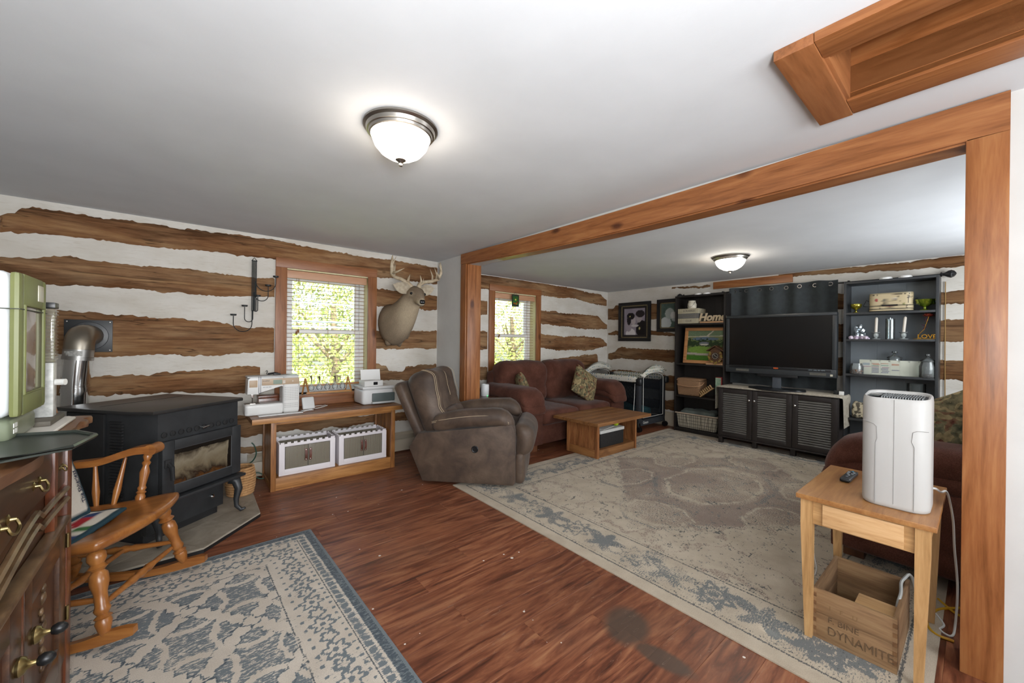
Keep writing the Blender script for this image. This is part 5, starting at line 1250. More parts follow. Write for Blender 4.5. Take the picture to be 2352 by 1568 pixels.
b_ = B().at(DT); b_.rbox((1.9225, 3.783, 1.702), (.058, .034, .046), .016, 6); b_.obj('nose', M('wet_black_nose', '0f0f10', rough=.25), de, 180)
B().at(DT).tube([(1.885, 3.83, 1.682), (1.897, 3.805, 1.668), (1.924, 3.787, 1.664), (1.951, 3.805, 1.668), (1.963, 3.83, 1.682)], .0025, 6).obj('mouth_line', M('mouth_dark', '3a2d24'), de)
for sg, cx in ((-1, 1.936), (1, 1.936)):
    ex, ey, ez = cx+sg*.078, 3.922, 1.80
    b_ = B().at(DT); b_.lathe([(.015*math.sin(PI*i/8), -.015*math.cos(PI*i/8)) for i in range(9)], 12, (ex, ey-.008, ez)); b_.obj('eye', M('glass_eye', '0b0a0a', rough=.08), de, 180)
    # cupped ear
    def ear(u, v):
        t = v; wd = .062*math.sin(PI*min(1, .12+t*.93))**.8; a = (u-.5)*2
        p = Vector((cx+sg*(.06+.19*t), 3.99+.02*t, 1.835+.055*t)); side = Vector((-sg*.25, -.25, .93)).normalized(); cup = Vector((0, -1, 0))
        return p+side*(a*wd)+cup*(-.028*(1-a*a)*math.sin(PI*min(1, t+.15))+.01)
    b_ = B().at(DT); b_.grid(ear, 8, 12); b_.grid(lambda u, v: ear(u, v)+Vector((0, .007, 0)), 8, 12, True); b_.obj('ear', M('ear_hair', 'a39682', 'b7ac98', 30, (1, 1, 1), rough=.95), de, 180)
    # antler: main beam sweeping out and up with tines
    s = sg; base = Vector((cx+s*.04, 3.985, 1.87))
    beam = [base, base+Vector((s*.03, .03, .05)), base+Vector((s*.10, .045, .085)), base+Vector((s*.185, .03, .10)), base+Vector((s*.235, -.02, .125)), base+Vector((s*.25, -.05, .19)), base+Vector((s*.245, -.05, .27)), base+Vector((s*.24, -.045, .315))]
    b_ = B().at(DT); b_.tube(beam, [.028, .024, .020, .019, .019, .017, .012, .003], 10)
    for root, tip, r in ((beam[1], base+Vector((s*.02, .0, .145)), .017), (beam[4], base+Vector((s*.15, -.14, .175)), .014), (beam[4]+Vector((-s*.02, .01, 0)), base+Vector((s*.195, -.0, .25)), .014), (beam[3], base+Vector((s*.165, .05, .24)), .013), (beam[5], base+Vector((s*.205, -.06, .30)), .011), (beam[1], base+Vector((s*.05, -.02, .115)), .008)):
        md = (root+tip)/2+Vector((s*.012, -.012, -.012)); b_.tube([root, md, tip], [r, r*.75, .002], 8)
    b_.jitter(.0025, 60); b_.obj('antler', M('antler_bone', 'a08e74', 'c4b79e', 18, rough=.6, bump=.4, bscale=90), de, 180)
# ================================================================== far wall: pictures, bookcases, cabinet, television
m_bk = M('black_brown_laminate', '191615', '211d1b', 10, (1, 1, .3), rough=.5)
m_bk2 = M('charcoal_laminate', '2b2d2f', '323436', 6, rough=.45)
m_frame = M('black_picture_frame', '14161a', rough=.35)
m_gild = M('tarnished_gilt', '6a5f48', '857858', 60, rough=.5, metal=.3)
def picture(name, label, yc, zc, W, Hh, mat_w, photo, n, cat='picture'):
    """framed print on the far wall; local x runs to the viewer's right (-y)"""
    t = thing(name, label, cat, (XB-.014, yc, zc)); F = FACE_NX
    a = B().at(F); fw_ = .055
    for (x0, x1, z0, z1) in ((-W/2, W/2, Hh/2-fw_, Hh/2), (-W/2, W/2, -Hh/2, -Hh/2+fw_), (-W/2, -W/2+fw_, -Hh/2+fw_, Hh/2-fw_), (W/2-fw_, W/2, -Hh/2+fw_, Hh/2-fw_)): a.b2(x0, x1, z0, z1, 0, .028, .006)
    a.obj('frame', m_frame, t)
    w2, h2 = W/2-fw_, Hh/2-fw_
    B().at(F).b2(-w2, w2, h2-.018, h2, 0, .02, .003).b2(-w2, w2, -h2, -h2+.018, 0, .02, .003).b2(-w2, -w2+.018, -h2, h2, 0, .02, .003).b2(w2-.018, w2, -h2, h2, 0, .02, .003).obj('gilt_slip', m_gild, t)
    B().at(F).b2(-w2, w2, -h2, h2, 0, .008).obj('mat_board', M('dark_mat', '241f1d', rough=.9), t)
    pw_, ph = w2-mat_w, h2-mat_w*.95
    b_ = B().at(F); b_.grid(lambda u, v: ((u-.5)*2*pw_, (v-.5)*2*ph, .0095), n, int(n*ph/pw_)); o = b_.obj('print', vcol('photo_print', .5), t, 0)
    dye(o, lambda x, y, z: photo(-y/pw_, z/ph)); return t
def ell(u, v, cx, cy, rx, ry): return np.hypot((u-cx)/rx, (v-cy)/ry)
def wedding(u, v):
    col = np.tile(L3('8d8590'), (len(u), 1)); n_ = fbm(u*3, v*3, 2); col *= (.8+.4*n_)[:, None]
    def put(mask, c): nonlocal col; col = np.where(mask[:, None], L3(c), col)
    put((ell(u, v, .75, -.55, .62, .62) < 1) & (u > .15), '1a1618'); put(ell(u, v, -.35, -1.0, .5, .5) < 1, 'cfcacc'); put(ell(u, v, -.55, -.25, .33, .5) < 1, '9c929a')
    put(ell(u, v, .45, .35, .30, .42) < 1, 'a39a9c'); put((ell(u, v, .55, .58, .42, .28) < 1), '2b2528'); put(ell(u, v, -.08, .12, .22, .36) < 1, 'b3a9ac'); put(ell(u, v, -.35, .42, .4, .26) < 1, '1f1b1d'); put(ell(u, v, -.52, .1, .2, .35) < 1, '262124')
    put(ell(u, v, .05, -.30, .36, .10) < 1, 'c2bcbe'); put(ell(u, v, .5, -.52, .07, .10) < 1, 'b9b07a'); put(ell(u, v, -.42, .40, .05, .04) < 1, 'c9be74'); return col
def child(u, v):
    col = np.tile(L3('4d5f58'), (len(u), 1)); n_ = fbm(u*6, v*6, 8); col *= (.6+.8*n_)[:, None]
    def put(mask, c): nonlocal col; col = np.where(mask[:, None], L3(c), col)
    put(ell(u, v, -.55, -.62, .5, .5) < 1, 'b9c0c0'); put(ell(u, v, .2, -.15, .26, .34) < 1, 'a7acac'); put(ell(u, v, -.2, .15, .42, .45) < 1, 'a3aaa6'); put(ell(u, v, .12, .02, .24, .28) < 1, 'c6c6c2'); put(ell(u, v, .8, -.35, .3, .45) < 1, '3a4442'); return col
picture('wedding_picture', 'black framed wedding picture of a kissing couple hanging on the far wall', 3.79, 1.655, .62, .665, .055, wedding, 40)
picture('child_picture', 'black framed picture of a fair haired child half hidden behind the bookcase', 3.12, 1.735, .50, .52, .012, child, 36)

def bookcase(label, y0, y1, shelves, m, mback, base):
    t = thing('bookcase', label, 'bookcase', (5.59, (y0+y1)/2, base)); h = (y1-y0)/2; H_ = 1.99-base; th = .022
    for sg in (-1, 1): B().b2(0, .27, sg*h-(th if sg > 0 else 0), sg*h+(0 if sg > 0 else th), 0, H_, .001).obj('side_panel', m, t)
    B().b2(0, .27, -h+th, h-th, H_-th, H_, .001).obj('top_panel', m, t)
    B().b2(.012, .27, -h+th, h-th, 0, .04, .001).obj('plinth', m, t)
    for z in shelves: B().b2(.004, .262, -h+th, h-th, z-th-base, z-base, .001).obj('shelf', m, t)
    for i in range(3):
        a = -h+th+(2*h-2*th)*i/3; B().b2(.262, .267, a+.0006, a+(2*h-2*th)/3-.0006, .03, H_-th).obj('back_panel', mback, t)
    return t
bookcase('tall black bookcase with games, baskets and a cuckoo clock left of the television', 2.215, 2.918, (1.585, 1.003, .535, .062), m_bk, m_bk, RZ)
bookcase('tall charcoal bookcase with glassware and candles right of the television', .262, .978, (1.652, 1.364, .985, .502, .062), m_bk2, M('blue_grey_back', '666d72', '70777c', 3, rough=.42), 0.0)

# ---- curtain on its rod
rod = thing('curtain_rod', 'black curtain rod with pointed finials along the top of the far wall', 'curtain rod', (5.83, 1.6, 2.018))
B().cyl((0, -1.33, 0), (0, 1.30, 0), .009, .009, 10).obj('rod', m_blk, rod)
for sg, y in ((-1, -1.33), (1, 1.30)):
    b_ = B(); b_.lathe([(.012, 0), (.022, .004), (.024, .012), (.014, .018), (.016, .03), (.034, .055), (.04, .075), (.03, .095), (.012, .108), (0, .112)], 8, (0, y, 0), RM('X', 90 if sg < 0 else -90)); b_.obj('finial', m_blk, rod)
for y in (-.62, .75): B().b2(0, .06, y-.008, y+.008, -.012, .02).obj('bracket', m_blk, rod)
cur = thing('curtain', 'dark grey grommet curtain hanging behind the television', 'curtain', (5.80, 1.655, .76))
m_cur = M('charcoal_curtain', '2b3032', '343a3c', 20, rough=.85, bump=.2, bscale=300, sheen=.1)
def cw_(y): return .022*math.cos((y+.58)/1.17*2*PI*4.5)
def cur_f(u, v): y = .585-1.17*u; z = .004+1.296*v; return (cw_(y)*(.75+.25*v)-.002*math.sin(u*40), y, z+.006*math.sin(u*25)*(v > .97))
b_ = B(); b_.grid(cur_f, 120, 30); b_.grid(lambda u, v: tuple(Vector(cur_f(u, v))+Vector((.003, 0, 0))), 120, 30, True); b_.obj('cloth', m_cur, cur, 180)
for i in range(8):
    y = .52-1.04*i/7; b_ = B(); b_.tube(arc((cw_(y)-.004, y, 1.252), .02, 0, 360, 16, 'yz')[:-1], .0045, 6, True); b_.obj('grommet', M('dull_chrome', '8d8b88', rough=.35, metal=1), cur)

# ---- media cabinet with louvred doors
m_cab = M('espresso_cabinet', '1f1a18', '272120', 12, (1, 1, 3), rough=.5)
m_lv = M('louvre_slat', '4d4b47', '565450', 8, rough=.55)
mc_ = thing('media_cabinet', 'long dark media cabinet with three louvred doors under the television', 'cabinet', (5.38, 1.59, RZ))
B().b2(.02, .42, -.62, .62, .095, .715, .003).obj('body', m_cab, mc_)
B().b2(-.005, .43, -.628, .628, .715, .73, .003).obj('top', m_cab, mc_)
B().b2(.0, .42, -.625, .625, .078, .098, .002).obj('bottom_rail', m_cab, mc_)
for y in (-.585, -.2, .2, .585):
    for x in ((.03, .38) if abs(y) > .5 else (.06,)): B().box((x, y, .039), (.05, .05, .078), .003).obj('leg', m_cab, mc_)
for k, (y0, y1, ky) in enumerate(((.218, .613, .245), (-.197, .214, .186), (-.612, -.201, -.23))):
    d = B().b2(0, .0195, y0, y0+.055, .102, .71, .002).b2(0, .0195, y1-.055, y1, .102, .71, .002).b2(0, .0195, y0+.055, y1-.055, .102, .152, .002).b2(0, .0195, y0+.055, y1-.055, .660, .71, .002).obj('door', m_cab, mc_)
    n = 19; s0 = None
    for i in range(n):
        z = .152+.508*(i+.5)/n
        if s0 is None: s0 = B().box((0, 0, 0), (.005, y1-y0-.112, .0275), .001, 1, rot=RM('Y', 33)).obj('louvre', m_lv, d); s0.location = (.010, (y0+y1)/2, z)
        else: inst(s0, loc=(.010, (y0+y1)/2, z))
    b_ = B(); b_.lathe([(.004, 0), (.005, .012), (.011, .017), (.012, .024), (.007, .029), (0, .03)], 14, (0, ky, .59), RM('Y', -90)); b_.obj('knob', m_chrome, d)
run = thing('table_runner', 'cream patterned runner cloth draped over the media cabinet', 'runner', (5.38, 1.59, RZ+.7305))
m_run = M('cream_runner', 'b5ad9d', '9d9484', 45, rough=.9, lo=.45, hi=.6)
def rn(u, v):
    L_ = [(-.30, .655), (-.02, .652), (.0, .640), (.003, .628), (.003, -.628), (0, -.640), (-.02, -.652), (-.335, -.662)]
    seg = [math.dist(L_[i], L_[i+1]) for i in range(len(L_)-1)]; s_ = u*sum(seg)
    for i, q in enumerate(seg):
        if s_ <= q or i == len(seg)-1: t_ = min(1, s_/q); z = L_[i][0]+(L_[i+1][0]-L_[i][0])*t_; y = L_[i][1]+(L_[i+1][1]-L_[i][1])*t_; break
        s_ -= q
    hang = max(0, -z-.02); return (.01-.02*(1-v)*(z > -.01)+v*(.39-.10*min(1, hang*4)), y, z-(.012*(v < .06) if z > -.01 else 0)+.002)
b_ = B(); b_.grid(rn, 90, 16); b_.grid(lambda u, v: tuple(Vector(rn(u, v))+Vector((0, 0, .0025))), 90, 16, True); b_.obj('cloth', m_run, run, 180)
RT = RZ+.737
# ---- television
tv = thing('television', 'large flat black television standing on the media cabinet', 'television', (5.50, 1.592, RT))
m_tvb = M('tv_gloss_black', '15171a', '1b1e21', 30, rough=.3); z0, z1 = .93-RT, 1.664-RT
B().b2(.0, .085, -.575, .575, z0, z0+.095, .008).b2(0, .085, -.575, .575, z1-.035, z1, .008).b2(0, .085, -.575, -.535, z0+.095, z1-.035, .008).b2(0, .085, .535, .575, z0+.095, z1-.035, .008).obj('bezel', M('tv_bezel', '2a2e31', rough=.4), tv)
B().b2(.012, .08, -.54, .54, z0+.09, z1-.03).obj('screen', M('tv_screen', '0b0a0a', rough=.16, spec=.5), tv)
B().b2(-.002, .004, -.53, .53, z0+.062, z0+.094, .001).obj('gloss_strip', m_tvb, tv)
for y in (.37, -.41): B().b2(-.0025, .003, y-.075, y+.075, z0+.022, z0+.05).obj('speaker_grille', M('tv_grille', '4a4943', '56554e', 120, rough=.7), tv)
text('VIZIO', .020, TR(-.003, 0.0, z0+.078) @ FACE_NX, emit('tv_logo_orange', 'e2611f', .5), tv, 'brand_lettering')
text('HDTV  1080p  SRS  HDMI', .014, TR(-.003, -.40, z0+.078) @ FACE_NX, M('tv_print', '8fa0a8', rough=.5), tv, 'spec_lettering')
B().b2(-.003, .003, -.545, -.522, z0+.018, z0+.04).obj('sticker', M('pale_sticker', 'bdb9a6'), tv)
B().b2(.01, .07, -.22, .20, z0-.03, z0, .004).obj('sound_bar', m_tvb, tv)
B().b2(.03, .06, -.045, .045, .02, z0+.1, .004).obj('neck', M('smoky_neck', '4d5258', rough=.15), tv)
bs = [(-.11+.27*math.sin(PI*(.08+.84*i/16)), .0) for i in range(1)]
base = [(.02-.16*math.cos(PI*(i/20-.5))*1.0, .30*math.sin(PI*(i/20-.5))) for i in range(21)]+[(.17, .26), (.17, -.26)][::1]
B().prism(base, 0, .018, 'z', .004).obj('stand_base', m_tvb, tv)
pa = B().b2(-.02, .02, -.02, .02, 0, .045, .003).obj('power_adapter', m_blk); pa.location = (5.60, 1.035, RT); tag(pa, 'small black adapter block at the right end of the media cabinet', 'adapter')
pb = B().b2(-.018, .018, -.022, .022, 0, .04, .004).obj('white_plug', m_sw); pb.location = (5.60, .986, RT); tag(pb, 'small white plug cube at the right end of the media cabinet', 'plug')

# ---- things in the left bookcase
X0 = 5.60
def game(label, word, z, m, yc=2.735):
    g = thing('board_game', label, 'board game', (X0+.005, yc, z), 0, None); B().b2(0, .24, -.148, .148, 0, .0715, .002).obj('box', m, g)
    B().b2(-.001, .001, -.11, .075, .012, .060).obj('spine_label', M('spine_'+word, 'a59f8b' if word != 'MONOPOLY' else '6b6a66', rough=.8), g)
    for y in (.125, .1, -.118): B().b2(-.001, .0005, y-.0008, y+.0008, 0, .0715).obj('spine_band', M('spine_line', '7f7762'), g)
    text(word, .038 if word != 'MONOPOLY' else .030, TR(-.0012, -.015, .036) @ FACE_NX, M('spine_ink', '4b463c' if word != 'SCRABBLE' else '8d8672'), g, 'lettering', .0003); return g
m_lin = M('linen_box', 'a39b84', 'ada68f', 30, rough=.85); m_linb = M('linen_box_grey', '5d5c5a', '676663', 30, rough=.85)
game('beige linen CLUE game box at the bottom of the stack of three', 'CLUE', 1.5858, m_lin)
game('grey linen MONOPOLY game box in the middle of the stack of three', 'MONOPOLY', 1.6578, m_linb)
game('beige linen SCRABBLE game box on top of the stack of three', 'SCRABBLE', 1.7298, m_lin)
jr = thing('stoneware_jar', 'small white jar with a wire handle on top of the game boxes', 'jar', (X0+.06, 2.70, 1.802))
B().lathe([(.0, 0), (.052, 0), (.060, .015), (.062, .06), (.052, .088), (.046, .095), (.050, .112), (.046, .114), (.04, .10), (0, .1)], 24).obj('body', M('white_glaze', 'c9c4b4', 'd1ccbd', 8, rough=.3), jr, 50)
B().tube([(-.02, .052, .098), (-.05, .045, .05), (-.064, 0, .014), (-.05, -.045, .05), (-.02, -.052, .098)], .0018, 6).obj('wire_handle', m_wire, jr)
hs = thing('home_sign', 'pale wooden script sign reading Home on a little stand', 'sign', (X0+.03, 2.405, 1.5858))
B().b2(-.025, .035, -.165, .155, 0, .022, .002).obj('stand', M('blond_wood', 'b58d66', 'c29b75', 8, (1, .3, 1), rough=.6), hs)
text('Home', .145, TR(.0, .0, .078) @ FACE_NX, M('cream_wood', 'b9a88c', rough=.7), hs, 'lettering', .006, shear=.25, bold=.006)
# framed aerial view
af = thing('aerial_picture', 'wooden framed aerial view of a farmhouse standing on the bookcase shelf', 'picture', (X0+.115, 2.535, 1.0045))
m_blond = wood('blond_frame', '9a6a40', 'b98455', 'c99868', 1, 1, .45)
TA = TR(0, 0, .263) @ FACE_NX @ RM('X', -8)
for (x0, x1, y0, y1) in ((-.296, .296, .215, .26), (-.296, .296, -.26, -.215), (-.296, -.251, -.215, .215), (.251, .296, -.215, .215)): B().at(TA).b2(x0, x1, y0, y1, -.01, .014, .004).obj('frame_bar', m_blond, af)
def aerial(x, y, z):
    v = (z-.263)/.21; u = -y/.25; n_ = fbm(u*9, v*9, 4); n2 = fbm(u*22, v*22, 14)
    col = np.tile(L3('5c6b3f'), (len(u), 1))
    def put(mask, c): nonlocal col; col = np.where(mask[:, None], L3(c), col)
    put(v > .35, '6f7750'); put(v > .66, '66785e'); put(np.abs(v-.63-.03*u) < .025, 'b9b3a4'); put((np.abs(u-.1-(v-.65)*.9) < .05) & (v > .63), 'b5afa2')
    put((ell(u, v, 0, .46, .75, .12) < 1), '5a6a7a'); put((n_+.5*(1-np.abs(v-.12)/.42) > .72) & (np.abs(v-.1) < .46), '2b3b24'); put((v < -.28) & (u+v*2 > -1.2) & (n2 < .7) & (v > -.62), '6d8a3c'); put((ell(u, v, -.25, -.30, .7, .25) < 1), '6f8f3e')
    put(np.abs(u-.38+(v+.55)*-.75) < .045*(v < -.1)*(v > -.6), 'b7a996'); put((ell(u, v, -.05, .16, .28, .10) < 1), '6b7078'); put((ell(u, v, -.05, .07, .26, .05) < 1), 'b9b4aa'); put(np.abs(v+.60+.05*u) < .07, 'a29a90'); put(v < -.70, '3f6a22')
    return col*(.75+.5*n2)[:, None]
b_ = B().at(TA); b_.grid(lambda u, v: ((u-.5)*.504, (v-.5)*.432, .0), 70, 60); o = b_.obj('print', vcol('photo_print', .5), af, 0); dye(o, aerial)
# cuckoo clock
ck = thing('cuckoo_clock', 'carved wooden cuckoo clock with a leafy border on the bookcase shelf', 'clock', (X0+.045, 2.345, 1.0045))
m_ckw = M('carved_dark_wood', '4a2f1b', '5d3f27', 25, rough=.6); m_leaf = M('painted_leaf', '7d6a25', '8f7a3a', 20, rough=.6)
B().b2(-.035, .045, -.068, .068, .02, .18, .003).obj('case', m_ckw, ck)
for sg in (-1, 1): B().box((0, sg*.058, .205), (.115, .135, .012), .002, rot=RM('X', -sg*33)).obj('roof_board', m_ckw, ck)
B().prism([(-.068, .18), (.068, .18), (0, .225)], -.03, .04, 'x').obj('gable', m_ckw, ck)
R_ = RM('Y', -90)
b_ = B(); b_.lathe([(0, .004), (.044, .004), (.046, 0)], 28, (-.035, 0, .10), R_); b_.obj('dial', M('clock_dial', '2a2320', rough=.5), ck)
nm = B()
for i in range(12):
    a = 2*PI*i/12; nm.box((-.0405, math.sin(a)*.036, .10+math.cos(a)*.036), (.001, .005, .011), rot=RM('X', -math.degrees(a)))
nm.obj('numerals', M('dial_white', 'd9d4c6'), ck, 0, kind='stuff')
B().tube([(-.042, 0, .10), (-.042, .018, .122)], .0022, 5).tube([(-.042, 0, .10), (-.042, -.026, .087)], .002, 5).obj('hands', M('dial_white', 'd9d4c6'), ck)
rl = random.Random(4)
for i in range(26):
    a = 2*PI*i/26; ry_, rz_ = .075+.012*rl.random(), .082+.014*rl.random()
    if math.cos(a) > .72: continue
    c = Vector((-.043+.006*rl.random(), math.sin(a)*ry_, .095+math.cos(a)*rz_))
    B().at(TR(*c) @ RM('X', -math.degrees(a)+rl.uniform(-30, 30)) @ RM('Y', rl.uniform(-20, 20))).prism([(0, -.02), (.012, -.006), (.018, .006), (.006, .008), (0, .024), (-.006, .008), (-.018, .006), (-.012, -.006)], -.003, .003, 'x').obj('leaf', m_leaf if i % 3 else M('painted_leaf_red', '6d4a2a'), ck, 0)
cb = B().b2(-.04, .03, -.11, .11, 0, .022, .002).obj('wood_block', M('blond_wood', 'b58d66')); cb.location = (X0+.045, 2.36, 1.0042); tag(cb, 'blond wooden block lying under the cuckoo clock', 'block')
ck.location.z = 1.0268
# picnic basket
pbk = thing('picnic_basket', 'lidded wicker picnic basket with a folded handle on the bookcase shelf', 'basket', (X0+.125, 2.72, .5365))
def weave(name, a, c, sx, sz):
    t = NT(name); v = t.coords(); s_ = t.n('SeparateXYZ', Vector=v); u = t.math('ADD', s_.outputs[0], s_.outputs[1])
    w_ = t.math('MULTIPLY', t.math('SINE', t.math('MULTIPLY', u, sx)), t.math('SINE', t.math('MULTIPLY', s_.outputs[2], sz)))
    t.set(Base__Color=t.ramp(t.math('MULTIPLY_ADD', w_, .5, .5), [(.15, a), (.75, c)]), Roughness=.8, Specular__IOR__Level=.2); t.bump(w_, .6, .006); return t.m
m_wk = weave('wicker', '7d5d44', 'a98768', 330, 420)
def bkf(p): q = Vector(p); k = .92+.08*min(1, (p.z+.11)/.16); q.x *= k; q.y *= k; return q
B().rbox((0, 0, .112), (.24, .34, .22), .02, 10, fn=bkf).obj('body', m_wk, pbk, 60)
B().rbox((0, 0, .236), (.235, .335, .03), .012, 8).tube([(-.116, -.165, .222), (.116, -.165, .222), (.116, .165, .222), (-.116, .165, .222)], .008, 6, True).obj('lid', m_wk, pbk, 60)
B().tube([(-.0, .178, .20), (-.08, .185, .17), (-.125, .15, .145), (-.14, 0, .135), (-.125, -.15, .145), (-.08, -.185, .17), (0, -.178, .20)], .008, 8).obj('handle', M('cane', 'a47f5e', rough=.6), pbk)
# abacus-like rack, red and green box
ar_ = thing('wooden_rack', 'small wooden rack with upright pegs tilted against a box', 'rack', (X0+.03, 2.452, .5362))
AR = RM('X', -38)
B().at(AR).b2(-.03, .03, -.11, .11, 0, .014, .002).obj('base_bar', M('pale_pine', 'b59468', rough=.6), ar_)
AR2 = AR
for i in range(7):
    y = -.095+.03*i; B().at(AR).b2(-.012, .012, y-.006, y+.006, .014, .07, .001).obj('peg', M('pale_pine', 'b59468'), ar_)
ar_.location = (X0+.03, 2.455, .605)
rg_ = thing('tea_tin', 'red and green patterned tin box on the bookcase shelf', 'tin', (X0+.05, 2.30, .5362))
B().b2(-.03, .05, -.042, .042, 0, .30, .003).obj('body', M('red_tin', '8a2a2c', rough=.45), rg_); B().b2(-.0315, -.029, -.03, .042, .06, .292).obj('label', M('mint_label', '6f8f78', '9fb09a', 40, rough=.5), rg_)
# wire basket with liner and blanket
wb = thing('wire_basket', 'black wire basket with a cream liner on the lowest bookcase shelf', 'basket', (X0+.115, 2.60, .063))
def tp_(p): q = Vector(p); k = .90+.10*(p.z+.11)/.22; q.x *= k; q.y *= k; return q
B().rbox((0, 0, .108), (.23, .60, .215), .03, 8, fn=tp_).obj('liner', M('cream_canvas', 'a59e8d', 'b0a999', 12, rough=.95), wb, 180)
b_ = B(); b_.tube([(-.118, -.305, .215), (.118, -.305, .215), (.118, .305, .215), (-.118, .305, .215)], .010, 6, True); b_.obj('liner_cuff', M('pink_cuff', 'b9a794', rough=.95), wb)
wi = B(); rl = random.Random(8)
for i in range(19):
    y = -.285+.57*i/18; yy = y+rl.uniform(-.02, .02); wi.tube([(-.107, y*.9, .006), (-.119, yy, .205)], .002, 4)
for z in (.03, .075, .12, .165, .20):
    k = (.90+.10*z/.22)*1.03; wi.tube([(-.115*k, -.30*k, z+.006*rl.random()), (-.115*k, .0, z+.006*rl.random()), (-.115*k, .30*k, z), (.115*k, .30*k, z), (.115*k, -.30*k, z)], .002, 4, True)
for k in (-1, 1):
    for i in range(6): x = -.09+.18*i/5; wi.tube([(x*.9, k*.277, .006), (x, k*.306, .205)], .002, 4)
wi.obj('wire_mesh', m_wire, wb, kind='stuff')
def blf(p): q = Vector(p); q.z += .03*noise.noise(Vector((p.x*8, p.y*6, 3)))+.018*noise.noise(Vector((p.x*20, p.y*16, 9))); return q
bl = B().rbox((0, 0, 0), (.19, .50, .09), .04, 14, fn=blf).obj('blanket', M('sage_blanket', '4c5452', '66706d', 8, rough=.95), None, 180); bl.location = (X0+.115, 2.60, .285); tag(bl, 'grey green blanket heaped in the wire basket', 'blanket')
for i, (y, lab) in enumerate(((2.60, 'white puck light on top of the black bookcase, nearer the pictures'), (2.485, 'white puck light on top of the black bookcase, nearer the curtain'))):
    o = B().lathe([(0, 0), (.05, 0), (.052, .008), (.046, .022), (0, .024)], 20).obj('puck_light', m_sw); o.location = (5.64, y, 1.9905); tag(o, lab, 'light')
# ---- things in the right bookcase
def carnival(name, a, c): return M(name, a, c, 9, rough=.12, metal=.75, coat=.5)
m_carn = carnival('carnival_glass_green', '4f7a22', 'b9bd3a'); m_carn2 = carnival('carnival_glass_gold', '6d6a1e', 'c2b23c')
gb = thing('carnival_goblet', 'small gold green iridescent glass goblet on the bookcase top shelf', 'goblet', (X0+.07, .885, 1.6525))
B().lathe([(0, 0), (.032, 0), (.03, .006), (.008, .014), (.008, .035), (.02, .042), (.042, .06), (.05, .085), (.046, .098), (.042, .088), (.02, .05), (0, .048)], 24, ribs=8, ribd=.03).obj('bowl', m_carn2, gb, 60)
cp = thing('carnival_compote', 'large green iridescent glass compote with a handle on the bookcase top shelf', 'compote', (X0+.09, .362, 1.6525))
B().lathe([(0, 0), (.042, 0), (.04, .006), (.012, .018), (.011, .038), (.03, .046), (.062, .07), (.07, .105), (.074, .112), (.068, .108), (.056, .075), (.02, .05), (0, .05)], 28, ribs=10, ribd=.025).obj('bowl', m_carn, cp, 60)
B().tube([(-.01, -.06, .105), (-.015, -.088, .10), (-.015, -.08, .075), (-.01, -.052, .062)], .007, 8).obj('handle', m_carn, cp)
# sewing box with wire handle
sx_ = thing('sewing_basket', 'cream tin sewing box printed with dress forms and a wire bail handle', 'sewing box', (X0+.11, .612, 1.6525))
def tinp(x, y, z):
    col = np.tile(L3('b9a988'), (len(x), 1)); u = -y
    def put(m_, c): nonlocal col; col = np.where(m_[:, None], L3(c), col)
    def form(cx, cz, s, c): put(((np.abs(u-cx) < s*(.5+.22*np.cos((z-cz)/s*2.6))) & (np.abs(z-cz) < s*.95)), c); put((np.abs(u-cx) < .0015) & (z < cz) & (z > cz-.055), '3a2f24')
    form(-.105, .125, .018, '9c4a48'); form(.105, .075, .014, '8a8a58'); form(-.005, .06, .012, 'a05a55'); form(.05, .13, .014, 'c9c2b6'); form(-.04, .12, .014, '6b6658'); form(.135, .14, .012, '5f584a')
    n_ = fbm(u*40, z*40, 12); put((n_ > .68) & (z > .03) & (z < .165), '6d6350'); put((z > .172) & (((u*160) % 1) < .45), '5f5645'); put(z < .006, '2a2520'); return col
def ovf(h, z0):
    def f(u, v): a = 2*PI*u; c, s_ = math.cos(a), math.sin(a); return (.075*math.copysign(abs(c)**.6, c), .168*math.copysign(abs(s_)**.5, s_), z0+h*v)
    return f
b_ = B(); b_.grid(ovf(.185, 0), 90, 50); b_.faces([ovf(.185, 0)(i/40, 1) for i in range(40)], [tuple(range(40))]); o = b_.weld().obj('body', vcol('printed_tin', .4), sx_, 50); dye(o, tinp)
b_ = B(); b_.grid(ovf(.012, .185), 60, 1); b_.faces([ovf(0, .197)(i/40, 0) for i in range(40)], [tuple(range(40))]); b_.obj('lid', M('tin_lid', '8f8468', rough=.4), sx_, 50)
b_ = B(); b_.tube([(-.0, .172, .12), (-.005, .195, .135), (.0, .20, .118), (-.03, .215, .075), (-.075, .19, .062), (-.085, .0, .065), (-.075, -.19, .062), (-.03, -.215, .075), (.0, -.20, .118), (-.005, -.195, .135), (0, -.172, .12)], .003, 6)
b_.obj('bail_handle', m_wire, sx_); B().cyl((-.085, .06, .065), (-.085, -.06, .065), .008, .008, 10).obj('grip', m_blk, sx_)
b_ = B(); b_.tube([ovf(0, .03)(i/40, 0) for i in range(40)], .0035, 5, True).tube([ovf(0, .008)(i/40, 0) for i in range(40)], .0035, 5, True)
b_.obj('wire_gallery', m_wire, sx_)
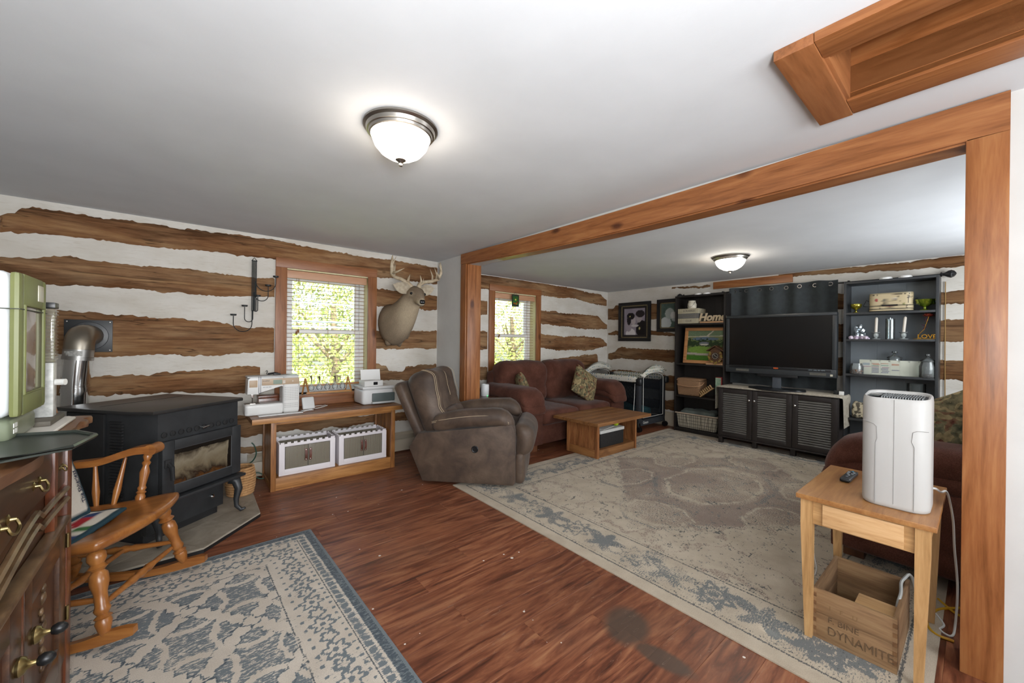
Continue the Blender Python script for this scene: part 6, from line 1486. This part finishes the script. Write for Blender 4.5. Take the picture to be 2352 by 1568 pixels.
# second shelf: crystal, amethyst, candles, cylinder, gilded rose
m_crys = M('cut_crystal', '7f8a90', 'c9d2d6', 40, rough=.08, metal=.6)
def rock(name, label, loc, pts, m, cat, seed):
    t = B(); rr = random.Random(seed)
    for (x, y, z, h, r) in pts:
        tilt = RM('X', rr.uniform(-25, 25)) @ RM('Y', rr.uniform(-25, 25)); t.lathe([(r*.8, 0), (r, h*.3), (r*.9, h*.75), (0, h)], 6, (x, y, z), tilt)
    o = t.obj(name, m, None, 0); o.location = loc; return tag(o, label, cat)
rr = random.Random(5)
rock('crystal_ornament', 'faceted silver crystal ornament behind the lilac stone', (X0+.12, .86, 1.3645), [(rr.uniform(-.02, .02), rr.uniform(-.035, .035), rr.uniform(0, .13), .05, .018) for i in range(22)], m_crys, 'ornament', 5)
rock('amethyst_stone', 'rough lilac amethyst stone lying on the second bookcase shelf', (X0+.04, .852, 1.3645), [(rr.uniform(-.02, .02), -.07+.14*i/13, 0, .02+.022*abs(math.sin(i*.9)), .022) for i in range(14)], M('lilac_crystal', 'a392a8', 'c2b5bf', 30, rough=.3), 'stone', 6)
for y, lab, tilt in ((.722, 'white taper candle in a glass holder nearer the amethyst stone', 1.5), (.512, 'white taper candle in a glass holder nearer the gilded rose', 4)):
    c = thing('candlestick', lab, 'candle', (X0+.07, y, 1.3645))
    B().lathe([(0, 0), (.038, .0), (.04, .006), (.014, .012), (.012, .02), (.022, .028), (.024, .05), (.018, .062), (.036, .072), (.034, .075), (.014, .066), (0, .06)], 18).obj('glass_holder', glassy('holder_glass', 'dfe6e4', .05, 1, .3), c, 50)
    B().at(TR(0, 0, .05) @ RM('X', tilt)).lathe([(.012, 0), (.0125, .165), (.010, .178), (.004, .184), (0, .185)], 14).obj('taper', M('candle_wax', 'cdc6ba', rough=.5), c, 50)
    B().at(TR(0, 0, .05) @ RM('X', tilt)).tube([(0, 0, .183), (0, -.003, .195)], .0015, 5).obj('wick', m_blk, c)
gv = thing('crystal_cylinder', 'tall clear crystal cylinder with rods on the second bookcase shelf', 'vase', (X0+.08, .612, 1.3645))
B().lathe([(0, 0), (.037, 0), (.037, .215), (.034, .215), (.034, .01), (0, .01)], 24).obj('cylinder', glassy('crystal_clear', 'eef2f2', .03, 1.0, .04), gv, 50)
for a in range(5): B().cyl((.018*math.cos(a*1.256), .018*math.sin(a*1.256), .011), (.018*math.cos(a*1.256), .018*math.sin(a*1.256), .205), .005, .005, 8).obj('glass_rod', m_crys, gv)
B().cyl((0, 0, .011), (0, 0, .225), .006, .004, 8).obj('centre_rod', m_crys, gv)
m_gold = M('gilded', 'b07c25', 'd6a544', 12, rough=.25, metal=1)
rs = thing('gilded_rose', 'gilded rose with red petals rising from a gold word stand', 'ornament', (X0+.07, .365, 1.3645))
B().b2(-.03, .03, -.075, .075, 0, .006, .002).obj('stand', m_gold, rs)
text('LOVE', .055, TR(-.012, -.02, .028) @ FACE_NX, m_gold, rs, 'lettering', .004, bold=.001)
B().tube([(0, .045, .006), (0, .03, .06), (0, -.0, .10), (0, -.015, .16), (0, -.03, .225)], .003, 6).obj('stem', m_gold, rs)
for i, (y, z, a) in enumerate(((-.03, .17, -50), (.0, .19, 40), (-.015, .13, -60), (.01, .10, 45))): B().at(TR(0, y, z) @ RM('X', a)).prism([(0, 0), (.008, .015), (0, .045), (-.008, .015)], -.001, .001, 'x').obj('leaf', M('plum_leaf', '3f2233', rough=.35, metal=.4), rs, 0)
pe = B()
for i in range(14):
    a = i*2.4; r = .008+.018*i/14; pe.at(TR(r*math.cos(a)*.8, -.03+r*math.sin(a), .228+.012*(1-i/14)) @ rotz(a) @ RM('Y', 35+30*i/14)).rbox((0, 0, .01), (.006, .026, .03), .003, 3)
pe.obj('bloom', M('ruby_petal', '7a2020', 'a84a34', 20, rough=.25, metal=.3), rs, 60)
# third shelf: jars and a planner board
m_jar = glassy('jar_glass', 'f4f8f8', .03, 1.0, .08)
def nuts(b_, n, R_, h, r, seed):
    q = random.Random(seed)
    for i in range(n):
        a, d = q.random()*2*PI, math.sqrt(q.random())*R_; b_.lathe([(r*math.sin(PI*k/5), -r*.8*math.cos(PI*k/5)) for k in range(6)], 7, (d*math.cos(a), d*math.sin(a), r+q.random()*h), RM('X', q.uniform(0, 90)))
def jar(label, loc, R_, Hh, lid, fill=None):
    t = thing('glass_jar', label, 'jar', loc)
    B().lathe([(0, .0), (R_*.9, 0), (R_, .01), (R_, Hh*.7), (R_*.82, Hh*.92), (R_*.8, Hh), (R_*.77, Hh), (R_*.79, Hh*.92), (R_*.96, Hh*.7), (R_*.96, .014), (0, .008)], 28).obj('jar_body', m_jar, t, 50)
    if lid: B().lathe([(0, Hh+.006), (R_*.9, Hh+.004), (R_*.88, Hh+.014), (R_*.3, Hh+.04), (R_*.16, Hh+.05), (R_*.34, Hh+.062), (R_*.3, Hh+.078), (0, Hh+.082)], 28).obj('glass_lid', glassy('lid_glass', 'e2e8e8', .05, 1, .08), t, 50)
    if fill: fill(t)
    return t
def f1(t): b_ = B(); nuts(b_, 90, .05, .035, .011, 2); b_.obj('nuts', M('brown_nuts', '5d3a25', '7d5436', 40, rough=.6), t, 180, kind='stuff')
def f2(t): b_ = B(); nuts(b_, 8, .03, .006, .016, 9); b_.obj('dark_cookies', M('dark_cookie', '2e1a14', '40271d', 20, rough=.6), t, 180, kind='stuff')
def f3(t):
    for i, c in enumerate(('c9794a', '4f8a45', 'c9c6ba', 'b86a4a')): b_ = B(); nuts(b_, 7, .05, .10, .015, 20+i); b_.obj('wrapped_sweets', M('sweet_%d' % i, c, rough=.4), t, 180, kind='stuff')
pbd = thing('planner_board', 'white weekly planner board with coloured handwriting on the bookcase shelf', 'planner board', (X0+.075, .617, .9855))
B().b2(0, .006, -.235, .235, 0, .158, .001).obj('board', M('whiteboard', 'b9bcae', rough=.3), pbd)
for i, n_ in enumerate(('26', '27', '28', '29', '30', '31')): text(n_, .016, TR(-.0008, .175-.073*i-.03, .148) @ FACE_NX, M('print_black', '1c1c1c'), pbd, 'date_lettering', .0003)
for i in range(1, 6): B().b2(-.0006, .0005, .21-.073*i-.0005, .21-.073*i+.0005, .004, .156).obj('column_line', M('faint_line', '9a9d92'), pbd)
rr = random.Random(12)
for i, (col, rows) in enumerate((('3d78b0', ((.5, .118), (.5, .105))), ('c9683a', ((1.5, .118), (2.5, .12), (3.6, .118), (1.6, .108), (3.6, .108))), ('3a9a8c', ((1.5, .095), (2.5, .10))), ('a8588c', ((1.5, .082), (2.6, .08), (.6, .085))), ('3a3a8a', ((1.5, .055), (2.5, .068), (2.5, .055), (2.6, .04), (1.5, .04), (3.6, .055), (1.5, .068), (2.5, .026), (1.5, .026))))):
    sb_ = B()
    for cxx, z in rows:
        y = .21-.073*cxx+.005; pts = [(-.0012, y-.028+.056*k/26*-1+.028, z+.004*math.sin(k*2.1+rr.random()*2)) for k in range(27)]; sb_.tube([(-.0012, .028+y-.056*k/26, z+.0045*math.sin(k*2.3)+.0015*rr.random()) for k in range(27)], .0009, 4)
    sb_.obj('handwriting', M('marker_%d' % i, col, rough=.6), pbd, 0, kind='stuff')
jar('low glass jar of brown nuts at the left end of the shelf', (X0+.035, .868, .9855), .058, .115, False, f1)
jar('lidded glass jar of wrapped sweets behind the planner board', (X0+.165, .585, .9855), .068, .175, True, f3)
jar('lidded glass jar holding dark cookies at the right end of the shelf', (X0+.035, .335, .9855), .062, .155, True, f2)
bw = B().lathe([(0, 0), (.065, 0), (.07, .01), (.07, .41), (.067, .41), (.066, .014), (0, .01)], 28).obj('glass_cylinder', glassy('bowl_glass', 'eaf0f0', .04, 1, .05), None, 50); bw.location = (X0+.14, .42, .5025); tag(bw, 'tall clear glass cylinder on the shelf behind the air purifier', 'vase')
bgf = lambda p: Vector((p.x, p.y*(1+.1*noise.noise(Vector((p.y*9, p.z*9, 1)))), p.z+.02*noise.noise(Vector((p.x*12, p.y*12, 4)))*(p.z > 0)))
bg_ = B().rbox((0, 0, .085), (.12, .16, .17), .03, 12, fn=bgf).obj('patterned_bag', M('leaf_print_fabric', '4a4438', 'b9ae93', 30, rough=.85, lo=.46, hi=.54), None, 180); bg_.location = (X0+.09, .83, .5025); tag(bg_, 'crumpled leaf print bag on the lower bookcase shelf', 'bag')
fb = thing('fabric_bin', 'pale grey fabric bin on the bottom shelf of the charcoal bookcase', 'bin', (X0+.12, .80, .0635)); B().b2(-.11, .11, -.12, .12, 0, .22, .012).obj('body', M('grey_canvas', '7d827f', '8a8f8c', 14, rough=.95), fb); B().b2(-.115, .115, -.125, .125, .205, .235, .01).obj('cuff', M('grey_canvas', '7d827f'), fb)
for y, lab in ((.645, 'white puck light on top of the charcoal bookcase, nearer the television'), (.50, 'white puck light on top of the charcoal bookcase, nearer the finial')):
    o = B().lathe([(0, 0), (.05, 0), (.052, .008), (.046, .022), (0, .024)], 20).obj('puck_light', m_sw); o.location = (5.64, y, 1.9905); tag(o, lab, 'light')
tag(B().tube([(5.885, .235, 1.95), (5.885, .232, 1.2), (5.885, .228, .75), (5.885, .23, .3)], .004, 6).obj('wall_cable', M('gold_cable', '9a7a48', rough=.5)), 'thin tan cable running down the log wall beside the charcoal bookcase', 'cable')
# ================================================================== playpen by the corner
pp_ = thing('playpen', 'folding baby playpen with patterned rails and mesh sides in the corner', 'playpen', (5.415, 3.66, 0))
def dots():
    t = NT('leaf_dot_fabric'); v = t.coords(); vo = t.n('TexVoronoi', Vector=v, Scale=24.0, Randomness=.25); cc = t.n('SeparateColor', Color=vo.outputs['Color'])
    c = t.ramp(cc.outputs[0], [(0, '7d9299'), (.35, '8f8f78'), (.7, '7d8f7a')], 'CONSTANT'); f = t.ramp(vo.outputs['Distance'], [(.33, (1,)*3+(1,)), (.36, (0, 0, 0, 1))])
    t.set(Base__Color=t.mix(f, lin('cfccc2'), c), Roughness=.9); return t.m
m_dot = dots(); m_ppd = M('playpen_charcoal', '23262b', '2b2e33', 30, rough=.9)
def mesh_mat():
    t = NT('dark_netting'); t.t.nodes.remove(t.p); tr = t.n('BsdfTransparent'); df = t.n('BsdfDiffuse', Color=lin('20252a')); v = t.coords(); ch_ = t.n('TexChecker', Vector=v, Scale=220.0)
    mx = t.n('MixShader', i0=t.math('MULTIPLY_ADD', ch_.outputs[1], .4, .25), i1=tr.outputs[0], i2=df.outputs[0]); t.t.links.new(mx.outputs[0], t.out.inputs[0]); return t.m
m_net = mesh_mat(); PX, PY, PZ = .36, .50, .76
for sx in (-1, 1):
    for sy in (-1, 1):
        B().rbox((sx*(PX-.03), sy*(PY-.03), .43), (.07, .07, .62), .02, 5).obj('corner_post', m_ppd, pp_, 60)
        B().rbox((sx*PX, sy*PY, PZ-.03), (.09, .09, .11), .03, 6).obj('corner_cap', M('playpen_plastic', '1d2124', rough=.4), pp_, 60)
        if sy < 0:
            B().tube([(sx*(PX-.0), sy*(PY-.02), .14), (sx*(PX), sy*(PY-.01), .05)], .014, 8).obj('leg', M('playpen_plastic', '1d2124'), pp_); b_ = B()
            for dy in (-.018, .018): b_.lathe([(.015, -.006), (.038, -.006), (.040, 0), (.038, .006), (.015, .006)], 16, (sx*PX+dy, sy*PY, .04), RM('Y', 90))
            b_.obj('caster_wheel', m_blk, pp_)
        else: B().tube([(sx*PX, sy*PY, .14), (sx*PX, sy*PY, .0)], .016, 8).obj('leg', M('playpen_plastic', '1d2124'), pp_)
for sx in (-1, 1):
    B().rbox((sx*PX, 0, PZ), (.05, 2*PY-.09, .09), .022, 6).obj('side_rail', m_dot, pp_, 60)
    B().b2(sx*PX-.003, sx*PX+.003, -PY+.06, PY-.06, .17, PZ-.05).obj('side_mesh', m_net, pp_, 0)
    B().tube([(sx*(PX+.004), -PY+.10, .20), (sx*(PX+.004), -PY+.08, .5), (sx*(PX+.004), -PY+.075, PZ-.06)], .005, 6).obj('white_piping', M('white_piping', 'c9c9c4', rough=.8), pp_)
for sy in (-1, 1):
    def arch(u, v): x = (u-.5)*2*(PX-.045); z = PZ-.07+.16*math.sqrt(max(0, 1-(x/(PX+.02))**2))+.015; top_ = z+.11*(1-abs(u-.5)*.6); return (x, sy*PY+.028*math.cos(PI*(v-.5)*2), z+(top_-z)*v)
    b_ = B(); b_.grid(arch, 18, 5); b_.grid(lambda u, v: tuple(Vector(arch(u, v))+Vector((0, .02*sy, 0))), 18, 5, True); b_.obj('arched_rail', m_dot, pp_, 180)
    b_ = B(); b_.grid(lambda u, v: ((u-.5)*2*(PX-.06), sy*PY, .17+v*(arch(u, 0)[2]-.17)), 14, 1); b_.obj('end_mesh', m_net, pp_, 0)
    pts = [(-PX+.085, sy*PY-.008, .20)]+[((u-.5)*2*(PX-.085), sy*PY-.008, arch(u, 0)[2]-.012) for u in [i/14 for i in range(15)]]+[(PX-.085, sy*PY-.008, .20)]
    B().tube(pts, .005, 6, True).obj('white_piping', M('white_piping', 'c9c9c4'), pp_)
B().b2(-PX+.03, PX-.03, -PY+.03, PY-.03, .13, .17, .01).obj('floor_pad', m_ppd, pp_)
B().b2(-PX+.04, PX-.04, -PY-.005, -PY+.01, .085, .17, .006).obj('lower_skirt', m_ppd, pp_)
text('Graco', .055, TR(-.20, -PY-.0065, .128) @ FACE_NY, M('white_print', 'd8d8d2'), pp_, 'brand_lettering')
tq = B().rbox((0, 0, .06), (.52, .72, .13), .05, 12, fn=lambda p: Vector((p.x, p.y, p.z+.04*noise.noise(Vector((p.x*6, p.y*6, 2)))))).obj('teal_blanket', M('teal_fleece', '1d4a50', '285d62', 8, rough=.95), None, 180); tq.location = (5.415, 3.68, .172); tag(tq, 'teal blanket lying inside the playpen', 'blanket')
# ================================================================== side table at the right with purifier and crate
m_ash = wood('pale_ash_x', '977145', 'b58d5d', 'c8a271', 1, 1.5, .42, 0, .1)
m_ashz = wood('pale_ash_upright', '977145', 'b58d5d', 'c8a271', 2, 1.5, .42, 0, .1)
m_ashd = wood('drawer_ash', 'a87e4e', 'c9a070', 'd6b184', 1, 1.9, .45, 0, .12)
m_top = wood('table_top_ash', '7e5029', '9b6c3f', 'b0824f', 0, 1.2, .32, .2, .08)
st_ = thing('side_table', 'pale wooden side table with a drawer and tapered legs beside the pine post', 'side table', (2.42, .311, RZ))
B().b2(-.318, .318, -.215, .215, .610, .632, .004).obj('top', m_top, st_)
for sx in (-1, 1):
    for sy in (-1, 1):
        b_ = B(); c = Vector((sx*.285, sy*.178, 0)); rg = []
        for z, w_ in ((0, .013), (.5, .021), (.61, .021)):
            o_ = Vector((-sx*(.021-w_), -sy*(.021-w_), z)); o_ = Vector((sx*(.0), sy*0, z)); cx, cy = c.x+sx*(.021-w_)*-1, c.y+sy*(.021-w_)*-1
            rg.append([(cx-w_, cy-w_, z), (cx+w_, cy-w_, z), (cx+w_, cy+w_, z), (cx-w_, cy+w_, z)])
        b_.loft(rg); b_.obj('leg', m_ashz, st_, 30)
B().b2(-.298, -.278, -.156, .156, .508, .6095).obj('front_apron', m_ash, st_)
B().b2(.275, .297, -.156, .156, .508, .6095).obj('back_apron', m_ash, st_)
for sy in (-1, 1): B().b2(-.263, .263, sy*.180-.009, sy*.180+.009, .508, .6095).obj('side_apron', wood('pale_ash_length', '9a6a38', 'b98850', 'cb9c64', 0, 1.5, .42, 0, .1), st_)
B().b2(-.305, -.2985, -.128, .122, .513, .603, .002).obj('drawer', m_ashd, st_)
TZ = RZ+.633
pu = thing('air_purifier', 'tall white rounded air purifier standing on the side table', 'air purifier', (2.295, .222, TZ))
m_pw = M('purifier_white', 'b2b1ae', rough=.42)
def rr_ring(hx, hy, r, z, n=6, tilt=0):
    o = []
    for cx, cy, a0 in ((hx-r, hy-r, 0), (-hx+r, hy-r, 90), (-hx+r, -hy+r, 180), (hx-r, -hy+r, 270)):
        for i in range(n+1): a = math.radians(a0+90*i/n); x = cx+r*math.cos(a); o.append((x, cy+r*math.sin(a), z+tilt*x))
    return o
HX, HY = .098, .1025
b_ = B(); b_.loft([rr_ring(HX-.008, HY-.008, .05, 0), rr_ring(HX-.002, HY-.002, .055, .006), rr_ring(HX, HY, .056, .02), rr_ring(HX, HY, .056, .43, tilt=.05), rr_ring(HX-.002, HY-.002, .055, .448, tilt=.10), rr_ring(HX-.006, HY-.006, .052, .454, tilt=.10), rr_ring(HX-.012, HY-.012, .048, .452, tilt=.10), rr_ring(HX-.014, HY-.014, .047, .438, tilt=.10)]); b_.obj('housing', m_pw, pu, 50)
b_ = B(); b_.loft([rr_ring(HX-.015, HY-.015, .046, .436, tilt=.10), rr_ring(HX-.015, HY-.015, .046, .442, tilt=.10)]); b_.obj('grille_tray', M('grille_dark', '3c4042', rough=.6), pu, 40)
for i in range(21):
    y = -.078+.0078*i; 
    if y > .045: continue
    B().b2(-.07+.0, .07, y, y+.0028, .443, .450).obj('grille_slat', M('grille_grey', '8f9496', rough=.5), pu, 0)
B().at(TR(0, .066, .4455)).b2(-.05, .05, -.016, .016, 0, .004, .002).obj('control_panel', M('panel_smoke', '4b4f4e', rough=.2), pu)
sm_ = M('panel_gap', '8c8b88', rough=.7)
fx = -HX-.0004
B().tube([(fx, 0, .02), (fx, 0, .44)], .0009, 4).obj('seam', sm_, pu)
B().tube([(fx, .055, .01), (fx, .055, .26), (fx, .05, .275), (fx, .052, .325), (fx, .062, .335), (-.085, .096, .345)], .0009, 4).obj('seam', sm_, pu)
B().tube([(fx, -.058, .01), (fx, -.058, .26), (fx, -.05, .28), (fx, -.054, .318), (fx, -.066, .325), (-.085, -.096, .325)], .0009, 4).obj('seam', sm_, pu)
rm = thing('remote_control', 'slim black remote control lying on the side table', 'remote', (2.53, .413, TZ), -.02)
B().rbox((0, 0, .009), (.19, .042, .018), .008, 6).obj('body', M('remote_black', '141619', rough=.4), rm, 60)
bt = [((.075, 0), '3d7d9a'), ((.05, -.01), '9aa0a4'), ((.05, .01), '9aa0a4'), ((.02, -.008), '8a9094'), ((.02, .008), '8a9094'), ((-.01, 0), '8a9094'), ((-.045, 0), '5a5f63')]
for (x, y), c in bt: B().box((x, y, .0185), (.014, .009, .003), .001).obj('button', M('button_'+c, c, rough=.5), rm)
tag(B().tube(spath([(2.392, .15, .70), (2.43, .12, .70), (2.50, .105, .672), (2.60, .094, .655), (2.66, .085, .60), (2.70, .075, .50), (2.70, .07, .38), (2.72, .06, .2), (2.70, .065, .03), (2.64, .075, .0045), (2.66, .11, .0045), (2.72, .10, .0045), (2.80, .13, .0045)]), .0045, 8).obj('mains_cable', M('white_cable', 'd6d6d2')), 'white power cord hanging from the air purifier to the floor', 'cord')
# wooden crate
m_cr = wood('crate_boards_y', '5f452c', '846545', '9a7c58', 1, 1.2, .75, .2, .3)
m_crx = wood('crate_boards_x', '5f452c', '7e6042', '947654', 0, 1.2, .75, .2, .3)
cr_ = thing('wooden_crate', 'old wooden dynamite crate with finger joints under the side table', 'crate', (2.362, .336, RZ))
x0, x1, y0, y1, H_, th = -.207, .207, -.135, .135, .215, .013
B().b2(x0, x1, y0, y1, 0, .012).obj('bottom_board', m_cr, cr_)
for z0, z1, z2 in ((.0121, .112, 0), (.1125, H_, 1)):
    B().b2(x0, x0+th, y0+th, y1-th, z0, z1, .0015).obj('front_board', m_cr, cr_)
    B().b2(x1-th, x1, y0+th, y1-th, z0, z1, .0015).obj('back_board', m_cr, cr_)
    for y in (y0, y1-th): B().b2(x0+th, x1-th, y, y+th, z0, z1, .0015).obj('side_board', m_crx, cr_)
n = 11; m_end = M('crate_end_grain', '5a3c22', '7a5836', 30, rough=.85)
for xs in (x0, x1-th):
    for ys in (y0, y1-th):
        for i in range(n): z = .0125+(H_-.0125)*i/n; B().b2(xs-.0004, xs+th+.0004, ys-.0004, ys+th+.0004, z, z+(H_-.0125)/n-.0006).obj('finger_joint', m_end if i % 2 else m_cr, cr_, 0)
m_ink = M('faded_stencil', '4a3826', '6a5238', 60, rough=.9)
text('DYNAMITE', .052, TR(x0-.0008, -.022, .05) @ FACE_NX @ Matrix.Diagonal((.82, 1, 1, 1)), m_ink, cr_, 'stencil', .0004)
text('F. BINE', .034, TR(x0-.0008, .03, .098) @ FACE_NX, m_ink, cr_, 'stencil', .0004)
text('I    F    U', .026, TR(x0-.0008, .03, .15) @ FACE_NX, M('faint_stencil', '7a5d3c', rough=.9), cr_, 'stencil', .0004)
wd = B().b2(-.05, .05, -.06, .06, 0, .192, .002).obj('wood_offcut', wood('offcut', '8a6540', 'a98458', 'b8956a', 1, 1, .8)); wd.location = (2.235, .275, RZ+.0125); wd.rotation_euler = (0, 0, 0); tag(wd, 'pale wooden offcut standing inside the dynamite crate', 'wood block')
tag(B().tube(spath([(2.30, .225, .10), (2.33, .218, .20), (2.37, .212, .238), (2.42, .216, .26), (2.46, .208, .27), (2.50, .196, .275), (2.54, .185, .22), (2.60, .17, .06), (2.64, .16, .014)]), .006, 8).obj('grey_cord', M('grey_cable', '9b9c98', rough=.5)), 'thick grey cord looping over the rim of the dynamite crate', 'cord')
m_yel = M('yellow_cord', 'c9981e', rough=.5)
tag(B().tube(spath([(3.0, .02, .006), (2.86, .12, .006), (2.74, .145, .006), (2.66, .15, .006), (2.60, .12, .006), (2.60, .065, .006)]), .006, 8).obj('extension_cord', m_yel), 'yellow extension cord on the floor nearest the pine post', 'cord')
tag(B().tube(spath([(2.97, .13, .006), (2.92, .10, .006), (2.88, .07, .006), (2.86, .04, .006), (2.80, -.02, .006), (2.78, -.2, .006)]), .006, 8).obj('extension_cord', m_yel), 'yellow extension cord on the floor running behind the post', 'cord')
ps = B().rbox((0, 0, .018), (.12, .05, .036), .008, 5).obj('power_strip', M('strip_grey', '74777a', rough=.5), None, 60); ps.location = (2.915, .005, .0005); ps.rotation_euler = (0, 0, .5); tag(ps, 'grey power strip on the floor behind the pine post', 'power strip')
tag(B().tube(spath([(2.95, .66, .009), (2.98, .68, .04), (2.955, .655, .10), (2.90, .63, .04), (2.82, .60, .009), (2.72, .585, .009)]), .003, 6).obj('thin_cable', M('white_cable', 'd6d6d2')), 'thin white cable curling on the rug beside the dynamite crate', 'cable')

# ================================================================== end table with white speaker behind the recliner
et = thing('end_table', 'small dark end table between the pine jamb and the sofa', 'end table', (2.77, 3.96, 0))
B().b2(-.15, .15, -.22, .22, .60, .625, .004).obj('top', m_mah, et)
for sx in (-1, 1):
    for sy in (-1, 1): B().b2(sx*.125-.018, sx*.125+.018, sy*.195-.018, sy*.195+.018, 0, .60, .003).obj('leg', m_mah, et)
B().b2(-.125, .125, -.2, .2, .54, .60).obj('apron', m_mah, et)
ws = thing('wireless_router', 'white cylindrical router with a green light on the end table', 'router', (2.835, 3.90, .6255))
B().lathe([(0, 0), (.046, 0), (.05, .006), (.05, .135), (.046, .142), (.04, .142), (.038, .13), (0, .13)], 26).obj('body', M('router_white2', 'd3d5d6', rough=.4), ws, 50)
B().b2(-.004, .008, -.053, -.046, .004, .009).obj('status_light', emit('green_led', '2fd06a', 3), ws)
# stained glass charm on the window casing
sg_ = thing('suncatcher', 'green stained glass charm hanging in the window behind the sofa', 'suncatcher', (3.67, 4.325, 1.80))
m_st = NT('green_stained_glass'); m_st.set(Base__Color=lin('3d7a35'), Transmission__Weight=.5, Roughness=.2); m_st = m_st.m
B().b2(-.05, .05, -.003, .003, .03, .15).obj('green_pane', m_st, sg_, 0)
for (xx, zz, c) in ((-.025, .045, 'a33a22'), (.012, .04, 'b06a22'), (.03, .06, '8a2a22'), (0, .10, 'c9b45a')): B().b2(xx-.012, xx+.012, -.0045, .0045, zz-.012, zz+.012).obj('coloured_piece', M('stained_'+c, c, rough=.2), sg_, 0)
B().b2(-.064, -.05, -.005, .005, .0, .17).b2(.05, .064, -.005, .005, 0, .17).b2(-.05, .05, -.005, .005, 0, .03).b2(-.05, .05, -.005, .005, .15, .17).obj('dark_frame', M('leaded_frame', '1b2a1d', rough=.4), sg_)
B().tube([(-.03, 0, .17), (0, 0, .215), (.03, 0, .17)], .0015, 5).obj('hanging_wire', m_wire, sg_)
struct(B().b2(XB-.05, XB-.001, 2.95, 4.30, .0, .21, .004).obj('baseboard_far', M('heater_enamel', 'b9ae9a')))
# ================================================================== ceiling lights
def bowl_mat(name, strength, ribs):
    t = NT(name); t.set(Base__Color=lin('f3e8d6'), Emission__Color=lin('fff0dd'), Emission__Strength=strength, Roughness=.35); return t.m
def ceiling_light(label, loc, R_, m, ribbed=0):
    t = thing('ceiling_light', label, 'ceiling light', loc, 0, None)
    B().lathe([(R_*.3, 0), (R_, 0), (R_, -.008), (R_*.96, -.014), (R_*.93, -.016), (R_*.90, -.03), (R_*.86, -.032), (R_*.84, -.042), (R_*.80, -.045), (R_*.78, -.03)], 48).obj('metal_rim', m_steel, t, 35)
    prof = [(R_*.79, -.040), (R_*.77, -.055), (R_*.70, -.085), (R_*.55, -.115), (R_*.36, -.135), (R_*.15, -.146), (.004, -.148)]
    B().lathe(prof, 96 if ribbed else 48, ribs=ribbed, ribd=.018 if ribbed else 0).obj('glass_bowl', m, t, 180)
    B().lathe([(.022, -.144), (.024, -.149), (.012, -.158), (.006, -.162), (.009, -.168), (.008, -.176), (0, -.179)], 20).obj('finial', m_steel, t, 60)
    return t
ceiling_light('flush nickel ceiling light with a glowing glass bowl in the nearer room', (.757, 1.72, ZC), .166, bowl_mat('lit_bowl', 19, 0))
ceiling_light('flush nickel ceiling light with a ribbed glass bowl in the inner room', (4.35, 1.68, ZC2), .175, bowl_mat('lit_ribbed_bowl', 26, 1), 40)

# ================================================================== outside the windows
struct(B().b2(-14, 22, 4.62, 30, -.75, -.6).obj('ground', M('lawn', '8f9a4a', 'a9ad62', 4, rough=.95), smooth=0))
m_trunk = M('bark', '5a4a38', '6d5c48', 12, rough=.95); m_lf = []
for i, (a, c) in enumerate((('6d7a30', 'b5b860'), ('7d8840', 'c6c67c'), ('5a6c30', '9aa654'))):
    t = NT('tree_leaves_%d' % i); f = t.noise(t.coords(), 3.0, 4); t.set(Base__Color=t.ramp(f, [(.35, a), (.65, c)]), Roughness=.7, Specular__IOR__Level=.2)
    t.set(Subsurface__Weight=0); m_lf.append(t.m)
def tree(label, x, y, R_, zc, n, k, seed):
    r = random.Random(seed); t = thing('garden_tree', label, 'tree', (x, y, -.6), 0, 'trees outside the windows')
    B().tube([(0, 0, 0), (.05, 0, zc*.5), (-.03, .05, zc+.6)], [.16, .12, .06], 8).obj('trunk', m_trunk, t)
    for i in range(5):
        a = i*1.26; B().tube([(0, 0, zc*.5+.1*i), (R_*.5*math.cos(a), R_*.5*math.sin(a), zc+.3)], [.06, .02], 6).obj('branch', m_trunk, t)
    P = []; F_ = []
    for i in range(n):
        a = r.random()*2*PI; c = r.uniform(-1, 1); d = R_*r.uniform(.45, 1)**.6; q = math.sqrt(1-c*c); p = Vector((d*q*math.cos(a), d*q*math.sin(a), zc+.6+d*c*1.15)); p += noise.noise_vector(p*1.1)*.5
        u = Vector((r.gauss(0, 1), r.gauss(0, 1), r.gauss(0, 1))).normalized(); v = u.orthogonal().normalized(); s = r.uniform(.04, .09); b0 = len(P)
        P += [p-u*s, p+v*s*.5, p+u*s, p-v*s*.5]; F_.append((b0, b0+1, b0+2, b0+3))
    b_ = B(); b_.faces(P, F_); b_.obj('foliage', m_lf[k], t, 0, kind='stuff', recalc=False)
tree('leafy tree seen straight through the window beside the deer head', 3.0, 10.8, 2.3, 2.2, 7500, 0, 1)
tree('pale leafy tree left of the view through the window beside the deer head', .7, 12.4, 2.2, 2.3, 6000, 1, 2)
tree('dark leafy tree right of the view through the window beside the deer head', 5.3, 13.0, 2.2, 2.4, 6000, 2, 3)
tree('leafy tree seen through the window behind the sofa', 9.4, 11.2, 2.3, 2.2, 7500, 0, 4)
tree('pale leafy tree seen right in the window behind the sofa', 12.6, 12.6, 2.3, 2.4, 6000, 1, 5)
tree('low bushy tree seen left in the window behind the sofa', 7.3, 12.8, 1.8, 1.2, 2600, 2, 6)
m_wl = M('pale_blue_rail', 'a9c2d6', rough=.4)
cl_ = thing('clothes_line', 'pale blue horizontal lines strung between posts outside the window', 'clothes line', (2.2, 7.2, -.6))
for z in (2.50, 2.19, 2.10): B().cyl((-2.0, 0, z), (2.1, 0, z), .016, .016, 8).obj('line', m_wl, cl_)
for x in (-2.0, 2.1): B().cyl((x, 0, 0), (x, 0, 2.7), .05, .05, 10).obj('post', m_trunk, cl_)
